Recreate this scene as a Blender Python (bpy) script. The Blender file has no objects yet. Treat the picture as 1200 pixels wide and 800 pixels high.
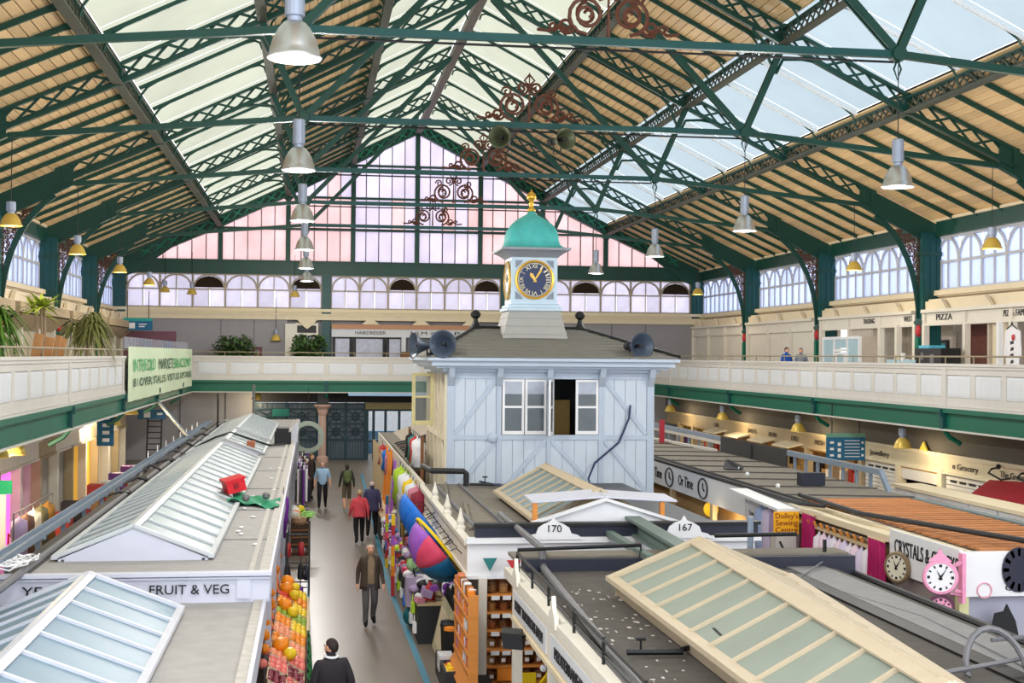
import bpy, bmesh, math, random
from mathutils import Vector, Matrix
random.seed(7)
SC = bpy.context.scene
COL = SC.collection
# ---------------------------------------------------------------- camera, sky, exposure
HC = 5.7                                    # eye height above the market floor
YAW, PITCH, ROLL = math.radians(8.3155), math.radians(0.6215), math.radians(0.5)
fw = Vector((math.sin(YAW)*math.cos(PITCH), math.cos(YAW)*math.cos(PITCH), math.sin(PITCH)))
rt0 = Vector((math.cos(YAW), -math.sin(YAW), 0)); up0 = rt0.cross(fw)
rt = math.cos(ROLL)*rt0 + math.sin(ROLL)*up0
up = -math.sin(ROLL)*rt0 + math.cos(ROLL)*up0
cam = bpy.data.cameras.new('camera'); cam.sensor_width = 36; cam.lens = 48.0; cam.clip_end = 400
camo = bpy.data.objects.new('camera', cam); COL.objects.link(camo)
camo.matrix_world = Matrix(((rt.x, up.x, -fw.x, 0), (rt.y, up.y, -fw.y, 0), (rt.z, up.z, -fw.z, HC), (0, 0, 0, 1)))
SC.camera = camo
w = bpy.data.worlds.new('overcast_sky'); SC.world = w; w.use_nodes = True
bg = w.node_tree.nodes['Background']
bg.inputs[0].default_value = (0.93, 0.96, 1.0, 1); bg.inputs[1].default_value = 2.6
SC.view_settings.view_transform = 'Standard'; SC.view_settings.look = 'None'
SC.view_settings.gamma = 1; SC.view_settings.use_curve_mapping = False
SC.view_settings.exposure = 0.24
SC.cycles.use_denoising = True
SC.cycles.max_bounces = 7; SC.cycles.diffuse_bounces = 4; SC.cycles.glossy_bounces = 2
SC.cycles.transparent_max_bounces = 8; SC.cycles.transmission_bounces = 3
SC.cycles.sample_clamp_indirect = 6
# ---------------------------------------------------------------- materials
def lin(c):
    r = []
    for x in c:
        x /= 255.0
        r.append(x/12.92 if x <= .04045 else ((x+.055)/1.055)**2.4)
    return (r[0], r[1], r[2], 1)
MATS = {}
def mat(name, rgb, rough=.6, metal=0., var=.10, scale=6., bump=0., stretch=None, emit=0., rnd=0., spec=.4):
    """principled material whose colour wanders a little with object-space noise; rnd varies it from object to object"""
    if name in MATS: return MATS[name]
    m = bpy.data.materials.new(name); m.use_nodes = True
    nt = m.node_tree; N = nt.nodes; L = nt.links
    b = N['Principled BSDF']
    b.inputs['Roughness'].default_value = rough; b.inputs['Metallic'].default_value = metal
    b.inputs['Specular IOR Level'].default_value = spec
    c = lin(rgb)
    tc = N.new('ShaderNodeTexCoord'); src = tc.outputs['Object']
    if stretch:
        mp = N.new('ShaderNodeMapping'); mp.inputs['Scale'].default_value = stretch
        L.new(src, mp.inputs[0]); src = mp.outputs[0]
    nz = N.new('ShaderNodeTexNoise'); nz.inputs['Scale'].default_value = scale; nz.inputs['Detail'].default_value = 4
    L.new(src, nz.inputs['Vector'])
    mx = N.new('ShaderNodeMix'); mx.data_type = 'RGBA'
    mx.inputs[6].default_value = tuple(max(0, x*(1-var*1.5)) for x in c[:3])+(1,)
    mx.inputs[7].default_value = tuple(min(1, x*(1+var*1.5)) for x in c[:3])+(1,)
    L.new(nz.outputs[0], mx.inputs[0]); out = mx.outputs[2]
    if rnd:
        oi = N.new('ShaderNodeObjectInfo'); hs = N.new('ShaderNodeHueSaturation')
        mr = N.new('ShaderNodeMapRange'); mr.inputs[3].default_value = 1-rnd; mr.inputs[4].default_value = 1+rnd
        L.new(oi.outputs['Random'], mr.inputs[0]); L.new(mr.outputs[0], hs.inputs['Value'])
        L.new(out, hs.inputs['Color']); out = hs.outputs[0]
    L.new(out, b.inputs['Base Color'])
    if bump:
        bp = N.new('ShaderNodeBump'); bp.inputs['Strength'].default_value = bump; bp.inputs['Distance'].default_value = .02
        L.new(nz.outputs[0], bp.inputs['Height']); L.new(bp.outputs[0], b.inputs['Normal'])
    if emit:
        b.inputs['Emission Color'].default_value = c; b.inputs['Emission Strength'].default_value = emit
    MATS[name] = m
    return m
def frosted(name, rgb, thru=.5, var=.06, scale=1.5, rnd=.05, diff=None):
    """obscured glass: part scatters daylight through (translucent), part lets it pass straight"""
    if name in MATS: return MATS[name]
    m = bpy.data.materials.new(name); m.use_nodes = True
    nt = m.node_tree; N = nt.nodes; L = nt.links; N.remove(N['Principled BSDF'])
    c = lin(rgb)
    tc = N.new('ShaderNodeTexCoord'); nz = N.new('ShaderNodeTexNoise'); nz.inputs['Scale'].default_value = scale
    nz.inputs['Detail'].default_value = 3
    L.new(tc.outputs['Object'], nz.inputs['Vector'])
    mx = N.new('ShaderNodeMix'); mx.data_type = 'RGBA'
    mx.inputs[6].default_value = tuple(max(0, x*(1-var*2)) for x in c[:3])+(1,)
    mx.inputs[7].default_value = tuple(min(1, x*(1+var*2)) for x in c[:3])+(1,)
    L.new(nz.outputs[0], mx.inputs[0])
    oi = N.new('ShaderNodeObjectInfo'); hs = N.new('ShaderNodeHueSaturation')
    mr = N.new('ShaderNodeMapRange'); mr.inputs[3].default_value = 1-rnd; mr.inputs[4].default_value = 1+rnd
    L.new(oi.outputs['Random'], mr.inputs[0]); L.new(mr.outputs[0], hs.inputs['Value']); L.new(mx.outputs[2], hs.inputs['Color'])
    tl = N.new('ShaderNodeBsdfTranslucent'); tp = N.new('ShaderNodeBsdfTransparent')
    df = N.new('ShaderNodeBsdfDiffuse'); ad = N.new('ShaderNodeMixShader'); ad.inputs[0].default_value = .25
    L.new(hs.outputs[0], tl.inputs[0]); L.new(hs.outputs[0], tp.inputs[0])
    if diff: df.inputs[0].default_value = lin(diff)
    else: L.new(hs.outputs[0], df.inputs[0])
    L.new(tl.outputs[0], ad.inputs[1]); L.new(df.outputs[0], ad.inputs[2])
    ms = N.new('ShaderNodeMixShader'); ms.inputs[0].default_value = thru
    L.new(ad.outputs[0], ms.inputs[1]); L.new(tp.outputs[0], ms.inputs[2])
    L.new(ms.outputs[0], N['Material Output'].inputs[0])
    MATS[name] = m
    return m
def clear_glass(name, rgb=(150, 165, 170), alpha=.35):
    if name in MATS: return MATS[name]
    m = bpy.data.materials.new(name); m.use_nodes = True
    b = m.node_tree.nodes['Principled BSDF']
    b.inputs['Base Color'].default_value = lin(rgb); b.inputs['Roughness'].default_value = .08; b.inputs['Alpha'].default_value = alpha
    MATS[name] = m
    return m
GREEN = mat('dark_green_paint', (14, 66, 56), .42, 0, .12, 2)
GREENB = mat('bright_green_paint', (10, 112, 86), .45, 0, .08, 2)
GREENG = mat('gallery_girder_green', (8, 98, 76), .45, 0, .1, 1)
GREENL = mat('dark_teal_paint', (10, 74, 74), .45, 0, .1, 2)
PURL = mat('weathered_brown_green_iron', (74, 78, 66), .6, 0, .25, 3)
RUST = mat('rusty_brown_iron', (98, 58, 44), .65, 0, .25, 8)
BOARD = mat('varnished_roof_boarding', (232, 198, 148), .5, 0, .15, 2.2, .1, (6, .5, 6), 0, .13)
CREAM = mat('cream_paint', (226, 212, 182), .55, 0, .05, 3)
CREAMW = mat('warm_white_paint', (226, 220, 208), .55, 0, .05, 3)
PARA = mat('parapet_off_white', (206, 202, 196), .55, 0, .05, 3)
PARAP = mat('parapet_panel_white', (214, 217, 222), .55, 0, .04, 3)
WHITE = mat('white_paint', (235, 236, 240), .5, 0, .04, 3)
BLUEW = mat('pale_blue_boarding', (196, 208, 222), .55, 0, .05, 3)
BLUEW2 = mat('pale_blue_timber_frame', (180, 194, 212), .55, 0, .06, 4)
GREYF = mat('grey_roofing_felt', (122, 116, 106), .85, 0, .18, 5, .3)
DARKF = mat('dark_roofing_felt', (84, 80, 76), .85, 0, .25, 6, .4)
SLATE = mat('dark_grey_shingle', (116, 114, 108), .8, 0, .12, 9, .2)
STALLW = mat('lilac_white_board', (205, 208, 224), .55, 0, .05, 3)
DECK = mat('pale_grey_roof_deck', (166, 164, 163), .75, 0, .12, 4, .2)
BLACK = mat('black_iron', (22, 23, 26), .5, 0, .15, 5)
DARK = mat('charcoal', (42, 42, 46), .6, 0, .15, 5)
NAVY = mat('dark_navy_gutter', (36, 40, 56), .5, 0, .15, 5)
PIPE = mat('grey_conduit', (112, 112, 116), .5, .2, .15, 4)
STEELB = mat('blue_grey_steel', (134, 148, 166), .5, .1, .12, 4)
ALU = mat('spun_aluminium', (196, 198, 200), .32, .85, .08, 4)
GALV = mat('galvanised_can', (150, 160, 178), .45, .4, .08, 4)
BRASS = mat('gold_anodised_shade', (214, 182, 88), .35, .25, .08, 4)
GOLD = mat('gilded', (214, 168, 70), .35, .7, .1, 6)
COPPER = mat('verdigris_copper', (72, 174, 172), .5, .05, .2, 3)
BULB = mat('lit_lamp_diffuser', (255, 232, 180), .5, 0, 0, 1, 0, None, 3.0)
INK = mat('black_lettering', (24, 24, 30), .6, 0, 0)
ORANGEW = mat('orange_pine', (214, 138, 62), .55, 0, .12, 3, 0, (1, 1, 6))
PINE = mat('pale_pine', (206, 182, 144), .6, 0, .1, 3)
WOODB = mat('brown_timber', (128, 84, 52), .6, 0, .15, 4)
# ---------------------------------------------------------------- mesh builder
WL = {}
KIDS = {}
def V(*a): return Vector(a)
class MB:
    def __init__(s): s.v = []; s.f = []; s.mi = []; s.nb = 0
    def add(s, vs, fs, mi=0):
        n = len(s.v); s.v += [Vector(p) for p in vs]; s.f += [tuple(i+n for i in f) for f in fs]; s.mi += [mi]*len(fs)
        return s
    def box(s, x0, x1, y0, y1, z0, z1, mi=0):
        # each box of a mesh is a hair smaller than the last, so crossing members never share a plane
        e = min((s.nb % 9)*.0007, .1*min(x1-x0, y1-y0, z1-z0)); s.nb += 1
        x0 += e; x1 -= e; y0 += e; y1 -= e; z0 += e; z1 -= e
        return s.add([(x0, y0, z0), (x1, y0, z0), (x1, y1, z0), (x0, y1, z0), (x0, y0, z1), (x1, y0, z1), (x1, y1, z1), (x0, y1, z1)],
                     [(0, 3, 2, 1), (4, 5, 6, 7), (0, 1, 5, 4), (1, 2, 6, 5), (2, 3, 7, 6), (3, 0, 4, 7)], mi)
    def bar(s, p, q, w, h=None, up=(0, 0, 1), mi=0):
        p = Vector(p); q = Vector(q); d = (q-p).normalized(); h = h or w
        e = (s.nb % 9)*.0005; s.nb += 1; w -= min(e, w*.1); h -= min(e, h*.1)
        u = Vector(up)
        if abs(d.dot(u)) > .98: u = Vector((1, 0, 0)) if abs(d.x) < .9 else Vector((0, 1, 0))
        a = d.cross(u).normalized()*w/2; b = a.cross(d).normalized()*h/2
        return s.add([p-a-b, p+a-b, p+a+b, p-a+b, q-a-b, q+a-b, q+a+b, q-a+b],
                     [(0, 1, 2, 3), (7, 6, 5, 4), (0, 4, 5, 1), (1, 5, 6, 2), (2, 6, 7, 3), (3, 7, 4, 0)], mi)
    def tube(s, pts, r, n=6, mi=0, cap=True):
        pts = [Vector(p) for p in pts]; k = len(pts); rs = r if isinstance(r, (list, tuple)) else [r]*k
        base = len(s.v); prev = None
        for i, p in enumerate(pts):
            d = (pts[min(i+1, k-1)]-pts[max(i-1, 0)])
            d = d.normalized() if d.length > 1e-9 else Vector((0, 0, 1))
            if prev is None:
                u = Vector((0, 0, 1)) if abs(d.z) < .9 else Vector((1, 0, 0))
                a = d.cross(u).normalized()
            else:
                a = prev-d*prev.dot(d)
                a = a.normalized() if a.length > 1e-6 else d.orthogonal().normalized()
            prev = a; b = d.cross(a)
            for j in range(n):
                t = 2*math.pi*j/n
                s.v.append(p+(a*math.cos(t)+b*math.sin(t))*rs[i])
        fs = []
        for i in range(k-1):
            for j in range(n):
                fs.append((base+i*n+j, base+i*n+(j+1) % n, base+(i+1)*n+(j+1) % n, base+(i+1)*n+j))
        if cap: fs += [tuple(base+j for j in range(n))[::-1], tuple(base+(k-1)*n+j for j in range(n))]
        s.f += fs; s.mi += [mi]*len(fs); return s
    def lathe(s, prof, n=16, c=(0, 0, 0), M=None, mi=0, a0=0., sq=False):
        """profile [(r, z)] turned about z, then moved by M or to c"""
        base = len(s.v); c = Vector(c)
        for r, z in prof:
            for j in range(n):
                t = a0+2*math.pi*j/n
                p = Vector((r*math.cos(t), r*math.sin(t), z)); s.v.append(M @ p if M else p+c)
        fs = []
        for i in range(len(prof)-1):
            for j in range(n):
                fs.append((base+i*n+j, base+i*n+(j+1) % n, base+(i+1)*n+(j+1) % n, base+(i+1)*n+j))
        ring = abs(prof[0][0]-prof[-1][0])+abs(prof[0][1]-prof[-1][1]) < .05*max(p[0] for p in prof) and len(prof) > 3 and prof[0][0] > .3*max(p[0] for p in prof)
        if ring:
            k = len(prof)-1
            fs += [(base+k*n+j, base+k*n+(j+1) % n, base+(j+1) % n, base+j) for j in range(n)]
            s.f += fs; s.mi += [mi]*len(fs); return s
        if prof[0][0] > 1e-6: fs.append(tuple(base+j for j in range(n))[::-1])
        if prof[-1][0] > 1e-6: fs.append(tuple(base+(len(prof)-1)*n+j for j in range(n)))
        s.f += fs; s.mi += [mi]*len(fs); return s
    def ball(s, c, r, n=10, k=6, sx=1, sy=1, sz=1, mi=0):
        M = Matrix.Translation(Vector(c)) @ Matrix.Diagonal((sx, sy, sz, 1))
        prof = [(r*math.sin(math.pi*i/k), -r*math.cos(math.pi*i/k)) for i in range(k+1)]
        prof[0] = (r*.02, -r); prof[-1] = (r*.02, r)
        return s.lathe(prof, n, (0, 0, 0), M, mi)
    def prism(s, poly, ext, mi=0):
        """polygon of 3-D points pushed along ext"""
        n = len(poly); e = Vector(ext); a = [Vector(p) for p in poly]
        return s.add(a+[p+e for p in a], [tuple(range(n))[::-1], tuple(range(n, 2*n))] +
                     [(i, (i+1) % n, n+(i+1) % n, n+i) for i in range(n)], mi)
    def quad(s, a, b, c, d, mi=0): return s.add([a, b, c, d], [(0, 1, 2, 3)], mi)
    def grid(s, fn, nu, nv, mi=0):
        b = len(s.v)
        for i in range(nu+1):
            for j in range(nv+1): s.v.append(Vector(fn(i/nu, j/nv)))
        for i in range(nu):
            for j in range(nv):
                q = b+i*(nv+1)+j; s.f.append((q, q+1, q+nv+2, q+nv+1)); s.mi.append(mi)
        return s
    def build(s, name, m, parent=None, smooth=False, local=False, origin=None, solid=0.):
        me = bpy.data.meshes.new(name)
        if parent is not None: o = Vector((0, 0, 0)) if local else WL[parent.name]
        elif local: o = Vector((0, 0, 0))
        elif origin is not None: o = Vector(origin)
        else:
            xs = [p.x for p in s.v]; ys = [p.y for p in s.v]; zs = [p.z for p in s.v]
            o = Vector(((min(xs)+max(xs))/2, (min(ys)+max(ys))/2, min(zs)))
        me.from_pydata([tuple(p-o) for p in s.v], [], s.f)
        for k in (m if isinstance(m, (list, tuple)) else [m]): me.materials.append(k)
        if any(s.mi): me.polygons.foreach_set('material_index', s.mi)
        bm = bmesh.new(); bm.from_mesh(me)
        if len(bm.faces) < 6000: bmesh.ops.recalc_face_normals(bm, faces=bm.faces)
        if solid: bmesh.ops.solidify(bm, geom=bm.faces[:], thickness=solid)
        bm.to_mesh(me); bm.free()
        if smooth: me.polygons.foreach_set('use_smooth', [True]*len(me.polygons))
        ob = bpy.data.objects.new(name, me); COL.objects.link(ob)
        if parent is not None: reg(ob, parent); WL[ob.name] = o
        else: ob.location = o; WL[ob.name] = o
        return ob
def tag(o, label, cat, group=None, kind=None):
    if label: o['label'] = label
    if cat: o['category'] = cat
    if group: o['group'] = group
    if kind: o['kind'] = kind
    return o
def thing(name, loc, label, cat, group=None, rotz=0.):
    o = bpy.data.objects.new(name, None); COL.objects.link(o); o.location = loc; o.rotation_euler = (0, 0, rotz)
    o.empty_display_size = .1; WL[o.name] = Vector(loc)
    return tag(o, label, cat, group)
def struct(o): o['kind'] = 'structure'; return o
def anchor(name, loc):
    o = bpy.data.objects.new(name, None); COL.objects.link(o); o.location = loc; WL[o.name] = Vector(loc)
    o.empty_display_size = .1
    return struct(o)
def copyo(o, parent=None, loc=None, rot=None):
    c = o.copy(); COL.objects.link(c)
    if parent is not None: reg(c, parent)
    if loc is not None: c.location = loc
    if rot is not None: c.rotation_euler = rot
    return c
def kids(o): return KIDS.get(o.name, [])
def reg(o, p): KIDS.setdefault(p.name, []).append(o); o.parent = p; return o
def dup(root, loc, rotz=0., label=None, group=None, scale=None):
    r = root.copy(); COL.objects.link(r); r.location = loc; r.rotation_euler = (0, 0, rotz)
    if scale: r.scale = scale if isinstance(scale, (tuple, list)) else (scale,)*3
    if label: r['label'] = label
    if group: r['group'] = group
    for ch in kids(root):
        c = ch.copy(); COL.objects.link(c); reg(c, r)
        for g in kids(ch):
            d = g.copy(); COL.objects.link(d); reg(d, c)
    return r
def nth(n):
    w_ = 'first second third fourth fifth sixth seventh eighth ninth tenth eleventh twelfth thirteenth fourteenth fifteenth sixteenth seventeenth eighteenth nineteenth'.split()
    tens = 'twenty thirty forty fifty sixty seventy eighty ninety'.split()
    n += 1
    if n < 20: return w_[n-1]
    h = 'hundred-and-' if n > 100 else ''; n = n % 100 if n > 100 else n
    if n == 100: return 'hundredth'
    if n < 20: return h+w_[n-1]
    return h+(tens[n//10-2][:-1]+'ieth' if n % 10 == 0 else tens[n//10-2]+'-'+w_[n % 10-1])
TXT = {}
def text(s, size, pos, xd, ud, m, parent, name='lettering', align='CENTER', width=None, thick=.005):
    """real raised letters: mesh from the built-in font, x along xd, up along ud"""
    key = (s, align)
    if key not in TXT:
        cu = bpy.data.curves.new('t', 'FONT'); cu.body = s; cu.align_x = align; cu.align_y = 'CENTER'; cu.size = 1; cu.extrude = .01
        cu.resolution_u = 3
        o = bpy.data.objects.new('t', cu); COL.objects.link(o)
        dg = bpy.context.evaluated_depsgraph_get()
        me = bpy.data.meshes.new_from_object(o.evaluated_get(dg))
        TXT[key] = [v.co.copy() for v in me.vertices], [tuple(p.vertices) for p in me.polygons]
        bpy.data.objects.remove(o); bpy.data.curves.remove(cu); bpy.data.meshes.remove(me)
    vs, fs = TXT[key]
    xd = Vector(xd).normalized(); ud = Vector(ud).normalized(); nd = xd.cross(ud); pos = Vector(pos)
    w0 = max(v.x for v in vs)-min(v.x for v in vs)
    sx = width/w0 if width else size
    b = MB(); b.add([pos+xd*v.x*sx+ud*v.y*size+nd*(v.z*thick/.01) for v in vs], fs)
    return b.build(name, m, parent)
# ---------------------------------------------------------------- the hall: plan in metres, x to the right, y down the hall
XL, XR, XC = -10.87, 22.5, 5.8              # outer walls and ridge line
BAY = 10.1
T = [77.2-BAY*(6-i) for i in range(7)]      # truss lines T[0]=16.6 ... T[6]=77.2 (far gable)
YF = 77.2                                   # far wall
GXL, GXR, GYF = -6.24, 17.87, 72.57         # gallery fronts
ZG, ZP0, ZP1 = 4.42, 4.32, 5.6              # gallery floor, parapet bottom and top
Y0 = 6.5                                    # where the built hall stops behind the viewer's side
PR = [(0, 18.2), (3.6, 16.35), (7.2, 14.5), (10.9, 12.7), (16.7, 10.1)]   # rafter underside: (distance from ridge, z)
def rz(d):
    for (a, za), (b, zb) in zip(PR, PR[1:]):
        if d <= b: return za+(zb-za)*(d-a)/(b-a)
    return PR[-1][1]+(PR[-1][1]-PR[-2][1])/5.8*(d-16.7)
# floor
FLOORM = mat('polished_brown_grey_floor', (124, 114, 104), .32, 0, .12, .8, 0, (1, .35, 1))
fl = struct(MB().box(XL-.5, XR+.5, Y0, YF+8, -.2, 0).build('floor', FLOORM))
LINEB = mat('blue_floor_line', (44, 128, 158), .5, 0, .1, 3)
ln = MB()
for a, b in zip([(2.05, 23.2), (1.93, 33.4), (2.0, 40), (2.25, 55)], [(1.93, 33.4), (2.0, 40), (2.25, 55), (2.4, 66)]):
    ln.quad((a[0]-.06, a[1], .004), (a[0]+.06, a[1], .004), (b[0]+.06, b[1], .004), (b[0]-.06, b[1], .004))
ln.build('floor_line_marking', LINEB, fl)
# ---- roof skin: boarding planks, frosted panes, common rafters, children of one ceiling per slope
PANEL = frosted('cream_roof_glass', (152, 153, 137), .42, .1, .5, .05)
PANER = frosted('bluish_roof_glass', (138, 149, 154), .42, .08, .5, .04)
BARW = mat('white_glazing_bar', (240, 242, 244), .5, 0, .03, 3)
YR0 = T[0]-BAY
nb = 7                                      # roof bays, from y=6.5 to the far wall
def roofpt(side, d, y, off): return Vector((XC+side*d, y, rz(d)+off))
for side in (-1, 1):
    ce = anchor('ceiling_'+('left' if side < 0 else 'right'), (XC, YR0, 0))
    off = .6
    for (d0, d1) in ((3.6, 7.2), (10.9, 16.9)):
        L = math.hypot(d1-d0, rz(d1)-rz(d0)); n = round(L/.27); wdt = L/n
        protos = {}
        for b in range(nb):
            yb = YR0+b*BAY
            for i in range(n):
                t = (i+.5)/n; d = d0+(d1-d0)*t
                p = roofpt(side, d, yb, off+.03)
                if d0 not in protos:
                    sl = (roofpt(side, d1, 0, 0)-roofpt(side, d0, 0, 0)).normalized(); nn = Vector((-sl.z, 0, sl.x))*(1 if side > 0 else -1)
                    hw = sl*(wdt/2-.012)
                    m = MB().add([p-hw-nn*.02, p+hw-nn*.02, p+hw+nn*.02, p-hw+nn*.02]+[q+Vector((0, BAY-.01, 0)) for q in (p-hw-nn*.02, p+hw-nn*.02, p+hw+nn*.02, p-hw+nn*.02)],
                                 [(0, 1, 2, 3), (7, 6, 5, 4), (0, 4, 5, 1), (1, 5, 6, 2), (2, 6, 7, 3), (3, 7, 4, 0)])
                    WL[ce.name] = p.copy()
                    o = m.build('plank', BOARD, ce); o.location = p-ce.location
                    protos[d0] = o; WL[ce.name] = Vector(ce.location)
                else:
                    copyo(protos[d0], ce, p-ce.location)
        # sheet above the boards keeps the joints dark
    cov = MB()
    for (d0, d1) in ((3.6, 7.2), (10.9, 16.9)):
        a, b = roofpt(side, d0, YR0, off+.1), roofpt(side, d1, YR0, off+.1); e = Vector((0, BAY*nb, 0))
        cov.quad(a, b, b+e, a+e)
    cov.build('roof_covering', DARK, ce)
    # panes
    for (d0, d1) in ((0, 3.6), (7.2, 10.9)):
        pm = PANER if (side > 0 and d0 > 1) else PANEL
        a, b = roofpt(side, d0+.02, 0, off+.1), roofpt(side, d1-.02, 0, off+.1); proto = None
        for k in range(nb*3):
            y = YR0+k*BAY/3
            if proto is None:
                e = Vector((0, BAY/3-.03, 0)); q = (a+b)/2
                WL[ce.name] = q.copy(); t = Vector((0, 0, .02))
                proto = MB().add([a-e*0, b, b+e, a+e], [(0, 1, 2, 3)]).build('pane', pm, ce)
                WL[ce.name] = Vector(ce.location); proto.location = Vector((q.x, y+.015, q.z))-ce.location
            else: copyo(proto, ce, Vector((q.x, y+.015, q.z))-ce.location)
    # common rafters between the trusses
    for (d0, d1) in ((0.1, 3.6), (3.6, 7.2), (7.2, 10.9), (10.9, 16.8)):
        proto = None; glass = d0 in (.1, 7.2)
        a, b = roofpt(side, d0+.12, 0, off-.08), roofpt(side, d1-.12, 0, off-.08)
        dv = 3 if glass else 6
        for k in range(nb*dv):
            if k % dv == 0: continue
            y = YR0+k*BAY/dv; q = (a+b)/2
            if proto is None:
                m = MB()
                if glass: m.bar(a, b, .07, .1, (0, 0, 1), 0)
                else:
                    m.bar(a, b, .07, .13, (0, 0, 1))
                # curved toes at both ends down to the girders
                for e, f in ((a, b), (b, a)):
                    dr = (f-e).normalized()
                    m.tube([e+dr*.55+V(0, 0, -.02), e+dr*.25+V(0, 0, -.07), e+dr*.08+V(0, 0, -.2), e+V(0, 0, -.42)], .035, 4, mi=1)
                WL[ce.name] = q.copy()
                proto = m.build('rafter', [BARW if (glass and side > 0 and d0 > 1) else GREEN, GREEN], ce)
                WL[ce.name] = Vector(ce.location); proto.location = Vector((q.x, y, q.z))-ce.location
            else: copyo(proto, ce, Vector((q.x, y, q.z))-ce.location)
# ---- longitudinal lattice girders and ridge beam
def girder(x, z, depth=.46, m=PURL, y0=YR0, y1=YF, flange=.26):
    r = anchor('roof_beam', (x, y0, z))
    MB().box(x-flange/2, x+flange/2, y0, y1, z, z+.06).box(x-.03, x+.03, y0, y1, z+.06, z+.14).build('bottom_flange', m, r)
    MB().box(x-flange/2.6, x+flange/2.6, y0, y1, z+depth-.05, z+depth).build('top_flange', GREEN, r)
    lt = MB(); n = int((y1-y0)/.42); s = (y1-y0)/n
    for i in range(n):
        ya, yb = y0+i*s, y0+(i+1)*s
        lt.bar((x-.02, ya, z+.08), (x-.02, yb, z+depth-.06), .05, .03, (1, 0, 0)).bar((x+.02, yb, z+.08), (x+.02, ya, z+depth-.06), .05, .03, (1, 0, 0))
    lt.build('lattice', PURL, r)['kind'] = 'stuff'
for d in (3.6, 7.2, 10.9):
    for s in (-1, 1): girder(XC+s*d, rz(d))
r = anchor('roof_beam', (XC, YR0, 18.2))
MB().box(XC-.16, XC+.16, YR0, YF, 18.2, 18.28).box(XC-.05, XC+.05, YR0, YF, 18.28, 18.75).build('ridge_board', mat('grey_brown_ridge', (112, 104, 100), .6, 0, .15, 3), r)
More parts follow.
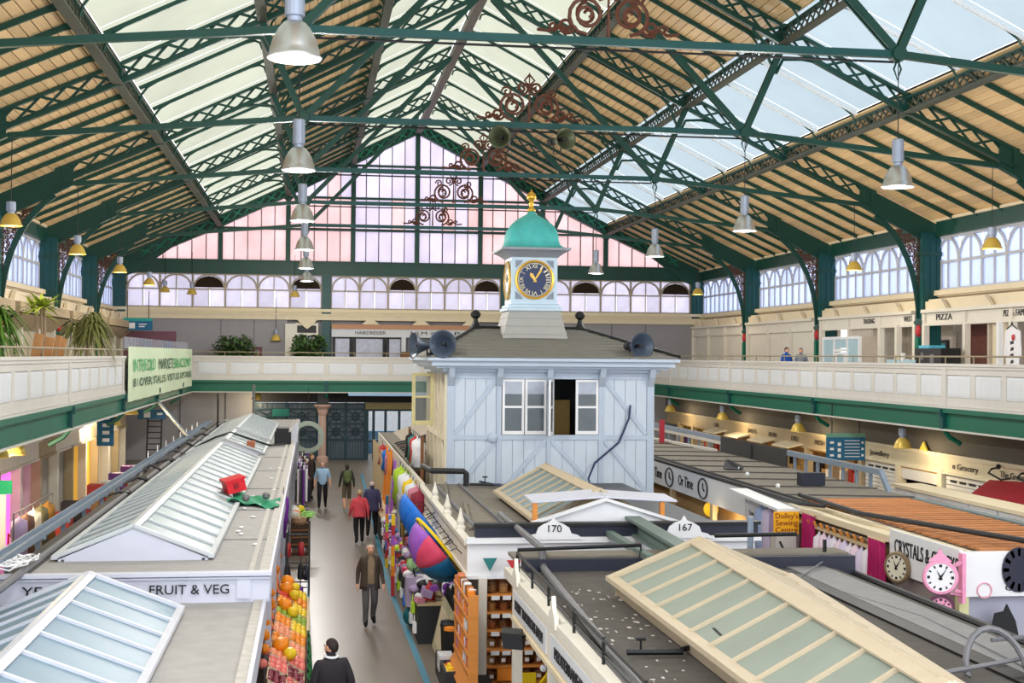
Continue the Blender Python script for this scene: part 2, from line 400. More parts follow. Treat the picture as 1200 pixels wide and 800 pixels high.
# ---- trusses
def scroll(c, r, turns=1.4, a0=0., hand=1, n=18, shrink=.2):
    return [c+Vector((math.cos(a0+hand*2*math.pi*turns*i/n), 0, math.sin(a0+hand*2*math.pi*turns*i/n)))*(r*(1-(1-shrink)*i/n)) for i in range(n+1)]
ORD = ['nearest', 'second', 'third', 'fourth', 'fifth']
def truss(i, first=None):
    y = T[i]
    t = thing('roof_truss', (XC, y, 9.5), '', 'roof truss', 'roof trusses')
    for s in (-1, 1):
        P = lambda d, z: Vector((XC+s*d, y, z))
        # lattice rafter: chords split at the girders
        for (d0, d1) in zip((0.15, 3.6, 7.2, 10.9), (3.6, 7.2, 10.9, 14.2)):
            MB().bar(P(d0, rz(d0)+.04), P(d1, rz(d1)+.04), .16, .09).bar(P(d0, rz(d0)+.11), P(d1, rz(d1)+.11), .03, .1).build('bottom_chord', GREEN, t)
            MB().bar(P(d0, rz(d0)+.54), P(d1, rz(d1)+.54), .14, .09).build('top_chord', GREEN, t)
            n = max(2, round((d1-d0)/.6)); lt = MB()
            for k in range(n):
                a = d0+(d1-d0)*k/n; b = d0+(d1-d0)*(k+1)/n
                lt.bar(P(a, rz(a)+.08)+V(0, -.03, 0), P(b, rz(b)+.52)+V(0, -.03, 0), .03, .075, (0, 0, 1)).bar(P(a, rz(a)+.52)+V(0, .03, 0), P(b, rz(b)+.08)+V(0, .03, 0), .03, .075, (0, 0, 1))
            lt.build('lattice', GREEN, t)
            MB().bar(P(d1, rz(d1)-.02), P(d1, rz(d1)+.6), .16, .2).build('joint_block', GREEN, t)
        # solid web plate over the bracket
        poly = [P(13.7, 11.3), P(13.7, rz(13.7)+.56), P(16.72, rz(16.72)+.5), P(16.72, 10.0), P(16.0, 10.1)]
        MB().prism([p+V(0, -.03, 0) for p in poly], (0, .06, 0)).build('web_plate', GREEN, t)
        MB().bar(P(13.6, 11.33), P(16.02, 10.1), .2, .08).build('plate_flange', GREEN, t)
        # curved bracket and scroll fretwork between plate, curve and column
        cv = []
        for k in range(15):
            u_ = k/14; q0, q1, q2 = (14.3, 10.92), (15.85, 9.78), (15.98, 7.2)
            cv.append(P(*[(1-u_)**2*q0[i]+2*u_*(1-u_)*q1[i]+u_*u_*q2[i] for i in (0, 1)]))
        fb = MB()
        for p, q in zip(cv, cv[1:]): fb.bar(p, q, .2, .07, (0, 1, 0))
        fb.build('bracket_arch', GREEN, t)
        fr = MB(); rnd = random.Random(3)
        def inside(d, z):
            if d > 15.97 or z > 11.3-(d-13.7)*.52-.06: return False
            best = min(range(14), key=lambda k: abs((cv[k].z+cv[k+1].z)/2-z)); m_ = (cv[best]+cv[best+1])/2
            return d > abs(m_.x-XC)+.05
        z = 7.5
        while z < 10.9:
            d = 14.3
            while d < 16:
                if inside(d, z):
                    fr.tube(scroll(Vector((XC+s*d, y, z)), .1, 1.2, rnd.random()*6, rnd.choice((-1, 1)), 8), .024, 4, cap=False)
                    a_ = rnd.random()*3.14; e_ = V(math.cos(a_)*.12, 0, math.sin(a_)*.12); fr.bar(Vector((XC+s*d, y, z))-e_, Vector((XC+s*d, y, z))+e_, .03, .03)
                d += .185
            z += .18
        fr.build('fretwork', RUST, t)
        # tie, struts and nodes
        N = P(6.1, 12.0)
        MB().bar(N, P(13.65, 11.3), .14, .15).build('tie_end', GREEN, t)
        MB().lathe([(.02, -.16), (.15, -.16), (.17, -.08), (.17, .08), (.15, .16), (.02, .16)], 12, M=Matrix.Translation(N) @ Matrix.Rotation(math.pi/2, 4, 'X')).build('tie_node', GREEN, t)
        for q, nm in ((P(.25, 18.1), 'strut'), (P(7.2, 14.5), 'strut')):
            MB().bar(N+V(0, -.07, 0), q+V(0, -.07, 0), .05, .17, (1, 0, 0)).bar(N+V(0, .07, 0), q+V(0, .07, 0), .05, .17, (1, 0, 0)).build(nm, GREEN, t)
        for k in (-1, 1):
            MB().tube([P(7.0, 13.7), P(7.0+k*.2, 14.1), P(7.2+k*.55, 14.35-k*.22), P(7.2+k*.9, 14.5-k*.42)], .05, 5).build('knee_bracket', GREEN, t)
        MB().tube([N+V(0, 0, -.1), N+V(.08, 0, -.3), N+V(0, 0, -.52), N+V(-.08, 0, -.3), N+V(0, 0, -.1)], .022, 4).build('hanger', GREEN, t)
    MB().bar((XC-6.1, y, 12.0), (XC+6.1, y, 12.0), .14, .15).build('tie_beam', GREENL, t)
    MB().tube([(XC-6, y, 11.84), (XC+6, y, 11.84)], .025, 4).build('tie_rod', DARK, t)
    # scroll crest standing on the middle of the tie
    sc = MB(); c = Vector((XC, y, 12.1))
    for s in (-1, 1):
        sc.tube(scroll(c+V(s*.44, 0, .44), .4, 1.9, -math.pi/2, s, 26), .042, 5)
        sc.tube(scroll(c+V(s*.44, 0, .44), .25, 1.2, math.pi/2, -s, 14), .034, 4)
        sc.tube(scroll(c+V(s*.2, 0, .92), .18, 1.5, -math.pi/2, -s), .034, 4)
        sc.tube(scroll(c+V(s*.86, 0, .2), .18, 1.5, 0 if s < 0 else math.pi, s), .034, 4)
        sc.tube(scroll(c+V(s*.62, 0, .82), .15, 1.3, math.pi, s, 12), .03, 4)
        sc.tube([c+V(s*.8, 0, .06), c+V(s*1.0, 0, .2), c+V(s*1.2, 0, .08), c+V(s*1.45, 0, .1)], .034, 4)
        sc.tube(scroll(c+V(s*1.12, 0, .18), .11, 1.2, 0, s, 10), .028, 4)
        sc.tube([c+V(0, 0, 1.0), c+V(s*.14, 0, 1.14), c+V(0, 0, 1.3)], .028, 4)
    sc.tube([c, c+V(0, 0, 1.35)], [.04, .014], 5)
    sc.build('scroll_crest', RUST, t)
    if i: t['label'] = ORD[i-1]+' green lattice roof truss from the viewer, tied across above the market'
    return t
TR = truss(1)
for i in (2, 3, 4, 5):
    dup(TR, (XC, T[i], 9.5), 0, ORD[i-1]+' green lattice roof truss from the viewer, tied across above the market')
dup(TR, (XC, T[0], 9.5), 0, 'green lattice roof truss just overhead, nearest of all')
TR['label'] = 'first green lattice roof truss wholly in view, its tie topped by a rusty scroll crest'
# ---- columns along both side walls, wall plates, clerestory windows, cornices
def fluted(x0, x1, y0, y1, z0, z1, b, n=3):
    b.box(x0, x1, y0, y1, z0, z1)
    w = (x1-x0)/n
    for i in range(n): b.box(x0+w*i+w*.2, x0+w*i+w*.8, y0-.025, y0, z0+.3, z1-.2)
    return b
PANEW = frosted('clerestory_glass', (205, 211, 230), .5, .05, 1.0, .05)
PANEF = frosted('far_clerestory_glass', (210, 206, 216), .42, .08, 1.2, .08)
BROWNG = frosted('brown_lunette_glass', (96, 84, 70), .2, .1, 2, .1)
GREYW = mat('grey_white_window_bar', (186, 188, 196), .5, 0, .06, 4)
TANW = mat('tan_window_bar', (168, 156, 138), .55, 0, .06, 4)
REDM = mat('red_painted_boss', (190, 48, 52), .5)
for s, xw in ((-1, XL), (1, XR)):
    for i in range(1, 7):
        y = T[i]; a, b = (xw, xw+.72) if s < 0 else (xw-.72, xw)
        c = anchor('iron_column', ((a+b)/2, y, ZG))
        fluted(a, b, y-.28, y+.28, ZG, 10.3, MB()).build('shaft', GREENL, c)
        MB().box(a-.06, b+.06, y-.34, y+.34, 9.45, 9.6).box(a-.05, b+.05, y-.33, y+.33, 7.0, 7.12).build('band', GREEN, c)
        xi = a if s > 0 else b
        MB().box(xi-.1, xi+.1, y-.12, y+.12, ZG, 6.5).build('pilaster_strip', GREENB, c)
        MB().ball((xi-s*.02, y-.05, 6.75), .17, 8, 6, .8, .8, 1.3).build('boss', REDM, c)
    for i in range(0, 6):
        ya, yb = T[i]+.3, T[i+1]-.3
        wn = anchor('window_%d' % (i+1+(10 if s > 0 else 0)), (xw, ya, 8.2))
        n = 6; st = BAY/6; z0, z1, zt = 8.2, 10.12, 9.22
        fr = MB()
        fr.box(xw-.07, xw+.07, ya, yb, z0, z0+.08).box(xw-.07, xw+.07, ya, yb, z1-.06, z1+.05).box(xw-.06, xw+.06, ya, yb, zt-.045, zt+.045)
        for k in range(n+1):
            y = T[i]+k*st
            if k in (0, 6): y = ya+.04 if k == 0 else yb-.04
            fr.box(xw-.06, xw+.06, y-.06, y+.06, z0, zt+.1)
        fr.build('frame', GREYW, wn)
        bars = MB()
        for k in range(n): 
            y = T[i]+(k+.5)*st; bars.box(xw-.04, xw+.04, y-.045, y+.045, z0, z1)
        bars.build('glazing_bar', GREYW, wn)
        ap = None; pp = None; pu = None
        for k in range(n):
            yc = T[i]+(k+.5)*st
            if ap is None:
                ar = MB(); pts = []
                for q in range(0, 13):     # gothic-ish round arch
                    t = math.pi*q/12
                    pts.append(Vector((xw, yc-math.cos(t)*(st/2-.03), zt+math.sin(t)*.84)))
                for p, q in zip(pts, pts[1:]): ar.bar(p, q, .1, .1, (1, 0, 0))
                ap = ar.build('arch_bar', GREYW, wn)
                pp = MB().box(xw-.008, xw+.008, yc-st/2+.05, yc-.04, z0+.07, zt-.04).build('pane', PANEW, wn)
                pu = MB().box(xw-.008, xw+.008, yc-st/2+.05, yc+st/2-.05, zt+.04, z1-.05).build('pane', PANEW, wn)
                y00 = yc
                copyo(pp, wn, pp.location+V(0, st/2, 0))
            else:
                d = V(0, yc-y00, 0)
                copyo(ap, wn, ap.location+d); copyo(pp, wn, pp.location+d); copyo(pp, wn, pp.location+d+V(0, st/2, 0)); copyo(pu, wn, pu.location+d)
        # wall plate and cornice
        xa, xb = (xw-.1, xw+.22) if s < 0 else (xw-.22, xw+.1)
        rb = anchor('roof_beam', (xw, ya, 10.15))
        MB().box(xa, xb, ya, yb, 10.17, 10.68).box(xa-.04, xb+.04, ya, yb, 10.15, 10.22).build('wall_plate', GREEN, rb)
        MB().box(xa-.1, xb+.1, ya, yb, 10.68, 10.78).build('board_end_fillet', CREAM, rb)
        tm = anchor('trim_%d' % (i+1+(10 if s > 0 else 0)), (xw, ya, 7.5))
        e = -s
        MB().box(min(xw, xw+e*.3), max(xw, xw+e*.3), ya, yb, 8.02, 8.2).box(min(xw, xw+e*.18), max(xw, xw+e*.18), ya, yb, 7.98, 8.02).build('window_sill', CREAM, tm)
        MB().box(min(xw, xw+e*.1), max(xw, xw+e*.1), ya, yb, 7.8, 7.98).build('recess', mat('tan_recess', (150, 132, 106), .7), tm)  # shade of the gap under the sill put into a darker tan
        MB().box(min(xw, xw+e*.62), max(xw, xw+e*.62), ya-.1, yb+.1, 7.5, 7.8).box(min(xw, xw+e*.5), max(xw, xw+e*.5), ya, yb, 7.8, 7.88).build('cornice', CREAM, tm)
        tp = None
        for k in range(3):
            yy = ya+1.6+k*3.15
            if tp is None:
                x1 = xw+e*.66
                tp = MB().prism([(x1, yy-.5, 7.4), (x1, yy+.5, 7.4), (x1, yy+.3, 7.6), (x1, yy, 7.85), (x1, yy-.3, 7.6)], (e*.15, 0, 0)).build('pediment_block', CREAM, tm); y00 = yy
            else: copyo(tp, tm, tp.location+V(0, yy-y00, 0))
# outer wall panels below and beside the clerestory (gallery level)
struct(MB().box(XL-.25, XL-.1, Y0, YF, 4.0, 7.9).build('wall_left', CREAMW))
struct(MB().box(XR+.1, XR+.25, Y0, T[2]+.3, 4.0, 7.9).box(XR+.1, XR+.25, T[4]-.3, YF, 4.0, 7.9).box(XR+.1, XR+.25, T[2]+.3, T[4]-.3, 7.0, 7.9).box(XR+1.5, XR+1.6, T[2], T[4], 4.0, 7.2).box(XR, XR+1.6, T[2], T[4], 7.1, 7.2).build('wall_right', CREAMW))
# ---- far wall: beam, clerestory, gable glazing
fb = anchor('roof_beam', (XC, YF, 10.15))
MB().box(XL, XR, YF-.12, YF+.12, 10.15, 10.92).box(XL, XR, YF-.2, YF+.2, 10.86, 10.93).box(XL, XR, YF-.2, YF+.2, 10.13, 10.2).build('gable_beam', GREEN, fb)
FCOL = [XL+.5, .75, 10.85, XR-.5]
for x in FCOL[1:3]:
    c = anchor('iron_column', (x, YF, ZG))
    fluted(x-.25, x+.25, YF-.3, YF+.1, ZG, 10.2, MB(), 2).build('shaft', GREENL, c)
wi = 30; k0 = 0
for xa, xb in zip(FCOL, FCOL[1:]):
    xa += .25; xb -= .25; wn = anchor('window_%d' % wi, (xa, YF, 8.2)); wi += 1
    z0, z1, zt = 8.26, 10.15, 9.27; n = round((xb-xa)/1.68); st = (xb-xa)/n
    fr = MB().box(xa, xb, YF-.06, YF+.06, z0-.05, z0+.06).box(xa, xb, YF-.05, YF+.05, zt-.035, zt+.035).box(xa, xb, YF-.06, YF+.06, z1-.08, z1)
    for k in range(n+1): fr.box(xa+k*st-.055, xa+k*st+.055, YF-.06, YF+.06, z0, z1-.05)
    for k in range(n): fr.box(xa+(k+.5)*st-.025, xa+(k+.5)*st+.025, YF-.05, YF+.05, z0, z1-.1)
    fr.build('frame', TANW, wn); ap = None
    for k in range(n):
        xc = xa+(k+.5)*st
        if ap is None:
            ar = MB(); pts = [Vector((xc-math.cos(math.pi*q/12)*(st/2-.06), YF-.02, zt+.08+math.sin(math.pi*q/12)*.72)) for q in range(13)]
            for p, q in zip(pts, pts[1:]): ar.bar(p, q, .09, .1, (0, 1, 0))
            ap = ar.build('arch_bar', TANW, wn); x00 = xc
            pl = MB().box(xc-st/2+.05, xc-.03, YF-.01, YF+.01, z0+.05, zt-.03).build('pane', PANEF, wn)
            pu = MB().box(xc-st/2+.05, xc+st/2-.05, YF-.01, YF+.01, zt+.03, z1-.06).build('pane', PANEF, wn)
            copyo(pl, wn, pl.location+V(st/2, 0, 0))
        else:
            d = V(xc-x00, 0, 0); copyo(ap, wn, ap.location+d); copyo(pl, wn, pl.location+d); copyo(pl, wn, pl.location+d+V(st/2, 0, 0)); copyo(pu, wn, pu.location+d)
        if (k0+k) % 3 == 2:
            MB().prism([Vector((xc-math.cos(math.pi*q/10)*(st/2-.1), YF-.05, zt+.1+math.sin(math.pi*q/10)*.62)) for q in range(11)], (0, .03, 0)).build('lunette', BROWNG, wn)
    k0 += n
tm = anchor('trim_30', (XC, YF, 7.5))
MB().box(XL, XR, YF-.35, YF+.1, 8.08, 8.24).box(XL, XR, YF-.25, YF+.1, 7.98, 8.08).build('window_sill', CREAM, tm)
MB().box(XL, XR, YF-.6, YF+.1, 7.62, 7.92).box(XL, XR, YF-.7, YF+.1, 7.88, 7.96).build('cornice', CREAM, tm)
wf = struct(MB().box(XL-.2, XR+.2, YF+.1, YF+.25, ZG-.6, 8.1).build('wall_far', mat('grey_far_wall', (150, 148, 152), .6, 0, .05, 2)))
# gable: mullions, transoms, panes following the roof slope
PINK = frosted('pink_gable_glass', (224, 202, 202), .5, .08, .7, .05); PALE = frosted('pale_gable_glass', (216, 209, 220), .5, .06, .7, .05)
gb = anchor('window_40', (XC, YF, 10.9))
def gz(x): return rz(abs(x-XC))
mul = [XC+s*d for s, d in ((-1, 10.9), (-1, 7.2), (-1, 3.6), (1, 0), (1, 3.6), (1, 7.2), (1, 10.9))]
for x in mul: MB().box(x-.13, x+.13, YF-.14, YF+.1, 10.9, gz(x)+.3).lathe([(.0, -.02), (.26, -.02), (.26, .02), (0, .02)], 4, M=Matrix.Translation((x, YF-.15, min(gz(x)-.1, 16.3))) @ Matrix.Rotation(math.pi/2, 4, 'X')).build('mullion', GREEN, gb)
for z in (12.7, 14.5, 16.35):
    h = [d for d in [XC+dd*.05 for dd in range(0, 400)] if gz(d) > z]
    xe = max(h)-XC
    MB().box(XC-xe, XC+xe, YF-.1, YF+.1, z-.06, z+.06).build('transom', GREEN, gb)
xs = []
for a, b in zip([XL+1.9]+mul, mul+[XR-1.9]):
    n = max(1, round((b-a)/.74)); xs += [a+(b-a)*k/n for k in range(n)]
xs.append(XR-1.9)
br = MB()
for a, b in zip(xs, xs[1:]):
    if not any(abs(a-m) < .05 for m in mul): br.box(a-.025, a+.025, YF-.05, YF+.03, 10.9, gz(a))
    for za, zb in ((10.9, 12.7), (12.7, 14.5), (14.5, 16.35), (16.35, 18.3)):
        ta, tb = min(gz(a), zb), min(gz(b), zb)
        if max(ta, tb) <= za+.05: continue
        ta, tb = max(ta, za), max(tb, za)
        cx = (a+b)/2-XC; pinky = (abs(cx+1.0) > 3.6 and random.random() < .88) or random.random() < .18
        if zb > 14.6 and random.random() < .5: pinky = False
        MB().prism([(a+.02, YF-.005, za), (b-.02, YF-.005, za), (b-.02, YF-.005, tb), (a+.02, YF-.005, ta)], (0, .01, 0)).build('pane', PINK if pinky else PALE, gb)
br.build('glazing_bar', PURL, gb)
# gable lattice rafters
for s in (-1, 1):
    g = anchor('roof_beam', (XC, YF-.3, 10))
    P = lambda d, z: Vector((XC+s*d, YF-.3, z))
    m = MB(); lt = MB()
    for d0, d1 in zip((0, 3.6, 7.2, 10.9), (3.6, 7.2, 10.9, 15.2)):
        m.bar(P(d0, rz(d0)+.05), P(d1, rz(d1)+.05), .3, .12).bar(P(d0, rz(d0)+.62), P(d1, rz(d1)+.62), .2, .1)
        n = 6
        for k in range(n):
            a = d0+(d1-d0)*k/n; b = d0+(d1-d0)*(k+1)/n
            lt.bar(P(a, rz(a)+.08), P(b, rz(b)+.6), .04, .09).bar(P(a, rz(a)+.6), P(b, rz(b)+.08), .04, .09)
        MB().prism([P(d0, rz(d0))+V(0, .28, 0), P(d1, rz(d1))+V(0, .28, 0), P(d1, rz(d1)+.75)+V(0, .28, 0), P(d0, rz(d0)+.75)+V(0, .28, 0)], (0, .04, 0)).build('web_plate', GREEN, g)
    m.build('chord', GREEN, g); lt.build('lattice', GREENB, g)
    MB().prism([P(13.4, rz(13.4)), P(13.4, rz(13.4)+.7), P(16.72, 10.7), P(16.72, 9.6), P(15.4, 10.15)], (0, .1, 0)).build('web_plate', GREEN, g)
# street wall beyond the far door, its near-white colour stands for daylight outside
struct(MB().box(XL, XR, YF+8, YF+8.2, -.2, 4.4).build('wall_back', mat('bright_street_wall', (232, 238, 244), .7)))
# ---------------------------------------------------------------- galleries
SOFF = mat('gallery_soffit', (50, 48, 46), .8, 0, .1, 2)
GFLR = mat('gallery_floor', (150, 140, 128), .6, 0, .1, 2)
def gallery(name, ax, fixed, back, a0, a1, marks, inward):
    """ax 'y': runs along y at x=fixed; ax 'x': runs along x at y=fixed. inward = direction facing the hall"""
    def B(m, u0, u1, w0, w1, z0, z1):        # u along the run, w across (0 at the front face, + towards the back)
        f0, f1 = sorted((fixed-inward*w0, fixed-inward*w1))
        return m.box(f0, f1, u0, u1, z0, z1) if ax == 'y' else m.box(u0, u1, f0, f1, z0, z1)
    at = lambda u, w, z: Vector((fixed-inward*w, u, z)) if ax == 'y' else Vector((u, fixed-inward*w, z))
    g = anchor(name, at(a0, 0, ZG-.7))
    dep = abs(back-fixed)
    B(MB(), a0, a1, .1, dep, 4.22, ZG).build('floor_slab', GFLR, g)
    B(MB(), a0, a1, .15, dep, 4.16, 4.215).build('soffit', SOFF, g)
    B(B(B(MB(), a0, a1, .02, .12, 3.74, 4.34), a0, a1, -.1, .22, 4.2, 4.33), a0, a1, -.05, .3, 3.7, 3.77).build('girder', GREENG, g)
    B(MB(), a0, a1, -.09, -.05, 3.69, 3.74).build('girder_edge', PARA, g)
    # parapet: core, stiles, cap and plinth mouldings, panels set back between the stiles
    B(MB(), a0, a1, .05, .12, ZP0, ZP1-.05).build('core', PARA, g)
    m = MB()
    B(m, a0, a1, -.06, .16, ZP1-.08, ZP1); B(m, a0, a1, -.03, .1, ZP1-.16, ZP1-.08); B(m, a0, a1, 0, .06, ZP1-.32, ZP1-.16)
    B(m, a0, a1, 0, .06, ZP0+.02, ZP0+.32); B(m, a0, a1, -.05, .1, ZP0-.02, ZP0+.07); B(m, a0, a1, -.025, .1, ZP0+.07, ZP0+.12)
    m.build('moulding', PARA, g)
    st = BAY/6; proto = None; sp = None
    k = math.floor((a0-marks)/st)
    while marks+k*st < a1-.3:
        u = marks+k*st; k += 1
        if u+st < a0+.4: continue
        ua, ub = max(u+.12, a0+.08), min(u+st-.12, a1-.08)
        full = ub-ua > st-.3
        if full and proto is not None:
            c = copyo(proto, g, proto.location+(at(u, 0, 0)-at(u0, 0, 0))); copyo(sp, g, sp.location+(at(u, 0, 0)-at(u0, 0, 0)))
        else:
            p = B(B(MB(), ua, ub, .025, .05, ZP0+.34, ZP1-.34), ua+.05, ub-.05, .012, .05, ZP0+.39, ZP1-.39).build('panel', PARAP, g)
            s_ = B(MB(), ub, ub+.24, 0, .06, ZP0+.3, ZP1-.3).build('stile', PARA, g)
            if full: proto, sp, u0 = p, s_, u
    k = math.floor((a0-marks)/BAY)
    while marks+k*BAY < a1:
        u = marks+k*BAY; k += 1
        if u < a0: continue
        B(B(MB(), u-.14, u+.14, -.035, .1, ZP0, ZP1-.1), u-.18, u+.18, -.06, .1, ZP0+.0, ZP0+.12).build('pilaster', PARA, g)
        B(B(MB(), u-.1, u+.1, -.1, .1, 3.74, 4.3), u-.06, u+.06, -.16, .1, 4.1, 4.3).build('girder_bracket', GREENL, g)
        MB().tube([at(u, -.04, 3.74), at(u, .15, 3.5), at(u, .5, 3.3)], .07, 5).build('corbel', GREENB, g)
    # hand rail on standards
    m = MB().tube([at(a0, .05, 5.8), at(a1, .05, 5.8)], .028, 6)
    n = int((a1-a0)/1.683)
    for i in range(n+1):
        u = a0+.05+i*1.683
        if u < a1: m.tube([at(u, .05, ZP1-.02), at(u, .05, 5.8)], .02, 5)
    m.build('hand_rail', mat('tan_hand_rail', (150, 138, 112), .5, .2, .1, 4), g)
    return g
gallery('balcony_right', 'y', GXR, XR, Y0, GYF, T[2], -1)
gallery('balcony_left', 'y', GXL, XL, Y0, GYF, T[2], 1)
gallery('balcony_far', 'x', GYF, YF, GXL, GXR, .75, -1)
# ---------------------------------------------------------------- shop fronts along the right gallery
def fascia(x, y0, y1, e, npil=3, zt=7.5, zb=6.98, name='shop_front', m=CREAMW):
    r = anchor('trim_50', (x, y0, ZG))
    MB().box(min(x, x+e*.12), max(x, x+e*.12), y0, y1, zb, zt-.1).box(min(x, x+e*.3), max(x, x+e*.3), y0, y1, zt-.12, zt).box(min(x, x+e*.18), max(x, x+e*.18), y0, y1, zb-.06, zb+.04).build('fascia', m, r)
    for k in range(npil+1):
        y = y0+(y1-y0)*k/npil
        MB().box(min(x, x+e*.2), max(x, x+e*.2), y-.1, y+.1, ZG, zt-.14).box(min(x, x+e*.26), max(x, x+e*.26), y-.13, y+.13, ZG, ZG+.3).build('pilaster', m, r)
    return r
XF = XR-.55
for i in range(0, 6):
    ya, yb = T[i]+.4, T[i+1]-.4
    r = fascia(XF, ya, yb, -1)
    if i in (4, 5, 0, 1):
        for k in range(3):
            a, b = ya+(yb-ya)*k/3+.13, ya+(yb-ya)*(k+1)/3-.13
            MB().box(XF-.04, XF+.06, a, b, ZG, 6.92).box(XF-.07, XF-.04, a+.12, b-.12, ZG+.15, 6.8).build('panel', CREAMW, r)
    r2 = fascia(XL+.5, ya, yb, 1)
    for k in range(3):
        a, b = ya+(yb-ya)*k/3+.13, ya+(yb-ya)*(k+1)/3-.13
        MB().box(XL+.44, XL+.54, a, b, ZG, 6.92).build('panel', mat('beige_shutter', (190, 176, 150), .6), r2)
    MB().box(XL+.5, XL+1.25, ya, yb, 7.0, 7.4).prism([(XL+1.25, ya, 7.0), (XL+1.25, yb, 7.0), (XL+.6, yb, 6.5), (XL+.6, ya, 6.5)], (0, 0, .05)).build('canopy', mat('stone_canopy', (178, 160, 130), .7, 0, .2, 5), r2)
# alcove with the framed picture, T3..T4
r = anchor('wall_alcove', (XF, 50, ZG))
ALC = mat('beige_alcove', (196, 184, 170), .6)
MB().box(XF+1.4, XF+1.5, T[3]+.5, T[4]-.4, ZG, 7).box(XF, XF+1.6, 51.4, 51.5, ZG, 7).box(XF-.02, XF+.06, 51.5, 53.4, ZG, 6.95).build('panel', ALC, r)
pc = thing('framed_picture', (XF+1.3, 48.9, 5.3), 'black framed landscape picture hanging in the gallery shop alcove', 'picture')
MB().box(XF+1.3, XF+1.38, 47.7, 50.6, 4.95, 6.45).build('frame', BLACK, pc)
MB().box(XF+1.28, XF+1.3, 47.82, 50.48, 5.07, 6.33).build('canvas', mat('sea_picture', (60, 130, 132), .6, 0, .6, 1.6), pc)
for k, yy in enumerate((48.6,)):
    MB().box(XF-.3, XF-.1, yy-.1, yy+.1, ZG, 7).build('post', CREAMW, r)
kd = thing('glazed_kiosk_door', (21.2, 53.0, ZG), 'white framed pale blue glazed door beside a green gallery column', 'door')
SKYG = mat('pale_blue_glass', (176, 206, 218), .25, 0, .06, 2)
m = MB()
for y in (50.9, 52.1, 53.5, 54.7): m.box(21.15, 21.25, y-.07, y+.07, ZG, 6.6)
m.box(21.15, 21.25, 50.9, 54.7, 6.5, 6.62).box(21.15, 21.25, 52.1, 53.5, 6.0, 6.12); m.build('frame', WHITE, kd)
MB().box(21.19, 21.21, 51, 52.05, ZG, 6.5).build('pane', SKYG, kd); MB().box(21.19, 21.21, 53.55, 54.65, ZG, 6.5).build('pane', SKYG, kd)
MB().box(21.17, 21.23, 52.18, 53.42, ZG, 5.98).build('door_leaf', WHITE, kd)
MB().box(21.15, 21.17, 52.5, 53.1, ZG+.3, 5.9).build('pane', SKYG, kd); MB().box(21.19, 21.21, 52.2, 53.4, 6.14, 6.5).build('pane', SKYG, kd)
MB().box(21.25, 22.3, 50.85, 50.95, ZG, 6.6).build('side_panel', ALC, kd)
# pizza counter bay, T2..T3
r = anchor('wall_pizza', (XF, 40, ZG))
BRICKW = mat('dark_red_shop_wall', (112, 66, 56), .7, 0, .2, 4)
MB().box(XF+1.6, XF+1.7, T[2]+.4, T[3]-.4, ZG, 7).build('panel', BRICKW, r)
MB().box(XF, XF+1.8, 42.05, 42.15, ZG, 7).build('panel', ALC, r)
MB().box(XF+.1, XF+.2, 41.1, 42.0, ZG, 6.9).build('panel', CREAM, r)
text('PIZZA', .3, (XF-.14, 45.0, 7.2), (0, -1, 0), (0, 0, 1), INK, r, width=1.2)
text('PIZZA FAMIGLIA', .3, (XF-.14, 39.9, 7.2), (0, -1, 0), (0, 0, 1), INK, r, width=1.9)
text('TRADING', .28, (XF-.14, 51.5, 7.2), (0, -1, 0), (0, 0, 1), INK, r, width=1.1)
text('WEST', .28, (XF-.14, 47.9, 7.2), (0, -1, 0), (0, 0, 1), INK, r, width=.7)
ns = thing('neon_sign', (XF+.9, 43.0, 6.2), 'orange neon word glowing inside the pizza shop', 'sign')
text('Delicious', .34, (XF+.9, 42.75, 6.22), (0, -1, 0), (0, 0, 1), mat('orange_neon', (255, 150, 20), .5, 0, 0, 1, 0, None, 3), ns, width=1.5)
cm = thing('coffee_machine', (XF-.9, 44.1, 5.5), 'boxy black coffee machine on the pizza shop counter', 'machine')
MB().box(XF-1.2, XF-.5, 43.0, 45.0, 5.45, 6.1).build('body', BLACK, cm)
MB().box(XF-1.2, XF-.6, 43.9, 44.7, 6.1, 6.2).build('cup_tray', mat('cyan_glow_tray', (90, 190, 220), .4), cm)
MB().box(XF-1.22, XF-1.2, 43.5, 43.8, 5.6, 5.9).box(XF-1.22, XF-1.2, 44.3, 44.5, 5.7, 5.95).build('control_panel', PIPE, cm)
ct = thing('shop_counter', (XF-.9, 44.6, ZG), 'white glazed counter in front of the pizza shop, green column behind', 'counter')
MB().box(XF-1.25, XF-.45, 42.6, 47.4, ZG, 5.35).build('body', WHITE, ct); MB().box(XF-1.35, XF-.4, 42.5, 47.5, 5.35, 5.42).build('worktop', CREAMW, ct)
MB().box(XF-1.27, XF-1.25, 46.0, 47.2, 5.0, 5.7).box(XF-1.27, XF-1.25, 44.8, 45.8, 5.0, 5.7).build('pane', SKYG, ct)
for k, (y, h, c) in enumerate(((46.6, .5, WHITE), (46.2, .28, WHITE), (46.95, .32, PINE))):
    tag(MB().lathe([(.09, 0), (.09, h), (.07, h+.02)], 8, c=(XF-.9, y, 5.42)).build('cup_stack', c),
        ['tall white stack of paper cups on the pizza counter', 'short white cup beside the cup stack on the pizza counter', 'wooden pepper mill on the pizza counter'][k], 'cup')
TSH = mat('white_tshirt', (238, 238, 244), .8, 0, .03)
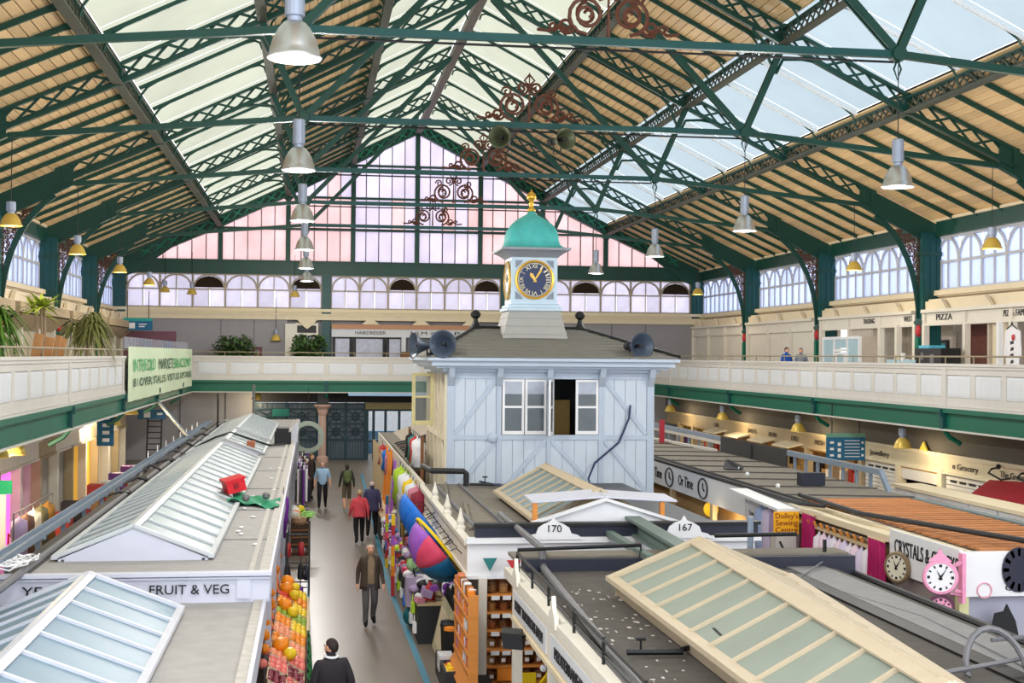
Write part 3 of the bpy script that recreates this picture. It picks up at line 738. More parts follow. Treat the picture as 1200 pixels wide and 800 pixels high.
def tshirt(loc, label, pr):
    t = thing('tshirt', loc, label, 't-shirt', 't-shirts hung by the pizza shop')
    x, y, z = loc; P = lambda a, b: (x, y-a, z+b)
    poly = [P(-.1, 0), P(.1, 0), P(.42, -.12), P(.5, -.95), P(.36, -.98), P(.32, -.5), P(.36, -1.6), P(-.36, -1.6), P(-.32, -.5), P(-.36, -.98), P(-.5, -.95), P(-.42, -.12)]
    MB().prism(poly, (.06, 0, 0)).build('body', TSH, t)
    MB().tube([P(-.3, -.05), P(-.05, .06), P(0, .16), P(.05, .06), P(.3, -.05)], .02, 5).build('hanger', DARK, t)
    m = MB()
    for k in range(pr): m.prism([P(-.1+.05*(k % 2), -.45-.2*k), P(.1, -.42-.2*k), P(.12, -.52-.2*k), P(-.08, -.55-.2*k)], (-.01, 0, 0))
    m.build('print', DARK, t)
    if pr == 4: MB().ball((x-.03, y-.12, z-.32), .1, 8, 5, .2, 1, 1).build('red_badge', REDM, t)
tshirt((XF-.3, 40.0, 6.75), 'white t-shirt with a red badge, next to the shop post', 4)
tshirt((XF-.3, 38.15, 6.75), 'white t-shirt with orange collar at the picture edge', 3)
for y in (41.0, 39.1, 37.3): MB().box(XF-.25, XF-.1, y-.09, y+.09, ZG, 6.95).build('post', WHITE, r)
# ---------------------------------------------------------------- far gallery: grey wall, doorway, shop with shelves
FY = YF-.4
r = anchor('wall_far_shops', (3, FY, ZG))
MB().box(XL, 1.0-2.4, FY, FY+.3, ZG, 7.65).box(12.0, XR, FY, FY+.3, ZG, 7.65).build('panel', mat('grey_far_wall', (150, 148, 152)), r)
for x in (-5, -3.2, 14, 17, 19): MB().box(x-.03, x+.03, FY-.02, FY, ZG, 7.6).build('joint_strip', PIPE, r)
d = thing('doorway', (-.55, FY-.1, ZG), 'cream framed doorway with dark glazing behind the potted shrub', 'door')
m = MB().box(-1.5, -.95, FY-.35, FY, ZG, 7.4).box(-.95, -.85, FY-.3, FY, ZG, 7.4).box(.2, .32, FY-.3, FY, ZG, 7.4).box(-.95, .32, FY-.3, FY, 7.3, 7.45).box(-.9, .3, FY-.3, FY, 6.75, 6.9)
m.build('frame', CREAMW, d)
MB().box(-.85, .2, FY-.15, FY-.1, ZG, 6.75).build('pane', mat('grey_pane', (120, 128, 138), .3), d); MB().box(-.85, .2, FY-.15, FY-.1, 6.9, 7.3).build('pane', BLACK, d)
MB().prism([(-.85, FY-.5, 7.62), (.25, FY-.5, 7.62), (-.1, FY-.5, 7.25), (-.3, FY-.5, 7.1), (-.5, FY-.5, 7.25)], (0, .2, 0)).build('pediment', CREAM, d)
sf = anchor('trim_60', (5, FY, 6.9))
MB().box(1.05, 12, FY-.3, FY, 6.7, 7.15).build('fascia', PARAP, sf)
MB().box(1.05, 12, FY-.4, FY, 7.15, 7.4).build('dentil_band', mat('terracotta_dentils', (190, 142, 110), .7, 0, .2, 20), sf)
for k, x in enumerate((3.2, 6.0, 8.8, 11.4)): MB().prism([(x-.5, FY-.45, 7.4), (x+.5, FY-.45, 7.4), (x+.25, FY-.45, 7.6), (x, FY-.45, 7.75), (x-.25, FY-.45, 7.6)], (0, .15, 0)).build('pediment_block', CREAM, sf)
for x, s in ((3.2, 'HAIRDRESSER'), (5.9, 'FILM'), (7.0, 'ALBUMS'), (8.0, 'LPs'), (9.6, 'RECORDS'), (10.9, 'CDs')):
    text(s, .26, (x, FY-.32, 6.93), (1, 0, 0), (0, 0, 1), INK, sf, width=.9 if len(s) < 8 else 1.7)
for x in (5.05, 8.2, 11.6): MB().box(x-.12, x+.12, FY-.35, FY, ZG, 6.75).build('post', PARAP, sf)
MB().box(1.05, 12, FY+2.2, FY+2.3, ZG, 7).build('shop_back_wall', mat('lilac_shop_wall', (190, 186, 200), .7), sf)
MB().box(1.05, 12, FY, FY+2.2, 6.95, 7.0).build('shop_ceiling', mat('cream_shop_ceiling', (220, 200, 150), .7), sf)
# glazed door set of the far shop
gd = thing('shop_door', (2.8, FY, ZG), 'dark framed glazed shop doors on the far gallery', 'door')
m = MB()
for x in (1.2, 2.1, 2.35, 3.95, 4.2, 4.95): m.box(x-.06, x+.06, FY-.1, FY, ZG, 6.7)
m.build('frame', DARK, gd)
GLS = mat('lilac_poster_glass', (186, 190, 210), .3, 0, .25, 5)
MB().box(1.26, 2.04, FY-.06, FY-.04, ZG, 6.6).build('pane', GLS, gd); MB().box(4.26, 4.9, FY-.06, FY-.04, ZG, 6.6).build('pane', GLS, gd)
MB().box(2.41, 3.89, FY-.06, FY-.04, 5.6, 6.6).build('pane', GLS, gd); MB().box(2.41, 3.89, FY-.06, FY-.04, ZG, 5.6).build('door_panel', BLACK, gd)
m = [mat('orange_dot', (230, 110, 60), .5), mat('green_dot', (60, 170, 110), .5), mat('brown_dot', (120, 80, 60), .5)]
for k in range(3): MB().lathe([(.0, 0), (.13, 0), (.13, .03), (0, .03)], 10, M=Matrix.Translation((2.65+.48*k, FY-.07, 5.35)) @ Matrix.Rotation(math.pi/2, 4, 'X')).build('round_sticker', m[k], gd)
# shelves with boxes in the far shop
sh = thing('shop_shelf', (7, FY+1.6, 5.3), 'three tier shelf of goods in the far gallery shop', 'shelf')
for z in (5.15, 5.75, 6.3): MB().box(5.3, 11.4, FY+1.3, FY+1.9, z, z+.05).build('board', PINE, sh)
rnd = random.Random(5)
CC = [mat('carton_%s' % n, c, .6) for n, c in (('red', (180, 60, 50)), ('white', (225, 222, 215)), ('purple', (120, 70, 140)), ('black', (40, 38, 42)), ('tan', (190, 150, 90)), ('teal', (60, 120, 130)))]
for z in (5.2, 5.8):
    x = 5.4; q = 0
    while x < 10.8:
        wd = rnd.uniform(.18, .4); h = rnd.uniform(.2, .42)
        tag(MB().box(x, x+wd, FY+1.32, FY+1.8, z, z+h).build('shop_box', rnd.choice(CC)), 'small carton, %s from the left on the %s shelf of the far gallery shop' % (nth(q), 'lower' if z < 5.5 else 'upper'), 'box', 'cartons on the far gallery shelves'); x += wd+.04; q += 1
bx = thing('display_crate', (5.6, FY-.6, ZG), 'brown and blue display cabinets before the far shop shelves', 'cabinet')
MB().box(4.9, 6.2, FY-1, FY-.4, ZG, 5.9).build('wooden_half', WOODB, bx); MB().box(6.2, 7.7, FY-1, FY-.4, ZG, 5.85).build('blue_half', mat('blue_grey_cabinet', (96, 120, 140), .6), bx)
# notice sign and posters at the left end of the far gallery
TEAL = mat('teal_blue_sign', (18, 98, 140), .5, 0, .06, 3)
sg = thing('direction_sign', (-9, FY-2.4, 6.8), 'blue market direction sign hanging above the far left gallery', 'sign')
MB().box(-9.9, -8.4, FY-2.45, FY-2.4, 6.9, 7.4).build('board', TEAL, sg); MB().box(-9.9, -8.4, FY-2.46, FY-2.39, 7.4, 7.55).build('top_band', mat('sea_green_band', (30, 160, 150), .5), sg)
MB().box(-9.6, -9.3, FY-2.47, FY-2.45, 7.0, 7.3).box(-9.1, -8.7, FY-2.47, FY-2.45, 7.2, 7.25).box(-9.1, -8.8, FY-2.47, FY-2.45, 7.08, 7.13).build('symbol', WHITE, sg)
MB().tube([(-9.7, FY-2.42, 7.55), (-9.7, FY-2.42, 9)], .02, 4).tube([(-8.6, FY-2.42, 7.55), (-8.6, FY-2.42, 9)], .02, 4).build('hanger_rod', DARK, sg)
nb_ = thing('poster_board', (-9, FY-.05, 5.3), 'red and blue poster board on the far left gallery wall', 'poster')
MB().box(-10.2, -7.4, FY-.1, FY-.03, 5.5, 6.9).build('board', mat('dull_maroon_board', (120, 78, 92), .6, 0, .2, 2), nb_)
for k, c in enumerate(((40, 60, 110), (160, 50, 60), (40, 80, 130))): MB().box(-9.3+k*.6, -8.8+k*.6, FY-.13, FY-.1, 5.6, 6.4).lathe([(0, 0), (.14, 0), (.14, .02), (0, .02)], 8, M=Matrix.Translation((-9.05+k*.6, FY-.13, 6.0)) @ Matrix.Rotation(math.pi/2, 4, 'X')).build('poster', mat('poster_%d' % k, c, .6), nb_)
lg = thing('cafe_lettering', (-5.6, FY-.05, 5.5), 'small dark lettering on the grey far wall', 'sign')
text('CAFE', .35, (-4.6, FY-.03, 5.9), (1, 0, 0), (0, 0, 1), INK, lg, width=.9)
sq = thing('alarm_box', (-3.05, FY-.05, 5.6), 'small maroon square plaque on the grey far wall', 'plaque')
MB().box(-3.3, -2.75, FY-.06, FY, 5.55, 6.1).build('plate', mat('maroon_plate', (112, 52, 62), .5), sq); MB().box(-3.15, -2.9, FY-.08, FY-.06, 5.7, 5.95).build('centre', PIPE, sq)
r_ = thing('stencilled_code', (17.2, FY-.05, 6.2), 'stencilled code on the grey wall right of the horn speaker', 'sign')
text('W54', .36, (17.1-1.3, FY-.03, 6.25), (1, 0, 0), (0, 0, 1), INK, r_, width=.8)
# ---------------------------------------------------------------- market office with its clock tower
TX0, TX1, TY0, TY1, TZ0 = 3.25, 8.4, 33.0, 38.5, 0.0
mo = thing('market_office', (5.82, 35.7, 0), 'pale blue timber market office carrying a green domed clock turret', 'building')
MB().box(TX0+.06, TX1-.06, TY0+.06, TY0+.1, 0, 3.7).box(TX0+.06, 4.5, TY0+.06, TY0+.1, 3.7, 5.3).box(7.05, TX1-.06, TY0+.06, TY0+.1, 3.7, 5.3).box(4.5, 7.05, TY0+.06, TY0+.1, 5.2, 5.3).box(TX0+.06, TX0+.1, TY0+.06, TY1, 0, 5.3).box(TX1-.1, TX1-.06, TY0+.06, TY1, 0, 5.3).box(TX0+.06, TX1-.06, TY1-.1, TY1-.06, 0, 5.3).build('wall_core', BLUEW2, mo)
MB().box(TX0+.1, TX1-.1, TY0+.1, TY1-.1, 3.2, 3.25).build('office_floor', WOODB, mo)
MB().box(TX0+.1, TX1-.1, TY0+2.3, TY0+2.35, 3.25, 5.2).build('partition', DARK, mo)
# boards of the front, panel by panel
def boards(x0, x1, z0, z1):
    n = max(2, round((x1-x0)/.27)); w_ = (x1-x0)/n
    for k in range(n): MB().box(x0+k*w_+.006, x0+(k+1)*w_-.006, TY0+.035, TY0+.06, z0, z1).build('plank', BLUEW, mo)
PX = [3.43, 4.46, 4.58, 5.7, 5.8, 7.0, 7.1, 8.22]
for a, b in ((3.43, 4.46), (7.12, 8.22)): boards(a, b, 3.78, 5.15)
for a, b in ((3.43, 4.46), (4.58, 5.7), (5.8, 7.0), (7.12, 8.22)): boards(a, b, 2.0, 3.66)
# timber frame
for x0, x1 in ((3.25, 3.43), (4.46, 4.58), (5.7, 5.8), (7.0, 7.12), (8.22, 8.4)): MB().box(x0, x1, TY0, TY0+.08, 2.0, 5.2).build('post', BLUEW2, mo)
MB().box(TX0, TX1, TY0+.005, TY0+.08, 3.66, 3.78).build('rail', BLUEW2, mo); MB().box(TX0, TX1, TY0+.005, TY0+.08, 5.15, 5.32).build('rail', BLUEW2, mo); MB().box(TX0, TX1, TY0+.005, TY0+.08, 2.2, 2.42).build('rail', BLUEW2, mo)
for (xa, za), (xb, zb) in (((3.45, 3.8), (4.44, 5.13)), ((8.2, 3.8), (7.14, 5.13)), ((3.45, 2.42), (4.44, 3.65)), ((4.6, 2.42), (5.68, 3.65)), ((6.98, 2.42), (5.82, 3.65)), ((8.2, 2.42), (7.14, 3.65))):
    MB().bar((xa, TY0+.03, za), (xb, TY0+.03, zb), .1, .06, (0, 1, 0)).build('brace', BLUEW2, mo)
MB().ball((4.36, TY0-.03, 3.72), .13, 14, 8, 1, .5, 1).build('alarm_bell', BLUEW2, mo)
# casements: two pairs, one leaf swung open
DG = mat('dark_window_glass', (84, 94, 102), .2, 0, .25, 2); BLIND = mat('pale_blind', (176, 184, 200), .7)
def sash(x0, x1, z0, z1, y, open_=0.):
    s_ = MB(); t = .06
    P = []
    s_.box(x0, x0+t, y, y+.05, z0, z1).box(x1-t, x1, y, y+.05, z0, z1).box(x0, x1, y, y+.05, z0, z0+t+.03).box(x0, x1, y, y+.05, z1-t, z1).box(x0, x1, y, y+.05, (z0+z1)/2-.03, (z0+z1)/2+.03)
    g = MB().box(x0+t, x1-t, y+.02, y+.03, z0+t, z1-t)
    if open_:
        M = Matrix.Translation((x0, y, 0)) @ Matrix.Rotation(open_, 4, 'Z') @ Matrix.Translation((-x0, -y, 0))
        s_.v = [M @ v for v in s_.v]; g.v = [M @ v for v in g.v]
    f = s_.build('window_sash', WHITE, mo); g.build('pane', DG, f)
    if not open_: MB().box(x0+t, x1-t, y+.014, y+.02, z1-.36, z1-t).build('blind', BLIND, f)
for x0, x1 in ((4.6, 5.14), (5.16, 5.69)): sash(x0, x1, 3.79, 5.14, TY0-.01)
sash(5.83, 6.38, 3.79, 5.14, TY0-.01, -1.9)
sash(6.42, 6.99, 3.79, 5.14, TY0-.01)
MB().box(6.1, 6.5, TY0+1.2, TY0+1.5, 3.25, 4.6).build('cupboard', mat('ochre_cupboard', (150, 120, 60), .6), mo)
# warm-lit left flank with studs and one casement swung out over the aisle
FL = mat('cream_flank', (214, 206, 186), .55, 0, .06, 3)  # warm lamp light from the aisle put into the flank's colour
for k in range(12):
    y = TY0+.1+k*.45; MB().box(TX0+.02, TX0+.05, y+.01, y+.44, 2.0, 5.2).build('plank', FL, mo)
for y in (33.1, 34.2, 34.9, 36.1, 37.2, 38.3): MB().box(TX0-.06, TX0+.04, y-.08, y+.08, 2.0, 5.25).build('stud', FL, mo)
MB().box(TX0-.05, TX0+.04, TY0+.1, TY1, 3.62, 3.76).build('rail', FL, mo)
for ya, yb, za, zb in ((33.3, 34.1, 3.78, 5.1), (33.3, 34.1, 2.4, 3.6)): MB().bar((TX0-.02, ya, za), (TX0-.02, yb, zb), .08, .05, (1, 0, 0)).build('brace', FL, mo)
YS = mat('yellow_cream_sash', (222, 214, 160), .5)
fs = MB(); x0, x1, z0, z1, yy = 2.62, 3.2, 3.86, 5.24, 36.1
fs.box(x0, x0+.09, yy, yy+.05, z0, z1).box(x1-.09, x1, yy, yy+.05, z0, z1).box(x0, x1, yy, yy+.05, z0, z0+.12).box(x0, x1, yy, yy+.05, z1-.08, z1).box(x0, x1, yy, yy+.05, 4.58, 4.64)
f = fs.build('window_sash', YS, mo); MB().box(x0+.09, x1-.09, yy+.02, yy+.03, z0+.1, z1-.07).build('pane', clear_glass('clear_pane', (120, 130, 130), .3), f)
# cornice, corner brackets
cb = MB()
for o_, z0, z1 in ((.12, 5.32, 5.4), (.3, 5.4, 5.46), (.42, 5.46, 5.58), (.52, 5.58, 5.66)): cb.box(TX0-o_, TX1+o_, TY0-o_, TY1+o_, z0, z1)
cb.build('cornice', BLUEW2, mo)
for x in (3.34, 4.52, 5.75, 7.06, 8.31): MB().prism([(x-.07, TY0-.02, 5.32), (x-.07, TY0-.3, 5.4), (x-.07, TY0-.2, 5.2), (x-.07, TY0-.02, 4.98)], (.14, 0, 0)).build('bracket', BLUEW2, mo)
# hipped shingle roof with lead ridge rolls and ball finials
e0, e1, f0, f1, zr = TX0-.5, TX1+.5, TY0-.5, TY1+.5, 6.42
RA, RB = Vector((4.25, 35.75, zr)), Vector((7.05, 35.75, zr)); EA, EB, EC, ED = V(e0, f0, 5.67), V(e1, f0, 5.67), V(e1, f1, 5.67), V(e0, f1, 5.67)
def slope_strips(a, b, ra, rb, n):
    for k in range(n):
        t0, t1 = k/n, (k+1)/n
        p, q, r_, s_ = a.lerp(ra, t0), b.lerp(rb, t0), b.lerp(rb, t1), a.lerp(ra, t1)
        u = V(0, 0, .018)
        MB().add([p+u*2, q+u*2, r_+u, s_+u, p, q, r_, s_], [(0, 1, 2, 3), (0, 4, 5, 1), (7, 6, 5, 4), (0, 3, 7, 4), (1, 5, 6, 2), (2, 6, 7, 3)]).build('shingle_course', SLATE, mo)
slope_strips(EA, EB, RA, RB, 9); slope_strips(EB, EC, RB, RB, 6); slope_strips(EC, ED, RB, RA, 5); slope_strips(ED, EA, RA, RA, 6)
MB().tube([RA+V(0, 0, .03), RB+V(0, 0, .03)], .05, 6).tube([RA+V(0, 0, .03), EA+V(0, 0, .05)], .05, 6).tube([RB+V(0, 0, .03), EB+V(0, 0, .05)], .05, 6).build('ridge_roll', BLACK, mo)
for p in (RA, RB): MB().lathe([(.17, 0), (.1, .12), (.07, .2), (.06, .26), (.13, .33), (.14, .4), (.08, .47), (.01, .5)], 12, c=p).build('finial', BLACK, mo)
# turret: flared boarded skirt, clock stage, cornice, copper dome, gilded finial
CX, CY = 5.66, 35.4
SK = mat('grey_skirt_boards', (164, 164, 162), .6, 0, .05, 3)
nsk = 5
for k in range(nsk):
    h0, h1 = .95-.3*(k/nsk)**.8, .95-.3*((k+1)/nsk)**.8; za, zb = 5.85+1.05*k/nsk, 5.85+1.05*(k+1)/nsk
    MB().lathe([((h0+.02)*1.4142, za), ((h1+.005)*1.4142, zb), (h1*1.4142-.1, zb)], 4, c=(CX, CY, 0), a0=math.pi/4).build('skirt_board', SK, mo)
LB = mat('pale_clock_stage', (190, 212, 230), .5, 0, .04, 3)
MB().lathe([(.72*1.4142, 6.88), (.72*1.4142, 6.94), (.67*1.4142, 6.98), (.67*1.4142, 7.03), (.6*1.4142, 7.06), (.6*1.4142, 8.3)], 4, c=(CX, CY, 0), a0=math.pi/4).build('clock_stage', LB, mo)
MB().lathe([(.62*1.4142, 8.26), (.66*1.4142, 8.3), (.7*1.4142, 8.33), (.8*1.4142, 8.4), (.9*1.4142, 8.44), (.9*1.4142, 8.5), (.6*1.4142, 8.52)], 4, c=(CX, CY, 0), a0=math.pi/4).build('turret_cornice', mat('grey_blue_cornice', (140, 146, 156), .5), mo)
prof = [(.9, 8.5), (.78, 8.53), (.7, 8.6), (.67, 8.72), (.66, 8.85), (.62, 9.0), (.53, 9.15), (.4, 9.28), (.24, 9.37), (.12, 9.44), (.09, 9.52)]
def sq_loft(prof, c, n=6):
    """dome on a square plan that rounds off upwards"""
    b = MB(); N = 4*n; base = 0
    for i, (r_, z) in enumerate(prof):
        t = max(0, min(1, (z-8.6)/.7)); p = 2.0/(10-7.6*t) if t < 1 else 1
        for j in range(N):
            a = 2*math.pi*j/N+math.pi/4; ca, sa = math.cos(a), math.sin(a)
            k = 10-8*t; d = (abs(ca)**k+abs(sa)**k)**(1/k)
            b.v.append(V(c[0]+r_*ca/d, c[1]+r_*sa/d, z))
    for i in range(len(prof)-1):
        for j in range(N): b.f.append((i*N+j, i*N+(j+1) % N, (i+1)*N+(j+1) % N, (i+1)*N+j)); b.mi.append(0)
    b.f.append(tuple((len(prof)-1)*N+j for j in range(N))); b.mi.append(0)
    return b
sq_loft(prof, (CX, CY)).build('copper_dome', COPPER, mo, smooth=True)
MB().lathe([(.1, 9.5), (.12, 9.55), (.07, 9.6), (.05, 9.68), (.09, 9.71), (.05, 9.75), (.06, 9.78), (.12, 9.84), (.13, 9.9), (.1, 9.98), (.03, 10.03), (.01, 10.1)], 12, c=(CX, CY, 0)).build('gilded_finial', GOLD, mo, smooth=True)
DIAL = mat('deep_blue_dial', (24, 44, 88), .4, 0, .06, 2); NUM = mat('pale_gold_numeral', (228, 220, 190), .5, 0, .03)
def dial(face, xd, nd, w_):
    c = Vector(face); xd = Vector(xd); nd = Vector(nd); ud = V(0, 0, 1)
    M = Matrix((tuple(xd)+(0,), tuple(ud)+(0,), tuple(nd)+(0,), (0, 0, 0, 1))).transposed(); M.translation = c
    d = MB().lathe([(0, 0), (.47, 0), (.47, .03), (0, .03)], 40, M=M).build('clock_dial', DIAL, mo)
    MB().lathe([(.45, 0), (.51, 0), (.51, .05), (.47, .06), (.45, .05), (.45, .001)], 40, M=M).build('dial_rim', GOLD, d)
    MB().lathe([(.42, .03), (.435, .03), (.435, .036), (.42, .036)], 40, M=M).build('minute_ring', NUM, d)
    for k, s_ in enumerate('XII I II III IIII V VI VII VIII IX X XI'.split()):
        a = 2*math.pi*k/12; rd = ud*math.cos(a)+xd*math.sin(a)
        text(s_, .155, c+rd*.345+nd*.034, xd*math.cos(a)-ud*math.sin(a), rd, NUM, d, 'numeral', thick=.004, width=.14 if len(s_) > 1 else .045)
    for a, L, w2 in ((math.radians(326), .22, .05), (math.radians(33), .36, .03)):
        rd = ud*math.cos(a)+xd*math.sin(a); sd = xd*math.cos(a)-ud*math.sin(a); o_ = c+nd*(.04 if L < .3 else .058)
        MB().prism([o_-sd*w2*.4-rd*.07, o_+sd*w2*.4-rd*.07, o_+sd*w2+rd*L*.7, o_+rd*L, o_-sd*w2+rd*L*.7], nd*.012).build('clock_hand', mat('gilt_hand', (232, 190, 90), .4), d)
    for sx in (-1, 1):
        for sz in (-1, 1):
            p = c+xd*sx*.5+ud*sz*.5
            MB().prism([p, p-xd*sx*.2, p-xd*sx*.15-ud*sz*.07, p-xd*sx*.07-ud*sz*.15, p-ud*sz*.2], nd*.015).build('spandrel', mat('grey_spandrel', (128, 140, 156), .5), d)
dial((CX, CY-.6, 7.68), (1, 0, 0), (0, -1, 0), 1); dial((CX-.6, CY, 7.68), (0, -1, 0), (-1, 0, 0), 1)
# ---------------------------------------------------------------- loudspeakers
def horn(loc, yaw, label, R=.32, m=None, L=.5, group='horn loudspeakers'):
    t = thing('horn_loudspeaker', loc, label, 'loudspeaker', group)
    M = Matrix.Rotation(yaw, 4, 'Z') @ Matrix.Rotation(math.pi/2, 4, 'X')      # z of the profile -> -y, towards the viewer
    m = m or mat('blue_grey_horn', (74, 86, 104), .4, .2, .1, 4)
    MB().lathe([(.08, -L*.5), (.09, -L*.2), (.13, 0), (.2*R/.32, L*.3), (R, L*.6), (R+.015, L*.62), (R-.02, L*.58), (.17*R/.32, L*.28), (.1, .02), (.02, 0)], 20, M=M).build('bell', m, t, local=True, smooth=True)
    MB().lathe([(.03, 0), (.05, 0), (.05, L*.42), (.03, L*.47), (.01, L*.48)], 10, M=M).build('phasing_plug', DARK, t, local=True, smooth=True)
    MB().lathe([(.02, -L*.5-.2), (.1, -L*.5-.2), (.11, -L*.5), (.02, -L*.5)], 12, M=M).build('driver', DARK, t, local=True)
    MB().tube([M @ V(-.12, 0, -.1), M @ V(-.12, -.36, -.1), M @ V(.12, -.36, -.1), M @ V(.12, 0, -.1)], .02, 5).build('bracket', DARK, t, local=True)
    return t
horn((3.15, 32.75, 5.98), -.25, 'blue-grey horn loudspeaker on the office roof facing the viewer, left of the turret')
horn((2.72, 33.3, 5.95), -1.3, 'blue-grey horn loudspeaker turned away left, behind its twin on the office roof')
horn((7.9, 32.9, 5.98), .3, 'blue-grey horn loudspeaker at the right corner of the office roof')
OLDB = mat('tarnished_green_bell', (92, 98, 76), .45, .5, .2, 4)
horn((5.05, 36.6, 11.6), -.4, 'tarnished bell loudspeaker hung left under the roof tie scrollwork', .3, OLDB, .55, 'bell loudspeakers under the tie')
horn((6.6, 36.6, 11.6), .4, 'tarnished bell loudspeaker hung right under the roof tie scrollwork', .3, OLDB, .55, 'bell loudspeakers under the tie')
# ---------------------------------------------------------------- pendant lamps
def pendant(name, ztop, z, shade, can, R, hs, rc, hc, label, x, y, group, lit=0.):
    t = thing(name, (x, y, z), label, 'pendant lamp', group)
    MB().lathe([(R, 0), (R+.015, .02), (R*.96, .05), (R*.91, hs*.3), (R*.8, hs*.56), (R*.6, hs*.82), (R*.42, hs*.97), (rc*.9, hs), (rc*.8, hs-.01), (R*.4, hs*.94), (R*.58, hs*.79), (R*.78, hs*.54), (R*.89, hs*.29), (R-.02, .02)], 24).build('shade', shade, t, local=True, smooth=True)
    MB().lathe([(rc*.75, hs), (rc*.75, hs+.06), (rc, hs+.07), (rc, hs+.07+hc), (rc*.8, hs+.09+hc), (.02, hs+.1+hc)], 16).build('canister', can, t, local=True)
    MB().lathe([(.01, .06), (R*.8, .06), (R*.8, .07), (.01, .07)], 16).build('diffuser', BULB if lit else mat('unlit_diffuser', (216, 214, 204), .4), t, local=True)
    MB().tube([(0, 0, hs+.09+hc), (0, 0, ztop-z)], .012, 4).build('cord', DARK, t, local=True)
    return t
def glow(t, energy, col=(1, .97, .92), z=-.3, r=.3):
    l = bpy.data.lights.new('lamp_and_fill_light', 'POINT'); l.energy = energy; l.color = col; l.shadow_soft_size = r
    lo = bpy.data.objects.new('lamp_and_fill_light', l); COL.objects.link(lo); lo.parent = t; lo.location = (0, 0, z)
LAMPW, GOLDW = 660, 95  # bell lamps hang unlit; their point lights are added fill for the roof
lamp = None
for i in range(0, 6):
    lb = ['aluminium bell lamp nearest the viewer, large at the top of the left lamp row', 'second aluminium bell lamp back in the left lamp row', 'third aluminium bell lamp back in the left lamp row',
          'fourth aluminium bell lamp back in the left lamp row', 'fifth aluminium bell lamp back in the left lamp row', 'farthest aluminium bell lamp of the left lamp row'][i]
    yy = T[i]+.0
    if lamp is None: lamp = pendant('pendant_lamp', 11.9, 9.25, ALU, GALV, .32, .45, .12, .46, lb, -.25, yy, 'aluminium bell lamps'); glow(lamp, LAMPW)
    else: glow(dup(lamp, (-.3, yy, 9.25), 0, lb), LAMPW)
for i in range(1, 5):
    lb = ['aluminium bell lamp nearest on the right lamp row, before the boarded roof', 'second aluminium bell lamp of the right lamp row', 'third aluminium bell lamp of the right lamp row', 'farthest aluminium bell lamp of the right lamp row, beside the clock turret'][i-1]
    glow(dup(lamp, (11.92, T[i], 9.25), 0, lb), LAMPW)
gl = None
for i in range(2, 6):
    lb = ['gold shaded lamp nearest at the left edge, over the palms', 'second gold shaded lamp along the left gallery', 'third gold shaded lamp along the left gallery', 'fourth gold shaded lamp along the left gallery'][i-2]
    if gl is None: gl = pendant('gold_pendant_lamp', 11.3, 8.95, BRASS, GALV, .28, .33, .12, .22, lb, -7.75, T[i], 'gold gallery lamps', 1); glow(gl, GOLDW, (1, .85, .62))
    else: glow(dup(gl, (-7.75, T[i], 8.95), 0, lb), GOLDW, (1, .85, .62))
for (x, y, z, lb) in ((19.3, T[2], 8.9, 'gold shaded lamp nearest on the right gallery, before the arched windows'), (19.3, T[3], 8.9, 'second gold shaded lamp along the right gallery'),
                      (19.3, T[5], 8.9, 'farthest gold shaded lamp along the right gallery by the corner column'),
                      (-8.05, 76.95, 9.05, 'gold lamp before the far left clerestory, leftmost of two'), (-6.6, 76.95, 8.95, 'gold lamp before the far left clerestory, rightmost of two'),
                      (-1.0, 76.95, 8.9, 'gold lamp before the far clerestory, above the shrub'), (-2.0, 76.55, 6.45, 'gold lamp hanging low before the grey far gallery wall')):
    t_ = dup(gl, (x, y, z), 0, lb)
    if y < 70: glow(t_, GOLDW, (1, .85, .62))
def low_lamp(x, y, z, label, power=85, dark=False):
    t = dup(gl, (x, y, z), 0, label, 'gold lamps under the galleries')
    # shorter cord: only up to the soffit
    for ch in list(kids(t)):
        if ch.name.startswith('cord'):
            ch.scale = (1, 1, 1); me = MB().tube([(0, 0, .6), (0, 0, 4.16-z)], .012, 4).build('cord', DARK, t, local=True)
            bpy.data.objects.remove(ch); KIDS[t.name].remove(ch) if ch in KIDS[t.name] else None
            break
    l = bpy.data.lights.new('lamp_and_fill_light', 'POINT'); l.energy = power; l.color = (1, .8, .5); l.shadow_soft_size = .12
    lo = bpy.data.objects.new('lamp_and_fill_light', l); COL.objects.link(lo); lo.parent = t; lo.location = (0, 0, -.15)
    return t
low_lamp(18.15, 40.2, 2.95, 'glowing gold lamp nearest under the right gallery, by the cream grocery fronts')
low_lamp(18.15, 49.4, 2.95, 'second glowing gold lamp under the right gallery, left of the blue sign')
low_lamp(18.15, 59.0, 2.95, 'third glowing gold lamp under the right gallery, above the kiosks')
low_lamp(18.15, 68.0, 2.95, 'farthest glowing gold lamp under the right gallery, beside the office wall')
low_lamp(-7.2, 33.0, 3.25, 'gold lamp nearest under the left gallery, left of a pair', 260)
low_lamp(-7.0, 33.9, 3.25, 'gold lamp nearest under the left gallery, right of a pair', 200)
low_lamp(-7.3, 57.5, 3.2, 'gold lamp under the left gallery below the green banner', 200)
low_lamp(-7.3, 52.5, 3.0, 'orange gold lamp under the left gallery beside the hanging blue sign', 260)
low_lamp(-2.9, 73.8, 3.3, 'gold lamp under the far gallery above the stall roofs')
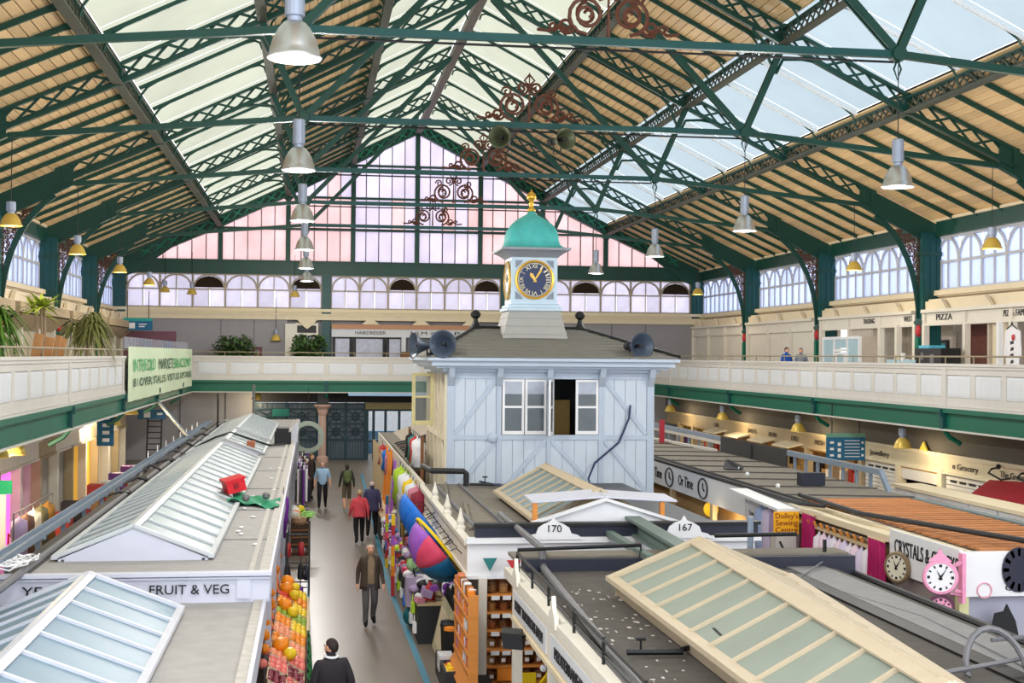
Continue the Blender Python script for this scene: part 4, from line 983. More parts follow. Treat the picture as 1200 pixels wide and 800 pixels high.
# ---------------------------------------------------------------- ground floor: stall roofs
def skylight(name, xr, zr, ybeg, yend, xl, xrt, ze, label, glass, barm, nbar, gable_m=None, frame_w=.09, sides=(-1, 1), cap=.09, edge=.05, base=None, taper=0.):
    """glazed ridge lantern running down the hall; panes, bars, ridge cap and gable boards are parts"""
    t = thing(name, (xr, ybeg, ze), label, 'skylight')
    for s in sides:
        xe = xrt if s > 0 else xl
        tp = lambda f, y: taper*(yend-y)*((1-f) if s < 0 else (1+f))
        A = lambda f, y, o=0.: Vector((xr+(xe-xr)*f-tp(f, y), y, zr+(ze-zr)*f+o))
        n = nbar; L = (yend-ybeg)/n; pp = None; bp = None
        for k in range(n):
            y = ybeg+k*L
            if pp is None or taper:
                y00 = y
                pp = MB().add([A(0, y+.02), A(1, y+.02), A(1, y+L-.02), A(0, y+L-.02), A(0, y+.02, .02), A(1, y+.02, .02), A(1, y+L-.02, .02), A(0, y+L-.02, .02)],
                              [(0, 3, 2, 1), (4, 5, 6, 7), (0, 1, 5, 4), (1, 2, 6, 5), (2, 3, 7, 6), (3, 0, 4, 7)]).build('pane', glass, t)
                bp = MB().bar(A(0, y, .03), A(1, y, .03), edge, .05).build('glazing_bar', barm, t)
            else:
                copyo(pp, t, pp.location+V(0, y-y00, 0)); copyo(bp, t, bp.location+V(0, y-y00, 0))
        if not taper: copyo(bp, t, bp.location+V(0, yend-y00, 0))
        MB().bar(A(1, ybeg-.04, .035), A(1, yend+.04, .035), frame_w, .06).build('eave_board', barm, t)
        for y in (ybeg, yend): MB().bar(A(0, y, .05), A(1.02, y, .05), frame_w, .05).build('rake_board', barm, t)
        fc_ = cap*.52/abs(xe-xr); MB().bar(A(fc_, ybeg, .05), A(fc_, yend, .05), cap, .03, (s*(zr-ze), 0, abs(xe-xr))).build('ridge_cap', barm, t)
        b0 = base or ze-.1
        MB().prism([A(1, ybeg)+V(-s*.14, 0, b0-.02-ze), A(1, ybeg)+V(-s*.1, 0, b0-.02-ze), A(1, ybeg)+V(-s*.1, 0, 0), A(1, ybeg)+V(-s*.14, 0, 0)], A(1, yend)-A(1, ybeg)).build('kerb', barm, t)
    g = gable_m or barm
    for y in (ybeg, yend-.03):
        q = taper*(yend-y); MB().prism([(xl+.05, y, ze-.08 if not base else base), (xrt-.05-2*q, y, ze-.08 if not base else base), (xrt-.05-2*q, y, ze), (xr-q, y, zr), (xl+.05, y, ze)], (0, .03, 0)).build('gable_board', g, t)
    return t
SKG = mat('grey_green_obscured_glass', (118, 136, 141), .45, 0, .07, 1.2, .05)
SKB = mat('pale_blue_obscured_glass', (112, 140, 160), .45, 0, .06, 1.0, .05)
SKC = mat('sage_obscured_glass', (140, 150, 140), .45, 0, .1, 1.6, .08)
BARG = mat('pale_grey_glazing_bar', (200, 206, 212), .5, 0, .05, 3)
BARWH = mat('white_skylight_bar', (208, 211, 222), .5, 0, .05, 3)
BARC = mat('cream_skylight_frame', (196, 180, 154), .55, 0, .07, 4)
# left row of stalls: rear roof at 2.5 m, lower front roof at 2.15 m
LX0, LX1 = -4.35, -.6
lr = thing('stall_block', (-2.5, 43, 0), 'long flat roofed white stall row left of the main aisle, skylights along its top', 'stall')
MB().box(LX0, LX1, 20.3, 68, 2.38, 2.5).build('roof_deck', DECK, lr)
MB().box(LX1-.14, LX1, 20.3, 68, 2.5, 2.53).box(LX1-.3, LX1-.22, 20.3, 68, 2.5, 2.515).build('roof_edge_strip', mat('stained_cream_edge', (186, 182, 176), .7, 0, .2, 6), lr)
MB().box(LX1-.02, LX1+.04, 20.3, 68, 2.2, 2.5).build('fascia', STALLW, lr)
for y in (24, 28.5, 33, 38, 43, 48, 54, 61): MB().box(LX1-.9, LX1, y-.03, y+.03, 2.5, 2.512).build('deck_joint', PIPE, lr)
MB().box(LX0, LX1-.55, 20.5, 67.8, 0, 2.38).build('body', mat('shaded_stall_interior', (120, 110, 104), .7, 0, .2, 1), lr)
for y in range(22, 68, 3): MB().box(LX1-.1, LX1, y-.05, y+.05, 0, 2.3).build('post', STALLW, lr)
fr = thing('stall_block', (-2.5, 15, 0), 'front fruit and vegetable stall with lower pale grey roof', 'stall')
MB().box(LX0, LX1-.05, 9.6, 20.28, 1.98, 2.1).build('roof_deck', DECK, fr)
MB().box(LX1-.2, LX1-.05, 9.6, 20.28, 2.1, 2.13).build('roof_edge_strip', mat('stained_cream_edge', (196, 188, 172)), fr)
MB().box(LX1-.07, LX1-.02, 9.6, 20.28, 1.8, 2.15).build('fascia', STALLW, fr)
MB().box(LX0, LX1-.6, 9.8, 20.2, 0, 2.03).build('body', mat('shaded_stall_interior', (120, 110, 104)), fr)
fb_ = MB().box(LX0, LX1+.02, 20.22, 20.3, 2.1, 2.5).box(LX0, LX1+.05, 20.14, 20.34, 2.49, 2.54).box(LX0, LX1+.03, 20.17, 20.3, 2.44, 2.47)
sgn = fb_.build('sign_board', STALLW, lr)
for x in (-.95, -2.74): MB().box(x-.1, x+.1, 20.19, 20.24, 2.15, 2.46).build('pilaster', STALLW, lr)
text('FRUIT & VEG', .195, (-1.72, 20.19, 2.29), (1, 0, 0), (0, 0, 1), INK, lr, width=1.12)
text('YE', .195, (-3.9, 20.19, 2.29), (1, 0, 0), (0, 0, 1), INK, lr, width=.28)
skylight('skylight', -2.7, 3.0, 21.7, 41.8, -3.87, -1.52, 2.53, 'long grey glazed skylight with white gable on the left stall roof', SKG, BARG, 18, STALLW)
skylight('skylight', -2.7, 2.98, 44.0, 49.5, -3.87, -1.5, 2.53, 'second grey glazed skylight on the left stall roof, beyond the long one', SKG, BARG, 5, STALLW)
skylight('skylight', -2.7, 2.98, 50.6, 62.5, -3.87, -1.5, 2.53, 'farthest grey glazed skylight on the left stall roof, black cable across it', SKG, BARG, 11, STALLW)
skylight('skylight', -3.0, 2.63, 9.8, 19.4, -4.2, -1.76, 2.14, 'pale blue glazed skylight at the bottom left, nearest the viewer', SKB, BARWH, 10, STALLW, .1, cap=.1, edge=.07)
# cable tray, pipe and cable tangle along the left edge of that roof
tr = thing('cable_tray', (-4.45, 40, 2.5), 'grey cable tray on posts along the left stall roof', 'cable tray')
MB().box(-4.58, -4.36, 11, 62, 2.64, 2.67).box(-4.58, -4.55, 11, 62, 2.67, 2.75).box(-4.39, -4.36, 11, 62, 2.67, 2.75).build('tray', STEELB, tr)
proto = None
for k in range(22):
    y = 12+k*2.3
    if proto is None: proto = MB().box(-4.5, -4.42, y, y+.06, 2.35, 2.64).box(-4.6, -4.34, y-.05, y+.1, 2.6, 2.64).build('bracket', STEELB, tr); y00 = y
    else: copyo(proto, tr, proto.location+V(0, y-y00, 0))
tag(MB().tube([(-4.07, 9.7, 2.56), (-4.07, 40, 2.56), (-4.1, 66, 2.56)], .06, 8).build('roof_pipe', PIPE), 'thick grey pipe along the left edge of the white stall roof', 'pipe')
MB().box(-4.36, -4.0, 20.4, 66, 2.5, 2.52).build('gutter_strip', DARKF, lr)
rnd = random.Random(11)
for k in range(3):
    pts = []
    for j in range(26):
        a = j*.75; pts.append((-4.25+.16*math.cos(a)+.05*rnd.random()+k*.06, 19.9+k*.35+.28*math.sin(a)+.02*j, 2.66+.06*rnd.random()))
    tag(MB().tube(pts, .012, 4).build('cable_coil', WHITE), 'white cable coil looped over the grey roof pipe, %s of three' % ['nearest', 'middle', 'farthest'][k], 'cable', 'white cable coils')
for k in range(9):
    y = 31+k*3.1; x = -4.2+.1*math.sin(k*3)
    tag(MB().tube([(x-.2, y-.5, 2.6), (x, y, 2.64+.05*(k % 3)), (x+.25, y+.3, 2.58), (x+.1, y+.9, 2.6)], .03+.012*(k % 2), 5).build('dropped_cable', DARK), 'dark cable scrap on the left stall roof edge, %s from the viewer' % nth(k), 'cable', 'cable scraps on the left roof')
for k in range(8): tag(MB().lathe([(.018, 0), (.022, .1), (.012, .24)], 6, c=(-4.6, 40+k*2.4, 2.68)).build('roof_bottle', WHITE), 'small white upright on the cable tray, %s from the viewer' % nth(k), 'bottle', 'white uprights on the cable tray')
tag(MB().tube([(-3.9, 46.5, 2.55), (-3.2, 46.8, 2.9), (-2.7, 47, 3.05), (-2.1, 47, 2.85), (-1.4, 47.2, 2.6), (-.9, 48.5, 2.56)], .035, 5).build('roof_cable', BLACK), 'black cable draped over the far skylights', 'cable')
# red box, green net, black box, brick
REDP = mat('bright_red_plastic', (226, 22, 40), .4)
rb_ = thing('red_crate', (-1.6, 30.6, 2.75), 'bright red plastic crate on the left roof beside green netting', 'crate')
M = Matrix.Translation((-1.63, 30.3, 2.72)) @ Matrix.Rotation(.25, 4, 'Z') @ Matrix.Rotation(-.25, 4, 'Y')
def tb(b, M): b.v = [M @ v for v in b.v]; return b
tb(MB().box(-.2, .2, -.3, .3, 0, .3).box(-.23, .23, -.33, .33, .25, .3), M).build('body', REDP, rb_)
tb(MB().box(-.05, .05, -.34, -.3, .1, .2), M).build('handle', mat('dark_red_plastic', (150, 16, 30), .5), rb_)
nt_ = MB(); GN = mat('green_debris_net', (20, 150, 108), .7, 0, .2, 8)
nt_.grid(lambda a, b: (-1.75+1.1*a, 28.9+1.7*b+.3*math.sin(a*5), 2.54+.1*math.exp(-((a-.15)/.2)**2)+.035*math.sin(a*14+b*6)), 20, 8)
tag(nt_.build('debris_net', GN, solid=.01), 'bright green netting crumpled on the left stall roof', 'netting')
for k, (x, y) in enumerate(((-1.35, 29.2), (-.95, 29.6))): tag(MB().ball((x, y, 2.68), .09, 7, 5, 1, 1.2, .9).build('rubble_lump', PIPE), 'grey lump weighing down the green netting, %s' % ['nearer the red crate', 'nearer the aisle'][k], 'stone', 'lumps on the green netting')
tag(MB().box(-2.05, -1.8, 44.5, 45.0, 2.7, 2.9).build('brick', mat('terracotta_brick', (178, 110, 80), .8)), 'single terracotta brick on the long skylight', 'brick')
bb = thing('equipment_box', (-1.05, 50, 2.5), 'black equipment box at the far end of the left stall roof', 'box')
MB().box(-1.3, -.72, 49, 50, 2.52, 2.95).build('body', BLACK, bb); MB().box(-1.25, -.8, 49.1, 49.9, 2.95, 3.08).build('lid', DARK, bb)
tag(MB().prism([(-.72, 50.5, 2.5), (-.5, 50.5, 2.5), (-.5, 50.5, 3.25), (-.72, 50.5, 3.0)], (0, .1, 0)).build('roof_upstand', STALLW), 'white upstand at the aisle edge beside the black box', 'board')
lit = random.Random(2)
for k in range(14):
    y = lit.uniform(13, 40); z = 2.15 if y < 20 else 2.5; x = lit.uniform(-1.45, -.85)
    tag(MB().ball((x, y, z+.02), .04, 6, 4, 1.3, 1.8, .5).build('litter_scrap', WHITE), 'small pale scrap on the left grey roofs, %s of the scattered scraps' % nth(k), 'litter', 'litter on the left roof')
# metal prop from the left gallery to the roof; posts at the far end
tag(MB().bar((-6.1, 56, 3.8), (-4.35, 50, 2.7), .05, .12).bar((-6.1, 56.2, 3.8), (-4.35, 50.2, 2.7), .02, .12).build('diagonal_prop', STEELB), 'silver diagonal prop from the gallery to the cable tray', 'prop')
tag(MB().tube([(-2.65, 64, 2.45), (-2.65, 64, 4.3)], .07, 6).build('grey_post', PIPE), 'grey post rising behind the far skylight', 'post')
tag(MB().tube([(-4.0, 60, 2.4), (-4.0, 60, 4.0)], .05, 6).build('black_post', BLACK), 'thin black post at the left far end of the stall roof', 'post')
# ---------------------------------------------------------------- central block: front spice stall roof
CX0, CX1 = 2.9, 8.2
cf = thing('spice_stall', (5.5, 15, 0), 'front stall of the central block with dark felt roof and lettered cream fascia', 'stall')
MB().box(CX0+.05, 7.95, 9.4, 20.3, 2.38, 2.5).prism([(7.95, 9.4, 2.4), (7.95, 9.4, 2.5), (8.3, 9.4, 2.36), (8.3, 9.4, 2.3)], (0, 10.9, 0)).build('roof_deck', DARKF, cf)
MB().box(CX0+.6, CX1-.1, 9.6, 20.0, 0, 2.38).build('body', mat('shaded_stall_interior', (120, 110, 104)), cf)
MB().box(CX0-.04, CX0+.06, 9.4, 20.2, 2.42, 2.56).box(CX0+.06, CX0+.2, 9.4, 20.2, 2.5, 2.54).build('roof_edge_strip', CREAMW, cf)
MB().box(CX0-.02, CX0+.04, 9.4, 19.4, 1.98, 2.42).box(CX0-.05, CX0+.06, 9.4, 19.4, 1.94, 2.0).build('fascia', CREAM, cf)
for a, b in ((16.5, 19.2), (13.2, 16.2), (10, 12.9)): MB().box(CX0-.04, CX0-.02, a, b, 2.06, 2.38).build('sign_panel', PARAP, cf)
text("HERBY TRADITIONS BALM", .2, (CX0-.05, 17.85, 2.21), (0, -1, 0), (0, 0, 1), INK, cf, width=2.3)
text('MEDITERRANEAN FOOD', .2, (CX0-.05, 14.6, 2.21), (0, -1, 0), (0, 0, 1), INK, cf, width=2.5)
for y in (19.3, 16.35, 13.05): MB().box(CX0-.03, CX0+.1, y-.08, y+.08, 0, 2.42).build('post', CREAMW, cf)
for y in (19.0, 16.0):
    MB().prism([(CX0-.06, y-.24, 2.5), (CX0-.06, y+.24, 2.5), (CX0-.06, y+.18, 2.64), (CX0-.06, y+.07, 2.7), (CX0-.06, y, 2.86), (CX0-.06, y-.07, 2.7), (CX0-.06, y-.18, 2.64)], (.05, 0, 0)).build('finial_board', CREAMW, cf)
# raised dark gutter and kerb at the back edge
MB().box(CX0+.25, CX1+.1, 20.05, 20.4, 2.4, 2.68).build('back_kerb', NAVY, cf); MB().box(CX0+.1, CX1+.05, 20.2, 20.75, 2.66, 2.71).build('back_ledge', GREYF, cf)
MB().box(7.2, 7.8, 9.4, 20.05, 2.5, 2.53).build('felt_strip', mat('grey_lead_strip', (128, 128, 130), .6, 0, .15, 5), cf)
MB().box(6.95, 7.18, 9.4, 19.9, 2.5, 2.53).build('black_gutter', BLACK, cf)
ls = random.Random(8)
fl_ = MB()
for k in range(150):
    x = ls.uniform(3.2, 5.0); y = ls.uniform(11.5, 18.5)
    if x > 4.0-(0) and y < 17.8 and x > 4.05: continue
    fl_.box(x, x+ls.uniform(.01, .05), y, y+ls.uniform(.02, .1), 2.5, 2.506)
o = fl_.build('paint_flakes', PARA, cf); o['kind'] = 'stuff'
skylight('skylight', 5.2, 3.22, 9.8, 17.85, 3.98, 6.42, 2.72, 'big cream framed skylight with sage panes on the front dark roof', SKC, BARC, 11, BARC, .15, cap=.16, edge=.045, base=2.52, taper=.05)
tag(MB().prism([(4.18, 13.62, 2.83), (4.2, 13.98, 2.84), (4.55, 13.55, 2.985)], (0, 0, .012)).build('glass_hole', BLACK), 'dark jagged hole broken in a pane of the front skylight', 'hole')
# bent conduit rail and handrail along the left edge of this roof
rl = thing('roof_guard_rail', (3.1, 17, 2.5), 'black tubular guard rail around the front left corner of the dark roof', 'rail')
MB().tube([(3.02, 19.85, 2.5), (3.02, 19.85, 2.86), (4.95, 20.2, 2.86), (4.95, 20.2, 2.66)], .03, 6).build('end_rail', BLACK, rl)
MB().tube([(3.0, 19.8, 2.82), (3.0, 12, 2.78)], .022, 6).tube([(3.0, 19.8, 2.66), (3.0, 12, 2.62)], .014, 5).build('side_rail', BLACK, rl)
for y in (19.8, 18.4, 17.1, 15.4, 13.8): MB().tube([(3.0, y, 2.5), (3.0, y, 2.82)], .02, 5).build('standard', BLACK, rl)
cp = tag(MB().tube([(3.4, 24.6, 2.84), (3.42, 20.4, 2.84), (3.44, 20.2, 2.8), (3.44, 20.15, 2.6), (3.42, 19.9, 2.56), (3.1, 12.6, 2.56), (3.0, 9.6, 2.56)], .055, 8).build('roof_pipe', PIPE), 'thick grey conduit crossing the gap then running down the dark roof', 'pipe')
tag(MB().tube([(3.14, 19.6, 2.53), (2.99, 10, 2.53)], .03, 6).build('roof_cable', PIPE), 'thin grey cable beside the thick conduit on the dark roof', 'cable')
tag(MB().tube([(3.35, 14.25, 2.56), (3.95, 14.2, 2.56)], .035, 6).tube([(3.5, 14.24, 2.58), (3.5, 14.24, 2.7)], .014, 5).tube([(3.45, 14.24, 2.7), (3.55, 14.24, 2.7)], .02, 5).build('valve_pipe', BLACK), 'black stub pipe with a valve handle on the dark roof', 'pipe')
tag(MB().tube([(3.98, 14.35, 2.55), (4.3, 14.6, 2.56)], .03, 6).build('short_pipe', BLACK), 'short black pipe end beside the big skylight', 'pipe')
arc = [(6.55, 12.9, 2.55)]+[(6.85+.33*math.cos(a), 12.9+.2*math.sin(a), 2.55+.42*math.sin(a)) for a in [math.pi-math.pi*k/10 for k in range(11)]]
tag(MB().tube(arc, .035, 7).tube([(6.1, 12.75, 2.6), (7.6, 13.2, 2.68), (7.9, 13.5, 2.72), (7.6, 13.8, 2.72), (7.2, 13.7, 2.72)], .025, 6).build('bent_pipe', PIPE), 'arched grey pipe loop at the right edge of the dark roof', 'pipe')
tag(MB().tube([(8.3, 20.4, 2.41), (8.26, 9.6, 2.41)], .05, 7).build('eaves_pipe', DARK), 'dark pipe along the right eaves of the dark roof', 'pipe')
tag(MB().tube([(7.75, 20.0, 2.6), (7.0, 19.0, 2.52), (7.5, 16, 2.53), (7.3, 13, 2.54)], .012, 5).build('roof_cable', PIPE), 'thin white cable on the right part of the dark roof', 'cable')
tag(MB().tube([(6.2, 20.5, 2.95), (7.55, 20.6, 2.95)], .035, 6).tube([(7.9, 20.3, 2.6), (7.9, 20.3, 2.9)], .03, 6).build('black_bar', BLACK), 'black bar across the back edge of the dark roof, before the yellow sign', 'rail')
# steel girder bridging the passage
gd = thing('bridging_girder', (5.5, 22.5, 2.7), 'grey-green steel girder bridging the gap between the two stall roofs', 'girder')
GG = mat('grey_green_steel', (104, 122, 116), .55, .1, .12, 4)
MB().bar((5.58, 25.0, 2.92), (5.42, 19.4, 2.92), .26, .05).bar((5.58, 25.0, 2.8), (5.42, 19.4, 2.8), .05, .22).bar((5.58, 25.0, 2.69), (5.42, 19.4, 2.69), .26, .04).build('beam', GG, gd)
MB().bar((5.0, 23.4, 2.72), (5.0, 19.8, 2.72), .12, .1).build('lower_angle', GG, gd)
tag(MB().tube([(7.0, 21.2, 0), (7.0, 21.2, 3.15)], .05, 6).build('steel_post', STEELB), 'blue-grey steel post beside the number 167 board', 'post')
# ---------------------------------------------------------------- stall 170 / 167
SX0, SX1, SY = 2.62, 7.55, 22.7
st_ = thing('numbered_stall', (5.1, 27, 0), 'white stall with boards numbered 170 and 167 in front of the blue office', 'stall')
MB().box(SX0+.05, SX1, SY+.1, 32.9, 2.5, 2.6).build('roof_deck', GREYF, st_)
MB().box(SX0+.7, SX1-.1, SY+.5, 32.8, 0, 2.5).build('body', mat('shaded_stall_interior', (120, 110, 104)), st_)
MB().box(SX0+.1, SX1+.06, SY-.06, SY+.12, 2.6, 2.88).build('gutter', NAVY, st_); MB().box(SX0+.1, SX1+.1, SY-.1, SY+.16, 2.85, 2.9).build('gutter_lip', BLACK, st_)
MB().box(SX0-.05, SX1+.1, SY-.14, SY+.06, 2.58, 2.67).box(SX0-.02, SX1+.02, SY-.02, SY+.06, 2.0, 2.58).box(SX0-.05, SX1+.04, SY-.06, SY+.06, 1.98, 2.04).build('fascia', WHITE, st_)
for xc, s_ in ((4.03, '170'), (6.28, '167')):
    h = [(-.5, 0), (-.42, .07), (-.3, .1), (-.26, .2), (-.16, .26), (-.05, .3), (0, .38), (.05, .3), (.16, .26), (.26, .2), (.3, .1), (.42, .07), (.5, 0)]
    MB().prism([(xc+a, SY-.17, 2.64+b) for a, b in h], (0, .05, 0)).build('number_board', WHITE, st_)
    text(s_, .17, (xc, SY-.18, 2.82), (1, 0, 0), (0, 0, 1), INK, st_, width=.23)
# side fascia towards the aisle with iron hooks
MB().box(SX0-.03, SX0+.05, SY, 33, 2.05, 2.56).box(SX0-.08, SX0+.06, SY, 33, 2.54, 2.62).box(SX0-.06, SX0+.05, SY, 33, 2.02, 2.08).build('side_fascia', CREAMW, st_)
proto = None
for k in range(12):
    y = 23.4+k*.75
    if proto is None: proto = MB().tube([(SX0-.04, y, 2.3), (SX0-.14, y-.04, 2.4), (SX0-.24, y-.07, 2.36)], .009, 4).build('iron_hook', BLACK, st_); y00 = y
    else: copyo(proto, st_, proto.location+V(0, y-y00, 0))
for y in (24.2, 26.6, 29.3): MB().lathe([(.09, 2.6), (.09, 2.66), (.06, 2.7), (.075, 2.76), (.04, 2.86), (.01, 3.0)], 8, c=(SX0+.02, y, 0)).build('finial', CREAMW, st_)
for k in range(6): MB().bar((SX0+.2+.12*(k % 3), 24.2+k*1.4, 2.63), (SX0+.35+.12*(k % 3), 25.8+k*1.4, 2.64), .07, .04).build('roof_batten', GREYF, st_)
MB().box(SX0+.25, SX0+.31, SY+.3, 32.5, 2.6, 2.68).box(SX0+.85, SX0+.9, SY+.3, 32.5, 2.6, 2.66).build('roof_batten', PIPE, st_)
for k in range(2): MB().box(3.2+.55*k, 3.6+.55*k, 23.3, 23.9, 2.6, 2.64).build('black_hatch', BLACK, st_)
# white pediment, cream rear skylight and a loose white board on posts
MB().prism([(3.8, 23.2, 2.74), (6.3, 23.2, 2.74), (6.3, 23.2, 2.83), (5.05, 23.2, 3.22), (3.8, 23.2, 2.83)], (0, .06, 0)).build('pediment', WHITE, st_)
MB().bar((3.75, 23.16, 2.84), (5.05, 23.16, 3.24), .12, .05).bar((6.35, 23.16, 2.84), (5.05, 23.16, 3.24), .12, .05).build('pediment_moulding', WHITE, st_)
skylight('skylight', 5.1, 3.3, 23.9, 29.5, 4.0, 6.2, 2.72, 'cream framed skylight in front of the blue office wall', SKG, BARC, 8, PINE, .14, cap=.16, edge=.045, base=2.6)
lbd = thing('roof_hatch_cover', (5.1, 23.6, 3.1), 'white board propped on orange posts over the white pediment', 'board')
MB().add([(3.78, 23.3, 3.17), (5.05, 23.3, 3.25), (5.05, 24.2, 3.29), (3.78, 24.2, 3.2), (3.78, 23.3, 3.2), (5.05, 23.3, 3.28), (5.05, 24.2, 3.32), (3.78, 24.2, 3.23)], [(0, 3, 2, 1), (4, 5, 6, 7), (0, 1, 5, 4), (1, 2, 6, 5), (2, 3, 7, 6), (3, 0, 4, 7)]).build('left_board', STALLW, lbd)
MB().add([(5.06, 23.3, 3.25), (6.36, 23.3, 3.17), (6.36, 24.2, 3.2), (5.06, 24.2, 3.29), (5.06, 23.3, 3.28), (6.36, 23.3, 3.2), (6.36, 24.2, 3.23), (5.06, 24.2, 3.32)], [(0, 3, 2, 1), (4, 5, 6, 7), (0, 1, 5, 4), (1, 2, 6, 5), (2, 3, 7, 6), (3, 0, 4, 7)]).build('right_board', STALLW, lbd)
for x in (3.84, 6.1): MB().box(x-.04, x+.04, 23.32, 23.4, 2.7, 3.17).build('post', ORANGEW, lbd)
tag(MB().tube([(4.05, 32.9, 2.66), (4.3, 31.5, 2.7), (4.6, 30.0, 2.76), (5.1, 29.55, 3.36), (5.7, 30, 2.95), (6.3, 30.5, 2.7), (6.65, 32.5, 2.75), (6.9, 32.93, 3.1), (7.5, 32.93, 3.6), (7.75, 32.93, 4.2), (7.78, 32.93, 4.52)], .028, 5).build('office_cable', mat('navy_cable', (40, 52, 92), .5)), 'dark blue cable looping from the office wall over the cream skylight', 'cable')
tag(MB().tube([(2.75, 34, 2.95), (2.85, 32.6, 2.95), (3.6, 32.4, 2.95), (3.66, 32.4, 2.9), (3.66, 32.4, 2.6)], .07, 8).build('drain_pipe', DARK), 'dark bent drain pipe at the left foot of the blue office', 'pipe')
tag(MB().tube([(3.7, 32.0, 2.68), (4.4, 31.8, 2.68)], .035, 6).tube([(4.05, 31.9, 2.7), (4.05, 31.9, 2.86)], .014, 5).tube([(3.99, 31.9, 2.86), (4.11, 31.9, 2.86)], .018, 5).build('valve_pipe', DARK), 'dark valve pipe on the grey roof by the office wall', 'pipe')
tag(MB().tube([(4.45, 25.4, 2.66), (5.0, 25.3, 2.66)], .03, 6).build('short_pipe', BLACK), 'short black pipe on the grey roof beside the orange post', 'pipe')
# right part of this block's roof seen beyond: dark felt with puddle marks
MB().box(6.4, SX1, 23.4, 32.8, 2.6, 2.615).build('felt_patch', mat('blue_grey_felt', (92, 96, 102), .7, 0, .2, 3), st_)
# row continuing behind the office on the aisle side
rw = thing('stall_block', (5, 52, 0), 'stall row right of the aisle beyond the office, rusty grey roofs', 'stall')
MB().box(2.75, 9.0, 39, 56, 2.4, 2.55).build('roof_deck', GREYF, rw)
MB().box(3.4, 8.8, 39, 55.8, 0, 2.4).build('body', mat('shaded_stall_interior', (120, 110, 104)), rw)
MB().box(2.7, 2.78, 33, 56, 2.05, 2.55).build('side_fascia', CREAMW, rw)
MB().prism([(3.4, 48, 2.55), (8.6, 48, 2.55), (5.9, 48, 3.5)], (0, .1, 0)).prism([(3.3, 48, 2.5), (5.9, 48, 3.5), (5.9, 55.9, 3.5), (3.3, 55.9, 2.5)], (0, 0, .06)).build('gabled_roof', mat('beige_gable', (176, 164, 146), .7), rw)
MB().prism([(2.8, 40, 2.55), (4.2, 40, 2.95), (4.2, 47.8, 2.95), (2.8, 47.8, 2.55)], (0, 0, .05)).build('lean_to_roof', GREYF, rw)
for k in range(9): MB().bar((2.85, 40.4+k*.85, 2.66), (4.2, 40.4+k*.85, 3.03), .06, .05).build('roof_batten', RUST if k % 3 == 0 else DARK, rw)
for y in range(34, 56, 4): MB().box(2.7, 2.82, y-.06, y+.06, 0, 2.5).build('post', PINE, rw)
# ---------------------------------------------------------------- right row of stalls
RX0, RX1 = 10.2, 13.2
rr = thing('stall_block', (11.7, 42, 0), 'grey roofed stall row right of the office, white fascia towards the passage', 'stall')
MB().box(RX0, RX1, 28.6, 62, 2.5, 2.66).build('roof_deck', GREYF, rr)
MB().box(RX0+.5, RX1-.1, 28.8, 62, 0, 2.5).build('body', mat('warm_stall_interior', (190, 150, 96), .7, 0, .2, 1), rr)
MB().box(RX0-.03, RX0+.04, 31.2, 56, 1.96, 2.6).build('sign_board', WHITE, rr)
for k, y in enumerate((39.7, 36.4)):
    text('Or Time', .42, (RX0-.04, y, 2.28), (0, -1, 0), (0, 0, 1), INK, rr, width=1.45)
for y in (38.1, 34.7):
    m = MB(); pts = [(RX0-.05, y+.42*math.cos(a), 2.28+.26*math.sin(a)) for a in [2*math.pi*k/20 for k in range(21)]]
    m.tube(pts, .02, 4, cap=False); m.bar((RX0-.05, y, 2.28), (RX0-.05, y, 2.42), .03, .02, (1, 0, 0)).bar((RX0-.05, y, 2.28), (RX0-.05, y-.15, 2.22), .03, .02, (1, 0, 0)); m.build('clock_emblem', INK, rr)
MB().box(RX0-.04, RX0+.03, 29.7, 31.1, 1.75, 2.4).build('small_sign', PARAP, rr); text('Live Here', .16, (RX0-.05, 30.4, 2.1), (0, -1, 0), (0, 0, 1), PIPE, rr, width=.9)
MB().bar((RX0-.25, 31, 2.62), (RX0-.25, 27.6, 2.52), .5, .06).build('white_awning', WHITE, rr)
MB().tube([(RX0-.02, 62, 2.7), (RX0-.02, 27.6, 2.66), (RX0+.1, 26.5, 2.72)], .045, 6).tube([(RX0+.2, 62, 2.7), (RX0+.2, 27.6, 2.68)], .03, 5).build('eaves_pipe', DARK, rr)
for y in range(30, 62, 4): MB().box(RX0-.02, RX0+.1, y-.12, y+.12, 0, 2.0).build('post', PINE, rr)
for y in range(29, 56, 2): MB().bar((RX0+.2, y+.3, 2.675), (RX1, y-.4, 2.675), .05, .03).build('roof_seam', DARKF, rr)
# rail and black screen along the far edge of that roof
rg = thing('roof_railing', (13.2, 40, 2.6), 'blue-grey steel railing along the right stall roof, black screen fixed to part', 'railing')
MB().bar((13.2, 60, 3.1), (13.2, 30.4, 3.06), .1, .14).bar((13.2, 30.4, 3.06), (13.15, 29.6, 2.45), .1, .12).build('top_rail', STEELB, rg)
proto = None
for k in range(20):
    y = 31+k*.86 if k < 7 else 43+(k-7)*1.3
    MB().box(13.17, 13.23, y-.05, y+.05, 2.6, 3.05).build('baluster', STEELB, rg)
MB().box(13.14, 13.18, 36.7, 42.9, 2.6, 3.16).build('black_screen', mat('black_screen', (44, 44, 46), .5, 0, .1, 2), rg)
MB().box(13.1, 13.14, 39.7, 39.8, 2.6, 3.1).build('screen_post', DARK, rg)
MB().box(13.13, 13.17, 42.9, 60, 2.9, 3.0).bar((13.0, 43, 2.7), (12.2, 50, 2.75), .15, .08).build('brace_rail', PARA, rg)
tag(MB().box(12.2, 12.32, 46.9, 47.2, 2.66, 3.5).build('red_post', mat('crimson_post', (178, 40, 62), .6)), 'crimson post standing on the right stall roof', 'post')
